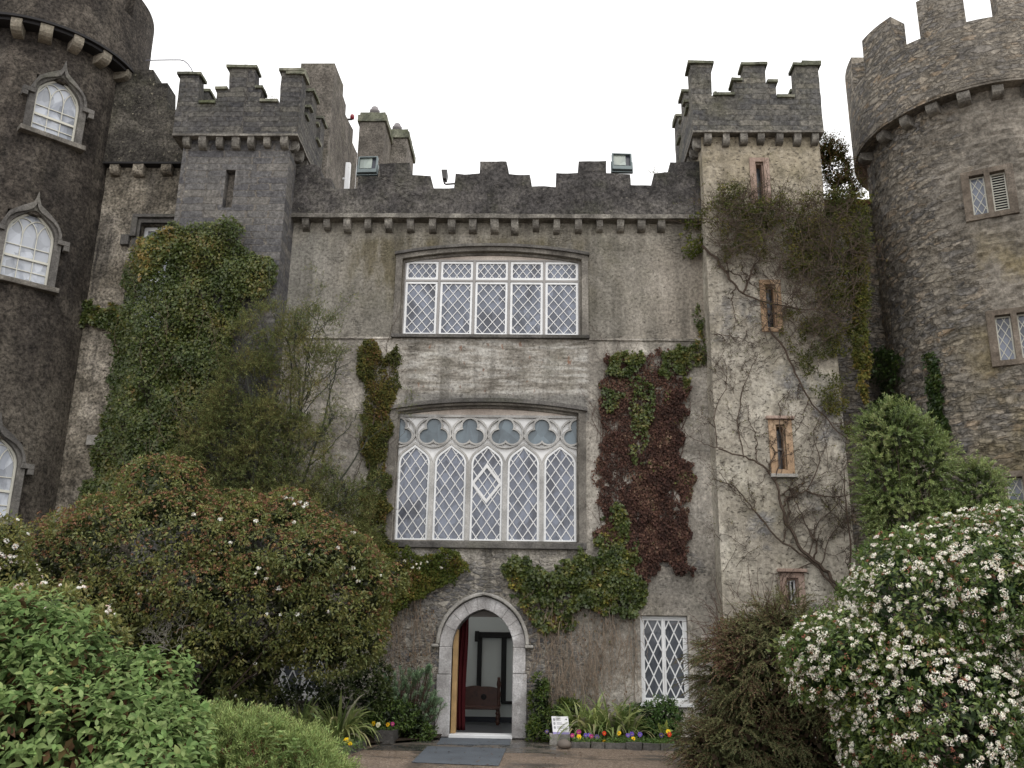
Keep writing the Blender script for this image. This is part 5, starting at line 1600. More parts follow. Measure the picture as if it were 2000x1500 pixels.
def blob_pts(B, n, back=0.35, lump=0.22, ls=0.55, seed=0, floor=0.03, deep=0.80):
    """points on the joint surface of ellipsoid blobs, with outward normals"""
    w = np.array([r[0] * r[2] + r[0] * r[1] + r[1] * r[2] for _, r in B]); w /= w.sum()
    Ps, Ns, got = [], [], 0
    for _ in range(40):
        k = RNG.choice(len(B), n, p=w)
        e = unit(rnd(n))
        c = np.array([b[0] for b in B])[k]; r = np.array([b[1] for b in B])[k]
        keep = (e[:, 1] < 0.35) | (RNG.random(n) < back)
        q = c + e * r
        f = 1 + lump * (vn(q, ls, seed) - 0.5) * 2 + lump * 0.5 * (vn(q, ls * 0.4, seed + 1) - 0.5) * 2
        q = c + e * r * f[:, None]
        for cc, rr in B:
            keep &= ~((((q - cc) / rr) ** 2).sum(1) < deep ** 2)
        keep &= q[:, 2] > floor
        Ps.append(q[keep]); Ns.append(unit(e / r)[keep]); got += int(keep.sum())
        if got >= n: break
    return np.concatenate(Ps)[:n], np.concatenate(Ns)[:n]
def bush_leaves(lv, B, n, size, cols, clumps=500, rc=0.16, aspect=0.5, tmpl='fold', seed=0, up=0.5, jit=0.25, inner=None, back=0.35, lump=0.22, droop=0.2, cpal=None):
    C, O = blob_pts(B, clumps, back, lump, seed=seed)
    k = RNG.integers(len(C), size=n)
    e = unit(rnd(n)); o = O[k]
    flip = (e * o).sum(1) < -0.15
    e[flip] *= -1
    r = rc * (0.45 + 0.55 * RNG.random((len(C), 1))[k]) * (0.25 + 0.85 * RNG.random((n, 1)))
    P = C[k] + e * r
    nn = unit(e * 0.55 + o * 0.45 + np.array([0, 0, up]) + rnd(n) * 0.38)
    D = unit(e + rnd(n) * 0.55 + np.array([0, 0, -droop]))
    s = size * (0.6 + 0.7 * RNG.random(n))
    cl = RNG.random(len(C))[k] * 0.5 + 0.5 * vn(C[k], 0.9, seed + 3)
    lv.add(P, D, nn, s, s * aspect, pal(n, cols, jit, cl), tmpl)
    if inner:                                      # inner leaves close the bush up, coloured darker for the shade inside
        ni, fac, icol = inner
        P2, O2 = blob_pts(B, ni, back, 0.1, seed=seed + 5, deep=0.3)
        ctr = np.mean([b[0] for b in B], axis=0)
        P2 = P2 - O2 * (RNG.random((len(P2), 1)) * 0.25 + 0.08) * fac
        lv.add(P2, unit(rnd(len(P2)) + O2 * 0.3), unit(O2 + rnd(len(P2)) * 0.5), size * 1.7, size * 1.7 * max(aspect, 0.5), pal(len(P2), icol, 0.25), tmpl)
    return C, O
def sprays(lv, B_, U, Lg, nl, ll, lw, cols, spread=0.9, droop=0.15, twig=None, tw=0.006, tmpl='blade', jit=0.25, clump=None, start=0.12):
    """leafy twigs: bases B_, directions U, lengths Lg, nl leaves on each"""
    S = len(B_)
    t = np.linspace(start, 1.0, nl)
    U = unit(U)
    side = unit(np.cross(U, unit(rnd(S))))
    oth = np.cross(U, side)
    P = B_[:, None] + U[:, None] * (Lg[:, None] * t)[..., None] + np.array([0, 0, -1.0]) * (droop * Lg[:, None] * t ** 2)[..., None]
    ang = (np.arange(nl) * 2.4)[None, :] + RNG.random((S, 1)) * 6.28
    rad = side[:, None] * np.cos(ang)[..., None] + oth[:, None] * np.sin(ang)[..., None]
    dz = np.array([0, 0, -1.0]) * (2 * droop * t)[None, :, None]
    D = U[:, None] + dz + rad * spread
    n = S * nl
    nn = unit(U[:, None] * 0.8 - rad * 0.35 + np.array([0, 0, 0.45]) + RNG.normal(size=(S, nl, 3)) * 0.3)
    s = ll * (0.65 + 0.6 * RNG.random(n))
    cc = pal(n, cols, jit, None if clump is None else np.repeat(clump, nl))
    lv.add(P.reshape(-1, 3), D.reshape(-1, 3), nn.reshape(-1, 3), s, s * (lw / ll), cc, tmpl)
    if twig is not None:
        for h in range(3):
            t0, t1 = h / 3, (h + 1) / 3
            a = B_ + U * (Lg * t0)[:, None] + np.array([0, 0, -1.0]) * (droop * Lg * t0 ** 2)[:, None]
            b = B_ + U * (Lg * t1)[:, None] + np.array([0, 0, -1.0]) * (droop * Lg * t1 ** 2)[:, None]
            lv.add(a, b - a, unit(rnd(S) + np.array([0, -1.0, 0])), np.linalg.norm(b - a, axis=1) * 1.05, tw, pal(S, [(*twig, 1)], 0.2), 'blade')
    return P
def flower_heads(lv, C, O, r, n_fl, fs, cols, flat=0.6):
    """domed heads of small florets"""
    k = np.repeat(np.arange(len(C)), n_fl)
    e = unit(rnd(len(k))); o = O[k]
    e = np.where(((e * o).sum(1) < 0)[:, None], -e, e)
    rr = np.broadcast_to(r, (len(C),))[k]
    P = C[k] + e * (rr * (0.75 + 0.3 * RNG.random(len(k))))[:, None] - o * ((rr * (1 - flat) * (e * o).sum(1)))[:, None]
    nn = unit(e + rnd(len(k)) * 0.3)
    lv.add(P, unit(np.cross(nn, rnd(len(k)))), nn, fs * (0.7 + 0.6 * RNG.random(len(k))), fs * (0.7 + 0.6 * RNG.random(len(k))), pal(len(k), cols, 0.08), 'petal')
def smooth_path(P, n=4, jit=0.0):
    """Catmull-Rom through points with a little wander"""
    P = [np.asarray(p, float) for p in P]
    Q = [2 * P[0] - P[1]] + P + [2 * P[-1] - P[-2]]
    out = []
    for i in range(1, len(Q) - 2):
        for j in range(n):
            t = j / n
            a = 0.5 * ((2 * Q[i]) + (-Q[i - 1] + Q[i + 1]) * t + (2 * Q[i - 1] - 5 * Q[i] + 4 * Q[i + 1] - Q[i + 2]) * t ** 2 + (-Q[i - 1] + 3 * Q[i] - 3 * Q[i + 1] + Q[i + 2]) * t ** 3)
            out.append(a + RNG.normal(size=3) * jit)
    out.append(P[-1])
    return out
def vine(mb, tips, P, r0, r1, Y, depth=2, kids=4, jit=0.02, spread=(25, 70), frac=0.5, up=0.3):
    """a climbing stem on the plane Y with side shoots; tips collects where leaves may sit"""
    path = smooth_path(P, 4, jit)
    for p in path: p[1] = min(p[1], Y - 0.01)
    mb.tube(path, r0, r1, 5, False)
    n = len(path)
    L = sum(np.linalg.norm(path[i + 1] - path[i]) for i in range(n - 1))
    tips += [(path[i], path[min(i + 1, n - 1)] - path[max(i - 1, 0)]) for i in range(n // 2, n)]
    if depth == 0: return
    for k in range(kids):
        i = int(n * (0.15 + 0.8 * (k + RNG.random()) / kids))
        i = min(max(i, 1), n - 2)
        d = unit((path[i + 1] - path[i - 1])[None])[0]
        a = R(RNG.uniform(*spread)) * (1 if RNG.random() < 0.5 else -1)
        c, s_ = math.cos(a), math.sin(a)
        dd = np.array([d[0] * c - d[2] * s_, 0, d[0] * s_ + d[2] * c + up])
        dd /= max(np.linalg.norm(dd), 1e-6)
        l = L * frac * RNG.uniform(0.35, 1.0)
        q = [path[i]]
        m_ = 4
        for j in range(m_):
            dd = dd + np.array([RNG.normal() * 0.28, 0, RNG.normal() * 0.22 + up * 0.12])
            dd /= np.linalg.norm(dd)
            q.append(q[-1] + dd * l / m_ + np.array([0, RNG.normal() * 0.015, 0]))
        rr = r0 + (r1 - r0) * i / n
        vine(mb, tips, q, rr * 0.62, max(rr * 0.25, 0.0028), Y, depth - 1, max(2, kids - 1), jit, spread, frac, up)
def pxs(L, Y): return [at(x, y, Y) for x, y in L]

# ------------------------------------------------------------------ climbers on the walls
# 1 dense ivy on the left turret and link wall
IV = thing('ivy', 'thick dark green ivy climbing the left corner turret and link wall', 'ivy', (-8.0, -1.0, 0))
ivy_poly = [(290, 462), (330, 446), (420, 452), (455, 446), (474, 455), (474, 492), (535, 505), (552, 540), (520, 575), (478, 590), (462, 640), (452, 720), (420, 790), (400, 860), (390, 980), (240, 1040), (168, 1045),
            (172, 960), (200, 850), (215, 760), (235, 640), (252, 540), (272, 490)]
def ivy_Y(px):
    edge = 345 - (px[:, 1] - 270) * 0.113
    return np.interp(px[:, 0] - edge, [-70, -20], [0.15, -0.88])
GREEN_IVY = [(0.03, 0.05, 0.016, 2), (0.046, 0.07, 0.023, 3), (0.068, 0.09, 0.03, 2.5), (0.105, 0.11, 0.038, 1.4), (0.13, 0.105, 0.045, 0.6)]
lv = Leaves()
q = poly_px(ivy_poly, 46000, 36, 0.10, 0.25, 16, 1)
wall_leaves(lv, q, ivy_Y(q), 0.5, 0.056, GREEN_IVY, 42, 1, 'ivy', 0.95)
q = poly_px([(130, 604), (170, 590), (245, 606), (245, 690), (215, 650), (150, 630)], 1300, 20, 0.2, 0.2, 14, 2)
wall_leaves(lv, q, 0.22, 0.22, 0.075, GREEN_IVY + [(0.13, 0.12, 0.03, 2)], 20, 2, 'ivy', 0.95)
q = poly_px([(285, 470), (345, 455), (330, 520), (280, 560)], 1200, 20, 0.3, 0.2, 10, 3)
wall_leaves(lv, q, ivy_Y(q), 0.5, 0.08, [(0.16, 0.135, 0.05, 1), (0.11, 0.12, 0.035, 1)], 20, 2, 'ivy', 0.95)
lv.build('foliage', 'leaf', IV)
mb, tips = MB(), []
for k in range(26):
    x = RNG.uniform(230, 430); y = RNG.uniform(560, 980)
    e = ivy_Y(np.array([[x, y]]))[0] - 0.42
    vine(mb, tips, pxs([(x, y), (x + RNG.normal() * 12, y - 40), (x + RNG.normal() * 25, y - 90)], e), 0.005, 0.0025, e, 1, 2)
mb.build('stems', 'ivy_bark', IV)

# weeds rooted in the copings
for wx, wy, Y, lab in ((1396, 184, -0.75, 'small weed tuft rooted in a notch of the stair turret battlements'), (536, 196, -0.95, 'dry weed wisps in a notch of the dark turret battlements'), (1278, 340, -0.1, 'tiny green weed on the parapet steps near the stair turret')):
    c = at(wx, wy, Y)
    t = thing('weed', lab, 'weed', tuple(c))
    lv = Leaves()
    n = 16
    U = rnd(n) * 0.45 + np.array([0, 0, 1.0])
    dry = wx == 536
    sprays(lv, c[None] + rnd(n) * np.array([0.06, 0.02, 0.0]), U, RNG.uniform(0.08, 0.2 if not dry else 0.3, n), 6, 0.035 if not dry else 0.012, 0.014 if not dry else 0.005, [(0.06, 0.08, 0.03, 2), (0.11, 0.11, 0.05, 1)], 0.9, 0.2, (0.10, 0.085, 0.05), 0.006)
    lv.build('leaves', 'matte_leaf', t)

# 2 airy wall shrub in front of the wall
WS = thing('wall_shrub', 'tall airy grey-green shrub of fine twigs standing against the front left of the great window', 'shrub', (-6.0, -1.5, 0))
mb, tips = MB(), []
root = at(520, 1180, -1.7)
stems = [[(520, 1180), (540, 1000), (565, 830), (568, 700), (545, 625)], [(530, 1150), (570, 950), (590, 800), (600, 700), (625, 610)], [(510, 1150), (490, 980), (500, 850), (480, 720), (468, 610)],
         [(540, 1100), (590, 950), (640, 790), (660, 690)], [(500, 1120), (440, 960), (400, 860), (370, 800)], [(560, 1120), (620, 1010), (690, 900), (720, 850)], [(540, 1050), (560, 900), (530, 740), (505, 600)],
         [(590, 1080), (640, 1000), (700, 960), (725, 940)], [(500, 1150), (400, 1010), (350, 940)], [(560, 900), (585, 780), (575, 680), (590, 600)], [(600, 880), (640, 830), (650, 815)]]
for s_ in stems:
    Y = RNG.uniform(-1.9, -1.2)
    vine(mb, tips, pxs(s_, Y), 0.034, 0.008, Y + 0.3, 2, 5, 0.015, (15, 45), 0.38, 0.5)
mb.build('stems', 'branch_green', WS)
SHR = [(0.052, 0.078, 0.034, 2), (0.08, 0.108, 0.048, 3), (0.115, 0.138, 0.06, 2.4), (0.15, 0.155, 0.075, 1.2), (0.17, 0.11, 0.065, 0.4)]
lv = Leaves()
def shrub_fill(poly, n, thr, soft, nl, seed, Y0=-2.0, Y1=-1.0, L=(0.18, 0.42), ll=0.06, lw=0.013):
    q = poly_px(poly, n, 38, thr, soft, 14, seed)
    P = on_plane(q, RNG.uniform(Y0, Y1, len(q)))
    U = rnd(len(P)) * 0.55 + np.array([0, -0.35, 0.75])
    sprays(lv, P, U, RNG.uniform(*L, len(P)), nl, ll, lw, SHR, 0.75, 0.25, (0.07, 0.055, 0.035), 0.008, clump=np.clip((vn(q, 40, seed + 4) - .2) / .6, 0, 1))
shrub_fill([(335, 990), (345, 870), (400, 800), (450, 760), (500, 790), (560, 800), (610, 830), (640, 880), (640, 960), (690, 1010), (720, 1060), (690, 1090), (560, 1060), (400, 1030)], 5600, 0.24, 0.3, 15, 11, -2.1, -0.9)
shrub_fill([(400, 820), (440, 700), (500, 690), (560, 740), (600, 800), (500, 830)], 900, 0.36, 0.25, 13, 15)
shrub_fill([(462, 640), (475, 590), (540, 600), (560, 660), (500, 730)], 420, 0.42, 0.2, 12, 12)
shrub_fill([(560, 620), (610, 595), (660, 640), (660, 720), (600, 780), (555, 740)], 800, 0.36, 0.2, 12, 13)
shrub_fill([(640, 960), (720, 930), (735, 1040), (740, 1080), (650, 1060)], 560, 0.3, 0.2, 12, 14)
idx = RNG.choice(len(tips), min(1500, len(tips)), replace=False)
tp = np.array([tips[i][0] for i in idx]); td = np.array([tips[i][1] for i in idx])
sprays(lv, tp, unit(td) + rnd(len(tp)) * 0.5, RNG.uniform(0.1, 0.26, len(tp)), 9, 0.055, 0.012, SHR, 0.8, 0.2)
lv.build('foliage', 'matte_leaf', WS)

# 3 orange-green climber down the left of the great window
CL = thing('climber', 'orange and olive small-leaved climber hanging left of the great window', 'climber', (-3.8, -0.1, 0))
OR = [(0.032, 0.043, 0.017, 3), (0.052, 0.063, 0.023, 3), (0.092, 0.09, 0.03, 2.2), (0.125, 0.085, 0.034, 1.0), (0.15, 0.07, 0.038, 0.5)]
lv = Leaves()
q = poly_px([(704, 672), (742, 668), (752, 690), (782, 682), (786, 740), (766, 800), (762, 900), (760, 1070), (735, 1090), (705, 1030), (715, 930), (704, 850), (712, 760)], 15500, 24, 0.17, 0.3, 15, 21)
wall_leaves(lv, q, 0.0, 0.22, 0.048, OR, 26, 21, 'fold', 0.75)
q = poly_px([(700, 1000), (765, 1060), (830, 1075), (900, 1078), (912, 1110), (870, 1145), (820, 1165), (770, 1210), (730, 1200), (700, 1100)], 12500, 22, 0.2, 0.3, 16, 22)
wall_leaves(lv, q, -0.02, 0.5, 0.05, [(0.03, 0.05, 0.013, 2), (0.055, 0.075, 0.02, 3), (0.09, 0.09, 0.026, 2), (0.14, 0.075, 0.03, 1)], 30, 22, 'fold', 0.7)
lv.build('foliage', 'matte_leaf', CL)
lv = Leaves()
pf = on_plane(np.array([(812, 1102), (818, 1110), (806, 1108), (835, 1098), (822, 1100), (862, 1108), (790, 1096)], float), -0.5)
flower_heads(lv, pf, np.tile([0, -0.8, 0.5], (len(pf), 1)), 0.035, 9, 0.022, [(0.6, 0.58, 0.5, 1)])
lv.build('blossoms', 'petal', CL)
mb, tips = MB(), []
for x, y in ((735, 1090), (745, 1000), (720, 960), (752, 880), (728, 830), (760, 780), (690, 1000)):
    vine(mb, tips, pxs([(x, y), (x + RNG.normal() * 8, y - 50), (x + RNG.normal() * 14, y - 110), (x + RNG.normal() * 14, y - 170)], -0.1), 0.012, 0.004, -0.04, 1, 4)
mb.build('stems', 'bark', CL)

# 4 red-brown creeper right of the great window, with its green tufts
VC = thing('creeper', 'dark red-brown wilted creeper hanging right of the great window', 'creeper', (1.9, -0.1, 0))
RED = [(0.036, 0.02, 0.016, 3.4), (0.058, 0.03, 0.023, 3), (0.095, 0.052, 0.037, 2), (0.14, 0.095, 0.065, 1.0), (0.05, 0.062, 0.025, 0.8)]
lv = Leaves()
q = poly_px([(1262, 880), (1290, 800), (1310, 760), (1338, 760), (1334, 860), (1344, 960), (1350, 1060), (1352, 1128), (1322, 1122), (1305, 1100), (1262, 1145), (1180, 1110), (1172, 1040), (1182, 990), (1240, 960)], 18000, 24, 0.12, 0.3, 17, 31)
wall_leaves(lv, q, 0.0, 0.2, 0.056, RED, 26, 31, 'fold', 0.7, 1.3, tilt=0.35)
q = poly_px([(1172, 760), (1185, 700), (1330, 685), (1338, 800), (1290, 900), (1262, 960), (1190, 1000), (1168, 960)], 10500, 22, 0.24, 0.3, 16, 32)
wall_leaves(lv, q, 0.0, 0.12, 0.052, RED, 26, 32, 'fold', 0.7, 1.3, tilt=0.35)
lv.build('foliage', 'dry_leaf', VC)
mb, tips = MB(), []
for k in range(60):
    x = RNG.uniform(1172, 1335); y1 = RNG.uniform(690, 880); L_ = RNG.uniform(90, 300)
    vine(mb, tips, pxs([(x + RNG.normal() * 12, min(y1 + L_, 1120)), (x + RNG.normal() * 8, y1 + L_ * 0.6), (x + RNG.normal() * 6, y1 + L_ * 0.3), (x, y1)], -0.03), 0.007, 0.003, -0.015, 1, 3, 0.01, (8, 28), 0.4, -0.1)
mb.build('stems', 'red_bark', VC)
# 5 green ivy: tufts above and a curtain over the doorway's right
IV2 = thing('ivy', 'bright green and yellow ivy sprawling over the wall between the doorway and the red creeper', 'ivy', (0.9, -0.1, 0))
YG = [(0.028, 0.048, 0.016, 2.4), (0.045, 0.068, 0.022, 3), (0.07, 0.092, 0.028, 2.2), (0.12, 0.13, 0.036, 1.2), (0.19, 0.17, 0.05, 0.4), (0.10, 0.05, 0.03, 0.7)]
lv = Leaves()
q = poly_px([(985, 1092), (1030, 1092), (1075, 1125), (1110, 1090), (1165, 1085), (1200, 1062), (1240, 1085), (1258, 1150), (1235, 1200), (1165, 1195), (1110, 1185), (1040, 1170), (1005, 1140)], 11500, 22, 0.22, 0.28, 17, 41)
wall_leaves(lv, q, 0.0, 0.36, 0.066, YG, 26, 41, 'ivy', 0.95)
q = poly_px([(1165, 1075), (1185, 1010), (1215, 985), (1225, 1040), (1250, 1100), (1220, 1120)], 1700, 20, 0.3, 0.25, 16, 45)
wall_leaves(lv, q, 0.0, 0.3, 0.064, YG, 26, 45, 'ivy', 0.95)
q = poly_px([(990, 1150), (1060, 1170), (1150, 1190), (1140, 1230), (1060, 1240), (1030, 1200)], 1300, 20, 0.4, 0.2, 8, 42)
wall_leaves(lv, q, 0.0, 0.2, 0.07, YG + [(0.12, 0.07, 0.03, 2)], 26, 42, 'fold', 0.8)
lv.build('foliage', 'leaf', IV2)
IV3 = thing('ivy', 'green ivy tufts along the top edge of the red-brown creeper', 'ivy', (2.0, -0.1, 7))
lv = Leaves()
for pl_, n in (([(1182, 690), (1205, 684), (1246, 686), (1248, 715), (1222, 738), (1190, 730)], 900), ([(1290, 690), (1320, 676), (1348, 682), (1352, 706), (1335, 745), (1300, 735)], 1100),
               ([(1225, 740), (1265, 740), (1275, 800), (1262, 905), (1240, 900), (1232, 830)], 500), ([(1330, 740), (1345, 740), (1340, 770), (1328, 770)], 90), ([(1175, 760), (1215, 770), (1200, 815), (1180, 800)], 160),
               ([(1362, 600), (1376, 600), (1380, 660), (1374, 720), (1360, 725)], 220)):
    q = poly_px(pl_, int(n * 1.7), 16, 0.28, 0.3, 13, 50 + n)
    wall_leaves(lv, q, 0.0, 0.2, 0.06, GREEN_IVY, 22, 51, 'ivy', 0.95)
lv.build('foliage', 'leaf', IV3)
# 6 dead vine tangle either side of the doorway
for nm, poly, n, lab in ((0, [(1040, 1170), (1130, 1190), (1245, 1195), (1242, 1290), (1235, 1375), (1060, 1375), (1045, 1280)], 170, 'dry brown hanging vine tangle on the wall right of the doorway'),
                         (1, [(740, 1180), (800, 1170), (850, 1190), (848, 1270), (840, 1340), (735, 1350)], 55, 'dry brown vine tangle on the wall left of the doorway')):
    DV = thing('dead_vine', lab, 'dead vine', (at(poly[0][0], 1300, 0)[0], -0.1, 0), 'dead vines beside the doorway')
    mb, tips = MB(), []
    q = poly_px(poly, n, 30, 0.2, 0.4, 6, 60 + nm)
    for x, y in q:
        L_ = RNG.uniform(40, 130)
        vine(mb, tips, pxs([(x, y - L_ / 2), (x + RNG.normal() * 6, y), (x + RNG.normal() * 10, y + L_ / 2)], -RNG.uniform(0.03, 0.16)), 0.0065, 0.003, 0.0, 1, 2, 0.012, (8, 35), 0.5, 0.0)
    mb.build('stems', 'dead_vine', DV)
    lv = Leaves()
    q = poly_px(poly, 220, 24, 0.42, 0.3, 6, 64 + nm)
    wall_leaves(lv, q, 0.0, 0.12, 0.05, [(0.13, 0.085, 0.05, 2), (0.18, 0.13, 0.085, 1.5), (0.09, 0.05, 0.03, 1), (0.07, 0.08, 0.03, 0.5)], 26, 61, 'fold', 0.6, 1.2)
    lv.build('foliage', 'dry_leaf', DV)

# 7 the big creeper on the stair turret
TC = thing('creeper', 'tangled brown-green creeper massed on the stair turret, bare stems spreading below', 'creeper', (6.2, -0.8, 0))
BR = [(0.034, 0.044, 0.018, 2.4), (0.054, 0.068, 0.025, 3.4), (0.085, 0.095, 0.032, 2.6), (0.125, 0.118, 0.038, 1.4), (0.13, 0.085, 0.042, 0.4)]
lv = Leaves()
TYF = -0.62
dense = [(1372, 420), (1388, 388), (1430, 376), (1500, 392), (1560, 384), (1610, 384), (1675, 398), (1690, 450), (1682, 540), (1690, 640), (1682, 720), (1664, 700), (1652, 620), (1600, 610), (1560, 560), (1540, 545), (1520, 520), (1470, 505), (1425, 500), (1385, 470)]
q = poly_px(dense, 17500, 30, 0.26, 0.3, 22, 71)
wall_leaves(lv, q, TYF, 0.65, 0.056, BR, 30, 71, 'fold', 0.6, 0.3, tilt=0.7)
q = poly_px([(1650, 470), (1690, 470), (1688, 600), (1694, 720), (1686, 790), (1668, 760), (1662, 640)], 4200, 22, 0.28, 0.25, 8, 72)
wall_leaves(lv, q, TYF, 0.4, 0.065, [(0.05, 0.066, 0.02, 2), (0.08, 0.088, 0.026, 2), (0.12, 0.10, 0.034, 1), (0.045, 0.05, 0.02, 2)], 22, 72, 'fold', 0.7)
q = poly_px([(1332, 430), (1370, 424), (1372, 500), (1340, 515), (1326, 480)], 700, 20, 0.35, 0.2, 8, 73)
wall_leaves(lv, q, -0.02, 0.4, 0.06, [(0.05, 0.07, 0.018, 2), (0.09, 0.10, 0.03, 2)], 22, 73, 'fold', 0.7)
q = poly_px([(1530, 600), (1660, 620), (1665, 760), (1660, 860), (1610, 800), (1560, 720), (1520, 660)], 3600, 26, 0.38, 0.25, 10, 74)
wall_leaves(lv, q, TYF, 0.2, 0.05, BR, 30, 74, 'fold', 0.6, 0.5, tilt=0.7)
mb, tips = MB(), []
main = [([(1646, 1165), (1620, 1120), (1578, 1085), (1545, 1035), (1527, 987), (1512, 935), (1480, 905), (1454, 893), (1403, 876)], 0.042),
        ([(1640, 1160), (1600, 1110), (1545, 1070), (1493, 1021), (1465, 985), (1437, 953), (1390, 935)], 0.026),
        ([(1527, 990), (1545, 968), (1574, 960), (1620, 972), (1660, 965)], 0.024), ([(1655, 1170), (1662, 1060), (1650, 980), (1655, 900)], 0.022),
        ([(1368, 480), (1400, 505), (1425, 545), (1450, 572), (1495, 590), (1545, 600), (1600, 605), (1660, 620)], 0.03), ([(1395, 655), (1420, 655), (1450, 664), (1490, 678)], 0.014),
        ([(1500, 640), (1540, 700), (1570, 760), (1610, 815), (1645, 850), (1670, 868)], 0.026), ([(1450, 572), (1470, 530), (1490, 480), (1500, 420)], 0.026), ([(1430, 550), (1415, 490), (1430, 430)], 0.018),
        ([(1512, 935), (1530, 880), (1520, 800), (1545, 760)], 0.016), ([(1454, 893), (1440, 820), (1460, 740), (1480, 690)], 0.014), ([(1403, 876), (1395, 820), (1420, 740), (1412, 700)], 0.013),
        ([(1574, 960), (1600, 900), (1590, 840), (1620, 780)], 0.014), ([(1578, 1085), (1600, 1020), (1640, 980), (1650, 930)], 0.015), ([(1600, 1110), (1630, 1040), (1660, 1010)], 0.013)]
for P_, r in main:
    vine(mb, tips, pxs(P_, TYF - 0.06), r, max(r * 0.35, 0.004), TYF - 0.01, 2, 6, 0.018, (20, 70), 0.36, 0.25)
for k in range(330):
    x, y = RNG.uniform(1380, 1680), RNG.uniform(385, 640)
    if y > 500 and x < 1500: continue
    e = TYF - RNG.uniform(0.35, 0.75)
    a = RNG.uniform(0, 6.28); l = RNG.uniform(20, 55)
    vine(mb, tips, pxs([(x, y), (x + math.cos(a) * l, y + math.sin(a) * l * 0.8), (x + math.cos(a) * l * 1.8 + RNG.normal() * 10, y + math.sin(a) * l * 1.6 - 10)], e), 0.008, 0.003, e, 1, 3, 0.02)
for k in range(46):                                       # fine bare shoots netting the wall
    x, y = RNG.uniform(1395, 1665), RNG.uniform(640, 1120)
    a = R(RNG.uniform(200, 340)); l = RNG.uniform(40, 110)
    vine(mb, tips, pxs([(x, y), (x + math.cos(a) * l * 0.5 + RNG.normal() * 8, y + math.sin(a) * l * 0.5), (x + math.cos(a) * l + RNG.normal() * 14, y + math.sin(a) * l)], TYF - 0.03), 0.006, 0.0026, TYF, 1, 4, 0.02, (25, 75), 0.6)
for k in range(34):
    x = RNG.uniform(1390, 1600)
    vine(mb, tips, pxs([(x, 410), (x + RNG.normal() * 8, 385), (x + RNG.normal() * 16, 355 + RNG.uniform(-12, 15))], TYF - 0.3), 0.006, 0.0025, TYF, 1, 3, 0.02)
mb.build('stems', 'creeper_bark', TC)
idx = RNG.choice(len(tips), min(2600, len(tips)), replace=False)
tp = np.array([tips[i][0] for i in idx]); td = np.array([tips[i][1] for i in idx])
k_ = RNG.random(len(tp)) < 0.6
sprays(lv, tp[k_], unit(td[k_]) + rnd(int(k_.sum())) * 0.6, RNG.uniform(0.05, 0.16, int(k_.sum())), 4, 0.035, 0.018, BR, 0.9, 0.1)
lv.build('foliage', 'matte_leaf', TC)
# 8 bush growing in the gap behind the turret
GB = thing('shrub', 'reddish-green twiggy shrub growing in the gap behind the stair turret', 'shrub', (6.9, 0.8, 9))
B = blob_defs([(1632, 330, 0.7, 34, 48, 0.35), (1648, 375, 0.7, 34, 40, 0.35), (1615, 300, 0.7, 22, 30, 0.3)])
lv = Leaves()
C, O = blob_pts(B, 760, 0.6, 0.35, 0.3)
sprays(lv, C - O * 0.15, O + rnd(len(C)) * 0.5 + np.array([0, 0, 0.5]), RNG.uniform(0.15, 0.42, len(C)), 11, 0.05, 0.026, [(0.03, 0.045, 0.014, 2), (0.06, 0.07, 0.02, 2), (0.11, 0.075, 0.03, 1.5), (0.14, 0.06, 0.03, 1)], 0.9, 0.1, (0.07, 0.045, 0.03), 0.008)
P, _ = blob_pts(B, 1800, 0.6, 0.1, deep=0.3)
lv.add(P - _ * 0.14, rnd(len(P)), rnd(len(P)), 0.08, 0.05, pal(len(P), [(0.025, 0.032, 0.012, 1)]), 'fold')  # inner fill, its shade put into the dark leaf colour
lv.build('foliage', 'matte_leaf', GB)
# 10 ivy on the right tower
for poly, n, lab in (([(1678, 812), (1690, 745), (1712, 700), (1728, 678), (1750, 676), (1764, 700), (1772, 750), (1786, 800), (1790, 840), (1700, 860)], 5200, 'dark pointed mass of ivy at the foot of the right round tower'),
                     ([(1818, 690), (1828, 688), (1834, 730), (1842, 770), (1850, 830), (1862, 880), (1850, 892), (1828, 850), (1818, 760)], 1500, 'thin strand of dark ivy on the right round tower')):
    t = thing('ivy', lab, 'ivy', (8.5, -1.5, 0))
    lv = Leaves()
    q = poly_px(poly, n, 22, 0.25, 0.25, 8, 80 + n)
    P, N = on_cyl_pts(q, RCX, RCY, RR)
    wall_leaves(lv, q, None, 0.5 if n > 3000 else 0.25, 0.075, [(0.014, 0.03, 0.01, 3), (0.024, 0.046, 0.014, 3), (0.045, 0.07, 0.02, 1.5), (0.075, 0.085, 0.025, 0.7)], 26, 81, 'ivy', 0.9, P=P, N=N)
    lv.build('foliage', 'leaf', t)

# ------------------------------------------------------------------ shrubs in the beds
def lobed(B, n, r0, r1, flat=0.75):
    """break a rounded bush up with smaller lobes pushing out of it"""
    P, O = blob_pts(B, n, 0.2, 0.1)
    out = list(B)
    for p, o in zip(P, O):
        r = RNG.uniform(r0, r1)
        if p[2] - r * 0.5 < 0.1: continue
        out.append((p - o * r * 0.35, np.array([r * RNG.uniform(0.9, 1.3), r, r * flat])))
    return out
def bush_stems(parent, base, B, n, mat='bark', r=0.03, name='stems'):
    mb = MB()
    P, O = blob_pts(B, n, 0.8, 0.1)
    for p, o in zip(P, O):
        q = p - o * 0.25
        b = np.asarray(base) + np.array([RNG.normal() * 0.15, RNG.normal() * 0.15, 0])
        m_ = (b + q) / 2 + np.array([0, 0, -0.1]) + RNG.normal(size=3) * 0.12
        mb.tube(smooth_path([b, m_, q], 4, 0.012), r, r * 0.3, 5, False)
    mb.build(name, mat, parent)
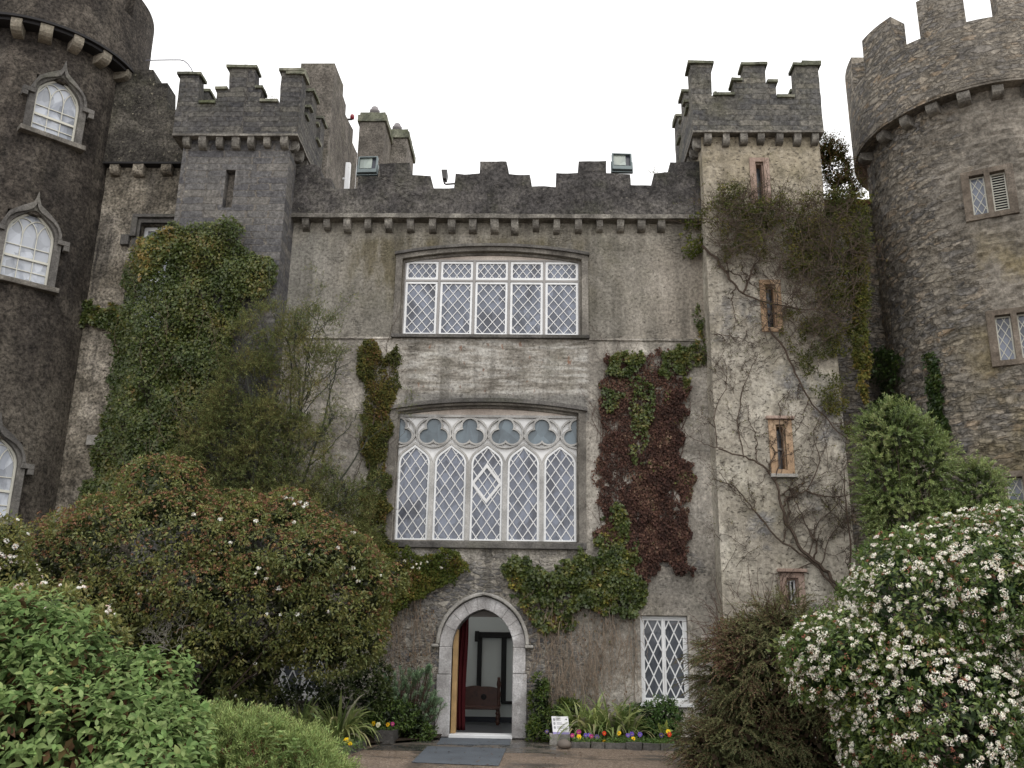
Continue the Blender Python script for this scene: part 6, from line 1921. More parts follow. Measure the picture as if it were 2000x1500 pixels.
# 11 pittosporum by the tower
PT = [(0.07, 0.115, 0.042, 2), (0.105, 0.16, 0.064, 3), (0.145, 0.205, 0.09, 2.5), (0.19, 0.25, 0.125, 1.5), (0.235, 0.27, 0.15, 0.7)]
for bl, lab, n in (([(1742, 850, -2.7, 66, 70, 0.7), (1796, 905, -2.7, 58, 72, 0.7), (1722, 940, -2.7, 46, 90, 0.6), (1768, 1010, -2.7, 70, 80, 0.7)], 'rounded pale green shrub with silvery leaves in front of the right round tower', 1150),
                   ([(1912, 965, -2.9, 48, 68, 0.5), (1862, 1010, -2.9, 60, 45, 0.5), (1925, 1030, -2.9, 50, 60, 0.5)], 'smaller loose green shrub beside the downpipe stain on the right round tower', 560)):
    B = blob_defs(bl)
    t = thing('pittosporum_bush', lab, 'shrub', tuple(B[0][0] * np.array([1, 1, 0])))
    lv = Leaves()
    C, O = blob_pts(B, n, 0.4, 0.2, 0.4)
    sprays(lv, C - O * 0.16, O + rnd(len(C)) * 0.4 + np.array([0, 0, 0.35]), RNG.uniform(0.18, 0.36, len(C)), 24, 0.06, 0.02, PT, 0.85, 0.18, (0.06, 0.05, 0.03), 0.008, clump=np.clip((vn(C, 0.35, 4) - .2) / .6, 0, 1))
    P, N = blob_pts(B, n * 3, 0.4, 0.1, deep=0.3)
    lv.add(P - N * 0.2, rnd(len(P)), rnd(len(P)), 0.1, 0.06, pal(len(P), [(0.035, 0.055, 0.022, 1)]), 'fold')  # leaves within the shrub, darkened in colour as interior shade
    lv.build('foliage', 'leaf', t)
    bush_stems(t, (B[0][0][0], B[0][0][1], 0.0), B, 26)

# 12 white-flowering viburnum, right
WV = thing('viburnum_bush', 'large evergreen bush covered in white flower heads at the right edge', 'bush', (7.3, -7.4, 0))
B = blob_defs([(1905, 1190, -7.4, 170, 165, 1.3), (1770, 1215, -7.5, 120, 155, 1.0), (1650, 1285, -7.6, 95, 72, 0.8), (1585, 1275, -7.6, 45, 38, 0.5), (1830, 1400, -7.8, 190, 150, 1.2), (2020, 1260, -7.4, 190, 245, 1.4), (1735, 1440, -7.7, 80, 110, 0.9), (1610, 1325, -7.6, 60, 40, 0.5), (2060, 1480, -7.6, 200, 160, 1.2)])
VG = [(0.036, 0.066, 0.025, 2.2), (0.056, 0.098, 0.034, 3), (0.085, 0.132, 0.043, 2.5), (0.11, 0.14, 0.045, 1.6), (0.155, 0.155, 0.055, 0.9)]
B = lobed(B, 16, 0.28, 0.55)
lv = Leaves()
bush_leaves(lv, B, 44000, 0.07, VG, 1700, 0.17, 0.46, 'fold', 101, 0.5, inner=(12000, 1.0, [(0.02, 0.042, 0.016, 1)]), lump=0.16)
lv.build('foliage', 'leaf', WV)
lv = Leaves()
C, O = blob_pts(B, 2900, 0.15, 0.16, seed=101)
gap = vn(C, 0.7, 31) * 0.7 + vn(C, 0.28, 32) * 0.3
k_ = gap > 0.33 + 0.15 * np.clip((C[:, 0] - 7.3) / 1.2, 0, 1) * np.clip((C[:, 2] - 1.9) / 0.8, 0, 1) + 0.05 * (C[:, 2] < 0.9)
C, O = C[k_], O[k_]
up_ = unit(O + np.array([0, -0.1, 0.35]))
flower_heads(lv, C + O * 0.09, up_, RNG.uniform(0.022, 0.058, len(C)), 30, 0.0155, [(0.70, 0.68, 0.60, 6), (0.62, 0.58, 0.49, 2), (0.44, 0.33, 0.26, 0.8)])
lv.build('blossoms', 'petal', WV)
lv = Leaves()
C2, O2 = blob_pts(B, 620, 0.1, 0.16, seed=101)
flower_heads(lv, C2 + O2 * 0.08, unit(O2 + np.array([0, 0, 0.4])), RNG.uniform(0.03, 0.05, len(C2)), 16, 0.013, [(0.24, 0.10, 0.06, 2), (0.33, 0.17, 0.11, 1), (0.20, 0.06, 0.05, 1)])
lv.build('buds', 'petal', WV)
bush_stems(WV, (7.2, -7.2, 0.0), B, 60)

# 13 cotoneaster
CT = thing('cotoneaster_bush', 'dense brown-green bush of fine arching twigs between the window and the white-flowered bush', 'bush', (3.4, -4.6, 0))
B = blob_defs([(1515, 1318, -4.6, 125, 135, 0.9), (1450, 1450, -4.7, 95, 90, 0.9), (1405, 1475, -4.8, 62, 55, 0.7), (1605, 1330, -4.6, 110, 105, 0.9), (1590, 1450, -4.6, 170, 110, 1.0), (1445, 1320, -4.6, 58, 75, 0.7)])
CO = [(0.05, 0.064, 0.036, 2.8), (0.07, 0.086, 0.047, 3.2), (0.095, 0.106, 0.058, 2.0), (0.135, 0.085, 0.058, 1.7), (0.165, 0.08, 0.058, 1.2)]
lv = Leaves()
C, O = blob_pts(B, 600, 0.3, 0.24, 0.45, seed=111, floor=0.0)
k_ = np.repeat(np.arange(len(C)), 11)
U0 = unit(O * 0.8 + rnd(len(C)) * 0.35 + np.array([0, -0.1, 0.05]))
side_ = unit(np.cross(U0, O + np.array([0, 0, 0.6])))
sgn = RNG.uniform(-1, 1, (len(k_), 1))
tt = RNG.uniform(-0.05, 0.3, (len(k_), 1))
U = U0[k_] + side_[k_] * sgn * 0.9 + rnd(len(k_)) * 0.16
Bs = C[k_] - O[k_] * 0.14 + U0[k_] * tt
sprays(lv, Bs, U, RNG.uniform(0.14, 0.42, len(k_)), 24, 0.027, 0.013, CO, 0.75, 0.30, (0.10, 0.048, 0.034), 0.008, clump=np.clip((vn(C, 0.5, 7) - .2) / .6, 0, 1)[k_])
P, N = blob_pts(B, 22000, 0.6, 0.1, deep=0.3, floor=0.0)
lv.add(P - N * RNG.uniform(0.08, 0.4, (len(P), 1)), rnd(len(P)), unit(N + rnd(len(P)) * 0.5), 0.11, 0.075, pal(len(P), [(0.032, 0.04, 0.02, 2), (0.05, 0.034, 0.022, 1)]), 'fold')  # filling leaves, coloured dark to deepen the shade between twigs
lv.build('foliage', 'dry_leaf', CT)
mb, tips = MB(), []
top = blob_defs([(1495, 1215, -4.6, 115, 55, 0.7), (1420, 1300, -4.6, 45, 75, 0.6)])
P, N = blob_pts(top, 130, 0.2, 0.1)
for p, o in zip(P, N):
    u = unit((o + RNG.normal(size=3) * 0.4 + np.array([-0.1, 0, 0.5]))[None])[0]
    l = RNG.uniform(0.3, 0.65)
    mb.tube(smooth_path([p, p + u * l * 0.5, p + u * l + np.array([0, 0, -0.12 * l])], 3, 0.008), 0.005, 0.002, 4, False)
mb.build('sprays', 'red_bark', CT)
bush_stems(CT, (3.4, -4.4, 0.0), B, 30)

# 14 red-budded viburnum, left
RV = thing('viburnum_bush', 'broad dark bush with red buds and few white flowers left of the doorway', 'bush', (-6.6, -3.2, 0))
B = blob_defs([(322, 975, -3.3, 82, 66, 0.8), (300, 1085, -3.5, 215, 110, 1.2), (520, 1095, -3.3, 175, 110, 1.2), (145, 1110, -3.4, 95, 80, 1.0), (640, 1165, -3.1, 112, 112, 1.0), (440, 1180, -3.4, 240, 110, 1.1), (655, 1240, -3.0, 85, 65, 0.7), (330, 1160, -3.6, 150, 90, 1.0), (690, 1225, -2.6, 55, 60, 0.5)])
RB = [(0.056, 0.082, 0.034, 2.2), (0.088, 0.116, 0.046, 3), (0.125, 0.145, 0.055, 2.8), (0.17, 0.165, 0.066, 1.8), (0.18, 0.13, 0.066, 0.7)]
B = lobed(B, 24, 0.3, 0.62, 0.7)
lv = Leaves()
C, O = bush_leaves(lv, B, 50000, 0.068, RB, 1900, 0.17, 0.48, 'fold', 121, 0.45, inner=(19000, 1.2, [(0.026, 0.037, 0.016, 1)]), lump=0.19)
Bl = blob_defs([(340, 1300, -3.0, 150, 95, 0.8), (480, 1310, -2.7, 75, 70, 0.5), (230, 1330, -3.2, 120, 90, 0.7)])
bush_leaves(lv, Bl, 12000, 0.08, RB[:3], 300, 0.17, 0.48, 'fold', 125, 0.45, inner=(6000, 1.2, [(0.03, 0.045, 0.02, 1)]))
lv.build('foliage', 'leaf', RV)
lv = Leaves()
C2, O2 = blob_pts(B, 4600, 0.15, 0.19, seed=121)
k_ = (O2[:, 2] + RNG.normal(size=len(O2)) * 0.25 > -0.05) & (RNG.random(len(O2)) < np.clip((C2[:, 2] - 1.2) / 1.4, 0.15, 1.0))
C2, O2 = C2[k_], O2[k_]
flower_heads(lv, C2 + O2 * 0.10, unit(O2 + np.array([0, 0, 0.5])), RNG.uniform(0.02, 0.055, len(C2)), 15, 0.0165, [(0.155, 0.072, 0.042, 3), (0.19, 0.105, 0.058, 2), (0.11, 0.055, 0.034, 1.5), (0.17, 0.13, 0.06, 1.3)])
lv.build('buds', 'petal', RV)
lv = Leaves()
fp = np.array([(568, 975), (575, 985), (585, 980), (592, 990), (556, 972), (598, 985), (378, 1005), (430, 1015), (160, 1136), (285, 905), (690, 1040), (500, 1018), (575, 1020), (505, 1110), (500, 1120), (580, 1200), (605, 1085), (620, 1090), (660, 1070), (690, 1110), (700, 1135), (520, 1130), (545, 1150), (450, 1060)], float)
W_ = []
for x, y in fp:
    d = ray(x, y); d = d / np.linalg.norm(d); best = None
    for c, r in B:
        o = (CAM - c) / (r * 1.1); dd = d / (r * 1.1)
        a_, b_, c_ = dd @ dd, 2 * o @ dd, o @ o - 1
        q_ = b_ * b_ - 4 * a_ * c_
        if q_ > 0:
            t_ = (-b_ - math.sqrt(q_)) / (2 * a_)
            if best is None or t_ < best: best = t_
    if best: W_.append(CAM + d * best)
W_ = np.array(W_)
flower_heads(lv, W_, np.tile([0, -0.6, 0.7], (len(W_), 1)), RNG.uniform(0.03, 0.055, len(W_)), 22, 0.022, [(0.68, 0.67, 0.62, 4), (0.55, 0.5, 0.42, 1)])
C3, O3 = blob_pts(Bl + B[4:6], 60, 0.1, 0.17, seed=121)
flower_heads(lv, C3 + O3 * 0.12, unit(O3 + np.array([0, 0, 0.4])), RNG.uniform(0.018, 0.035, len(C3)), 12, 0.018, [(0.64, 0.63, 0.58, 4)])
lv.build('blossoms', 'petal', RV)
bush_stems(RV, (-6.4, -3.0, 0.3), B, 34, 'bark', 0.022)
mb, tips = MB(), []
for k in range(24):
    x, y = RNG.uniform(300, 370), RNG.uniform(1110, 1260)
    vine(mb, tips, pxs([(x, y + 25), (x + RNG.normal() * 12, y), (x + RNG.normal() * 20, y - 30)], -4.45), 0.008, 0.003, -4.3, 1, 4, 0.02, (20, 70), 0.6)
mb.build('bare_twigs', 'pale_bark', RV)

# 15 foreground leafy bush
FG = thing('leafy_shrub', 'light green large-leaved shrub filling the lower left foreground', 'shrub', (-3.6, -12.4, 0))
B = blob_defs([(15, 1305, -12.4, 140, 138, 0.7), (130, 1345, -12.5, 120, 105, 0.6), (235, 1395, -12.6, 105, 100, 0.55), (325, 1445, -12.7, 60, 65, 0.45), (110, 1450, -12.9, 200, 120, 0.6), (290, 1500, -12.9, 110, 90, 0.5)])
FC = [(0.05, 0.092, 0.038, 2.2), (0.078, 0.138, 0.056, 3), (0.112, 0.182, 0.078, 3), (0.155, 0.225, 0.11, 1.8), (0.17, 0.195, 0.08, 0.6)]
lv = Leaves()
B = lobed(B, 12, 0.14, 0.26, 0.8)
C, O = blob_pts(B, 1800, 0.2, 0.3, 0.3, seed=131)
U = unit(O * 0.6 + np.array([0, -0.25, 0.75]) + rnd(len(C)) * 0.3)
side = unit(np.cross(U, rnd(len(C)))); oth = np.cross(U, side)
for lev in range(4):                                          # opposite pairs up each shoot
    for j in range(2):
        a = lev * math.pi / 2 + j * math.pi + RNG.normal(size=(len(C), 1)) * 0.3
        rad = side * np.cos(a) + oth * np.sin(a)
        P = C + U * (0.045 * lev - 0.06)
        D = unit(rad + U * (0.12 + 0.2 * lev) + np.array([0, 0, -0.28]))
        s = (0.108 - 0.017 * lev) * (0.45 + 0.85 * RNG.random(len(C)))
        cl = np.clip(0.5 * vn(C, 0.45, 5) + 0.5 * RNG.random(len(C)) + 0.1 * (lev - 1), 0, 1)
        lv.add(P, D, unit(U + rnd(len(C)) * 0.25 + np.array([0, 0, 0.3])), s, s * 0.5, pal(len(C), FC, 0.18, cl), 'leaf')
P, N = blob_pts(B, 6500, 0.3, 0.1, deep=0.3)
lv.add(P - N * RNG.uniform(0.04, 0.22, (len(P), 1)), rnd(len(P)) + np.array([0, 0, -0.4]), unit(N + rnd(len(P)) * 0.6), 0.10, 0.05, pal(len(P), [(0.032, 0.055, 0.022, 3), (0.055, 0.043, 0.022, 1), (0.10, 0.06, 0.033, 0.7)]), 'fold')  # inner greens painted shade-dark, mixed with dead brown leaves
P, N = blob_pts(B, 2200, 0.1, 0.3, 0.3, seed=131)
k_ = vn(P, 0.3, 8) > 0.5
P, N = P[k_], N[k_]
s = RNG.uniform(0.04, 0.09, len(P))
lv.add(P - N * 0.03, rnd(len(P)) * 0.6 + np.array([0, 0, -1.0]), unit(N + rnd(len(P)) * 0.6), s, s * 0.45, pal(len(P), [(0.13, 0.07, 0.035, 2), (0.19, 0.12, 0.06, 1), (0.08, 0.04, 0.025, 1)]), 'leaf')
lv.build('foliage', 'matte_leaf', FG)
bush_stems(FG, (-3.6, -12.2, 0.0), B, 50, 'branch_green', 0.014)

# 16 feathery low bush
FE = thing('feathery_shrub', 'low feathery yellow-green shrub in the foreground left of the path', 'shrub', (-2.5, -10.8, 0))
B = blob_defs([(455, 1465, -10.8, 125, 72, 0.6), (585, 1490, -10.7, 75, 62, 0.5), (345, 1470, -10.8, 70, 62, 0.5), (640, 1530, -10.7, 50, 45, 0.4), (500, 1540, -11.0, 170, 90, 0.5)])
FF = [(0.10, 0.165, 0.07, 2), (0.145, 0.22, 0.095, 3), (0.19, 0.265, 0.12, 2.5), (0.24, 0.295, 0.15, 1.2), (0.15, 0.09, 0.05, 0.4)]
lv = Leaves()
C, O = blob_pts(B, 3000, 0.3, 0.2, 0.3, seed=141)
sprays(lv, C - O * 0.10, O * 0.6 + rnd(len(C)) * 0.4 + np.array([0, 0, 0.7]), RNG.uniform(0.12, 0.26, len(C)), 22, 0.045, 0.0085, FF, 0.85, 0.1, (0.09, 0.10, 0.04), 0.006, clump=np.clip((vn(C, 0.3, 9) - .2) / .6, 0, 1))
P, N = blob_pts(B, 7000, 0.3, 0.1, deep=0.3)
lv.add(P - N * RNG.uniform(0.05, 0.2, (len(P), 1)), rnd(len(P)), unit(N + rnd(len(P)) * 0.5), 0.07, 0.03, pal(len(P), [(0.05, 0.085, 0.032, 2), (0.09, 0.065, 0.035, 0.8)]), 'fold')  # filler under the sprays, darker colour standing in for shade
k_ = blob_pts(blob_defs([(480, 1490, -11.2, 60, 30, 0.3), (560, 1500, -11.1, 60, 30, 0.3)]), 160, 0.1, 0.2)
sprays(lv, k_[0], k_[1] + rnd(len(k_[0])) * 0.5 + np.array([0, 0, 0.5]), RNG.uniform(0.05, 0.12, len(k_[0])), 10, 0.03, 0.012, [(0.15, 0.06, 0.035, 2), (0.10, 0.05, 0.03, 1), (0.2, 0.14, 0.1, 0.6)], 0.8)
lv.build('foliage', 'matte_leaf', FE)
bush_stems(FE, (-2.5, -10.6, 0.0), B, 30, 'branch_green', 0.008)
# small soft-leaved plant poking through the feathery bush
SP = thing('leafy_plant', 'pale grey-green broad-leaved sprig growing up through the feathery shrub', 'plant', (-2.45, -11.3, 0))
lv = Leaves()
for px_, py_ in ((548, 1455), (520, 1440), (360, 1440), (575, 1470), (540, 1490)):
    c = at(px_, py_, -11.35)
    for lev in range(4):
        n = 4
        a = np.arange(n) * 1.57 + lev * 0.8
        rad = np.stack([np.cos(a), np.sin(a), np.zeros(n)], 1)
        lv.add(np.tile(c + np.array([0, 0, 0.03 * lev]), (n, 1)), rad + np.array([0, 0, 0.15 + 0.25 * lev]), np.tile([0, -0.3, 1.0], (n, 1)), 0.085 - 0.012 * lev, 0.042, pal(n, FC[2:], 0.15), 'leaf')
lv.build('foliage', 'matte_leaf', SP)

# 17 shrubs at the left edge
for bl, lab, nfl in (([(6, 1068, -5.2, 36, 46, 0.5), (-30, 1100, -5.2, 66, 56, 0.6), (14, 1130, -5.2, 46, 36, 0.5), (-10, 1230, -5.2, 70, 100, 0.6), (-5, 1370, -5.3, 75, 90, 0.6)], 'dark evergreen shrub with white flowers at the left edge, before the round tower', 90),
                     ([(100, 1205, -9.6, 95, 45, 0.5), (10, 1215, -9.6, 80, 50, 0.5), (180, 1240, -9.5, 50, 35, 0.4), (70, 1340, -9.6, 120, 100, 0.55), (90, 1500, -9.7, 130, 110, 0.55)], 'shrub with pinkish-white flower clusters behind the light green foreground shrub', 34)):
    B = blob_defs(bl)
    t = thing('viburnum_bush', lab, 'bush', tuple(B[0][0] * np.array([1, 1, 0])))
    lv = Leaves()
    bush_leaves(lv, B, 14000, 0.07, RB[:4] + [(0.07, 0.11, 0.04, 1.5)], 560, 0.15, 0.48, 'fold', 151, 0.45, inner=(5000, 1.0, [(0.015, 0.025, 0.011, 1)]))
    lv.build('foliage', 'leaf', t)
    lv = Leaves()
    C, O = blob_pts(B[:3], nfl, 0.1, 0.2, seed=151)
    flower_heads(lv, C + O * 0.1, unit(O + np.array([0, 0, 0.4])), RNG.uniform(0.02, 0.05, len(C)), 20, 0.02, [(0.66, 0.65, 0.6, 4), (0.5, 0.36, 0.3, 1.0 if nfl > 50 else 2)])
    lv.build('blossoms', 'petal', t)
    bush_stems(t, (B[0][0][0], B[0][0][1], 0.0), B, 20)

# 18 strap-leaved agapanthus clumps
def agapanthus(px_, py_, Y, n, L0, lab, spread, seed):
    c = at(px_, py_, Y); c[2] = max(0.06, min(c[2], 0.16))
    t = thing('agapanthus', lab, 'plant', tuple(c), 'strap-leaved agapanthus clumps')
    rg = np.random.default_rng(seed)
    lv = Leaves()
    for i in range(n):
        a = rg.uniform(0, 2 * math.pi)
        h = np.array([math.cos(a), math.sin(a) * 0.8 - 0.1, 0])
        p = c + h * rg.uniform(0.0, 0.14) * spread
        el = R(rg.uniform(38, 86))
        d = h * math.cos(el) + np.array([0, 0, math.sin(el)])
        L = L0 * rg.uniform(0.6, 1.15); w = rg.uniform(0.042, 0.066); ns = 9
        col = pal(1, [(0.10, 0.155, 0.062, 2), (0.15, 0.21, 0.09, 3), (0.21, 0.26, 0.125, 2), (0.32, 0.34, 0.22, 0.7)], 0.15)[0]
        if rg.random() < 0.05: col = np.array([0.30, 0.28, 0.20])
        P, D = [], []
        g_ = rg.uniform(0.14, 0.34)
        for k in range(ns):
            P.append(p.copy()); D.append(d.copy())
            p = p + d * L / ns
            p[2] = max(p[2], 0.03)
            d = d + np.array([0, 0, -g_]) * (0.6 + k * 0.22); d /= np.linalg.norm(d)
        P, D = np.array(P), np.array(D)
        sd_ = unit(np.cross(D[0], np.array([0, 0, 1.0]) + rg.normal(size=3) * 0.25)[None])[0]
        ww = w * np.sin(np.linspace(0.5, math.pi * 0.985, ns))
        V = np.concatenate([P - sd_ * ww[:, None] / 2, P + sd_ * ww[:, None] / 2])
        b = lv.n
        f = np.array([(b + k, b + k + 1, b + ns + k + 1, b + ns + k) for k in range(ns - 1)])
        lv.F.setdefault(4, []).append(f)
        lv.V.append(V); lv.C.append(np.tile(col, (2 * ns, 1))); lv.n += 2 * ns
    lv.build('strap_leaves', 'leaf', t)
agapanthus(660, 1450, -2.4, 170, 1.0, 'big drooping strap-leaved clump by the kerb left of the doorway', 1.6, 1)
agapanthus(585, 1440, -2.0, 80, 0.85, 'darker strap-leaved clump behind the low feathery shrub', 1.6, 2)
for k, (x, lab) in enumerate(((1132, 'strap-leaved clump just behind the white sign'), (1160, 'strap-leaved clump in the right bed, second from the sign'), (1196, 'tallest upright strap-leaved clump in the right bed'), (1226, 'strap-leaved clump nearest the ground-floor window'))):
    agapanthus(x, 1438, -0.8, 78, 0.85 + 0.12 * (k in (1, 2)), lab, 1.3, 3 + k)
# 19 spurge by the door
EU = thing('euphorbia', 'blue-green spurge with whorled leaves on red stems left of the door jamb', 'plant', (-2.5, -0.7, 0))
lv, mb = Leaves(), MB()
base = np.array([at(775, 1430, -0.7)[0], -0.6, 0.06])
q = poly_px([(742, 1320), (790, 1300), (838, 1308), (858, 1350), (862, 1400), (840, 1420), (760, 1420), (740, 1380)], 210, None, seed=161)
for i, (x, y) in enumerate(q):
    e = at(x, y, RNG.uniform(-1.0, -0.4))
    b = base + np.array([RNG.normal() * 0.18, RNG.normal() * 0.08, 0])
    mb.tube(smooth_path([b, (b + e) / 2 + np.array([(e[0] - b[0]) * 0.2, 0, -0.06]), e], 4, 0.006), 0.008, 0.004, 5, False)
    u = unit((e - b + np.array([0, -0.1, 0.3]))[None])
    sprays(lv, e[None] - u * 0.14, u, np.array([0.19]), 44, 0.07, 0.014, [(0.085, 0.15, 0.105, 2), (0.12, 0.20, 0.145, 2), (0.16, 0.25, 0.18, 1.4)], 1.1, 0.0)
mb.build('stems', 'red_bark', EU)
lv.build('foliage', 'matte_leaf', EU)
# 20 low evergreens
for bl, lab, n, cols in (([(770, 1400, -0.9, 60, 38, 0.35), (810, 1425, -0.8, 40, 22, 0.3)], 'low glossy dark green ground shrub below the spurge', 3200, [(0.035, 0.07, 0.02, 2), (0.055, 0.10, 0.028, 3), (0.085, 0.135, 0.038, 1.5)]),
                         ([(600, 1370, -1.2, 70, 40, 0.4), (690, 1365, -1.0, 70, 48, 0.4), (720, 1330, -0.8, 40, 50, 0.35)], 'shadowy brown-green shrub behind the strap leaves under the left window', 5200, [(0.035, 0.055, 0.02, 3), (0.055, 0.08, 0.028, 2), (0.08, 0.06, 0.034, 1)]),
                         ([(1054, 1372, -0.3, 18, 44, 0.2), (1078, 1412, -0.5, 34, 28, 0.3), (1050, 1430, -0.5, 22, 18, 0.2), (1110, 1392, -0.25, 30, 24, 0.2)], 'mixed green and ochre climber shrub at the right door jamb', 3600, [(0.03, 0.06, 0.014, 2), (0.055, 0.09, 0.02, 2), (0.11, 0.13, 0.03, 1.2), (0.15, 0.07, 0.03, 0.8)]),
                         ([(1255, 1402, -0.5, 40, 26, 0.28), (1300, 1398, -0.5, 34, 30, 0.28), (1285, 1425, -0.7, 40, 20, 0.2)], 'leafy green shrub under the right ground-floor window', 3000, [(0.025, 0.06, 0.018, 2), (0.045, 0.095, 0.028, 3), (0.08, 0.14, 0.04, 1.5)])):
    B = blob_defs(bl)
    t = thing('evergreen_shrub', lab, 'shrub', tuple(B[0][0] * np.array([1, 1, 0])))
    lv = Leaves()
    bush_leaves(lv, B, n, 0.062, cols, 160, 0.1, 0.42, 'fold', 170 + n, 0.4, inner=(n // 3, 0.5, [(0.014, 0.025, 0.01, 1)]))
    lv.build('foliage', 'leaf', t)
    bush_stems(t, (B[0][0][0], B[0][0][1], 0.05), B, 14, 'bark', 0.008)
# 21 pansies
MAT['pansy_leaf'] = MAT['leaf']
PC = {'yellow': (0.70, 0.47, 0.012), 'purple': (0.14, 0.085, 0.36), 'magenta': (0.33, 0.03, 0.15), 'red': (0.52, 0.04, 0.012), 'dark': (0.055, 0.045, 0.13), 'gold': (0.60, 0.33, 0.01), 'white': (0.62, 0.60, 0.42)}
kyf = ky0 + 0.24
PAN = [(1130.5, 1429.6, 'magenta', kyf + .2, 'magenta pansy above a yellow one, beside the sign'), (1131, 1439.5, 'yellow', kyf, 'bright yellow pansy nearest the white sign'), (1143.6, 1436, 'purple', kyf + .08, 'first purple pansy right of the bright yellow one'),
       (1151, 1435.5, 'purple', kyf + .1, 'purple pansy touching a small magenta one'), (1155, 1438.5, 'magenta', kyf, 'small magenta pansy among the purple ones'), (1166, 1439.5, 'dark', kyf, 'dark violet pansy right of the purple group'),
       (1180, 1432, 'red', kyf + .15, 'orange-red pansy in the middle of the bed'), (1180, 1449, 'gold', kyf - .12, 'golden pansy low at the kerb'), (1209, 1432, 'yellow', kyf + .15, 'yellow pansy standing alone right of the red one'),
       (1226, 1436, 'purple', kyf + .08, 'purple pansy behind a low yellow one'), (1234, 1433.6, 'purple', kyf + .12, 'purple pansy second from the left of three'), (1250, 1434.4, 'purple', kyf + .1, 'pale purple pansy towards the bush'),
       (1237, 1442.4, 'yellow', kyf - .04, 'yellow pansy low in front of the purple ones'), (1291.6, 1436, 'dark', kyf + .08, 'dark violet pansy near the brown bush'), (1305, 1429, 'yellow', kyf + .15, 'tall yellow pansy above a red one at the bush'),
       (1307.6, 1434.5, 'red', kyf + .08, 'red pansy beside the brown bush'), (1068, 1429, 'dark', kyf + .15, 'blue-violet pansy left of the stone block'), (1118, 1436.5, 'magenta', kyf + .05, 'pink pansy at the corner of the stone block'),
       (729.7, 1413, 'yellow', -1.5, 'yellow pansy left on the dark stone block'), (738.7, 1415.5, 'white', -1.5, 'cream and yellow pansy above the dark stone block'), (757.6, 1415, 'gold', -1.5, 'golden pansy touching a crimson one'),
       (766.6, 1414, 'magenta', -1.45, 'crimson pansy above the dark stone block'), (676.6, 1446, 'yellow', -3.2, 'yellow pansy at the left kerb, upper of the group'), (684, 1453, 'yellow', -3.3, 'yellow pansy low over the left kerb'), (642, 1457, 'yellow', -3.6, 'small yellow pansy half hidden by the feathery shrub')]
for x, y, cn, Y, lab in PAN:
    c = at(x, y, Y)
    t = thing('pansy', lab, 'flower', (c[0], c[1], 0.08), 'pansies edging the beds')
    lv = Leaves()
    r = RNG.uniform(0.042, 0.055)
    N = unit((np.array([RNG.normal() * 0.2, -1.0, 0.35 + RNG.normal() * 0.15]))[None])[0]
    s_ = unit(np.cross(N, [0, 0, 1.0])[None])[0]; u_ = np.cross(s_, N)
    for k, (ang, rr, ww) in enumerate(((60, 1.0, 1.05), (120, 1.0, 1.05), (5, 0.95, 1.0), (175, 0.95, 1.0), (270, 1.05, 1.35))):
        d = s_ * math.cos(R(ang)) + u_ * math.sin(R(ang))
        lv.add(c[None] + N * (0.002 * k), d[None], N[None], np.array([r * rr]), np.array([r * ww]), pal(1, [(*PC[cn], 1)], 0.15), 'leaf')
    eye = {'yellow': (0.10, 0.03, 0.01), 'gold': (0.12, 0.03, 0.01)}.get(cn, (0.5, 0.38, 0.02))
    lv.add(c[None] + N * 0.014 - u_ * 0.008, u_[None], N[None], np.array([0.016]), np.array([0.016]), pal(1, [(*eye, 1)], 0.05), 'petal')
    lv.build('flower', 'petal', t)
    lv = Leaves()
    n = 22
    a = RNG.random(n) * 6.28
    b = np.stack([c[0] + np.cos(a) * 0.05, c[1] + np.sin(a) * 0.05 + 0.03, np.full(n, max(0.08, c[2] - 0.14)) + RNG.random(n) * 0.09], 1)
    lv.add(b, np.stack([np.cos(a), np.sin(a), 0.3 + 0 * a], 1), np.tile([0, -0.4, 1.0], (n, 1)), 0.06, 0.026, pal(n, [(0.05, 0.10, 0.03, 2), (0.08, 0.145, 0.045, 2)], 0.2), 'fold')
    lv.add(np.array([[c[0], c[1] + 0.012, 0.07]]), np.array([[0, 0, 1.0]]), np.array([[0, -1.0, 0]]), np.array([max(c[2] - 0.07, 0.02)]), np.array([0.008]), pal(1, [(0.07, 0.11, 0.04, 1)]), 'blade')
    lv.build('leaves', 'leaf', t)
lv = Leaves()
q = poly_px([(1116, 1442), (1215, 1440), (1312, 1442), (1316, 1460), (1120, 1456)], 2600, None, ragged=3, seed=181)
P = np.array([(*gz(x, y, 0.07), 0.07) for x, y in q]); P[:, 2] = 0.05 + RNG.random(len(P)) * 0.10
P[:, 1] = np.clip(P[:, 1], ky0 + 0.05, -0.4)
lv.add(P, rnd(len(P)) + np.array([0, -0.4, 0.4]), unit(rnd(len(P)) * 0.5 + np.array([0, -0.4, 1.0])), 0.055, 0.024, pal(len(P), [(0.045, 0.095, 0.028, 2), (0.07, 0.135, 0.042, 3), (0.11, 0.17, 0.055, 1.2)], 0.2), 'fold')
o = lv.build('ground_cover', 'leaf')
tag(o, 'low green bedding foliage behind the right kerb', 'ground cover', kind='stuff')
lv = Leaves()
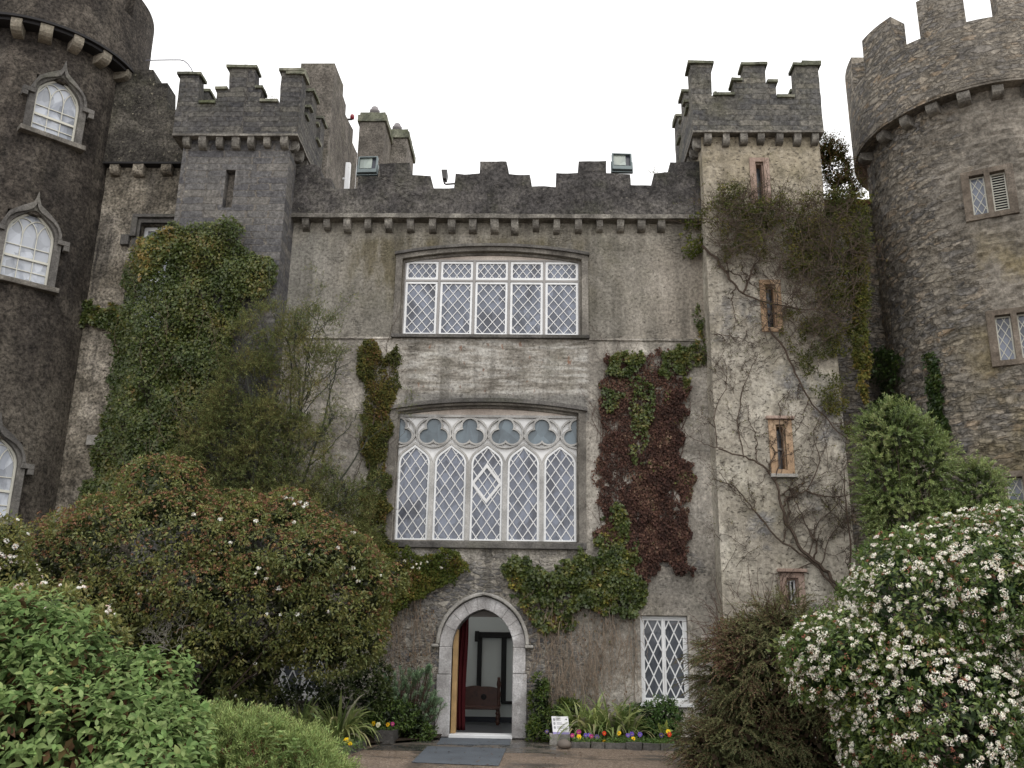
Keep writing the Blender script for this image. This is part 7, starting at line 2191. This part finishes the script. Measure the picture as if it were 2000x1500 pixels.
q = poly_px([(640, 1440), (700, 1430), (715, 1452), (672, 1470)], 700, None, ragged=3, seed=182)
P = np.array([(*gz(x, y, 0.10), 0.1) for x, y in q]); P[:, 2] = 0.05 + RNG.random(len(P)) * 0.12
lv.add(P, rnd(len(P)) + np.array([0, -0.4, 0.4]), unit(rnd(len(P)) * 0.5 + np.array([0, -0.4, 1.0])), 0.06, 0.026, pal(len(P), [(0.045, 0.09, 0.028, 2), (0.07, 0.12, 0.042, 3)], 0.2), 'fold')
tag(lv.build('ground_cover', 'leaf'), 'low green bedding foliage along the left kerb', 'ground cover', kind='stuff')
# broad pale leaf plant in the right bed
HO = thing('broad_leaf_plant', 'single yellow-green broad-leaved plant among the pansies near the brown bush', 'plant', (at(1297, 1430, -0.8)[0], -0.8, 0.08))
lv = Leaves()
c = at(1296, 1432, -0.85)
for a, L_ in ((20, 0.2), (75, 0.26), (120, 0.24), (160, 0.18), (50, 0.16), (100, 0.17)):
    d = np.array([math.cos(R(a)), -0.3, math.sin(R(a))])
    lv.add(c[None], d[None], np.array([[RNG.normal() * 0.3, -0.8, 0.6]]), np.array([L_]), np.array([0.085]), pal(1, [(0.14, 0.20, 0.05, 1), (0.2, 0.25, 0.08, 1)], 0.15), 'leaf')
lv.build('leaves', 'leaf', HO)
# fallen leaves and grit on the paving
lv = Leaves()
n = 260
P = np.stack([RNG.uniform(-3.2, 2.2, n), RNG.uniform(-5.4, -0.4, n), np.full(n, 0.022)], 1)
P = P[(P[:, 0] < 0.6) | (P[:, 1] < ky0 - 0.1)]
n = len(P)
lv.add(P, rnd(n) * np.array([1, 1, 0.1]), np.tile([0, 0, 1.0], (n, 1)) + rnd(n) * 0.15, RNG.uniform(0.02, 0.06, n), RNG.uniform(0.012, 0.03, n), pal(n, [(0.14, 0.085, 0.045, 2), (0.09, 0.05, 0.03, 2), (0.2, 0.15, 0.08, 1), (0.06, 0.08, 0.03, 1)]), 'fold')
tag(lv.build('leaf_litter', 'dry_leaf'), 'small brown fallen leaves scattered over the paving and gravel', 'fallen leaves', kind='stuff')
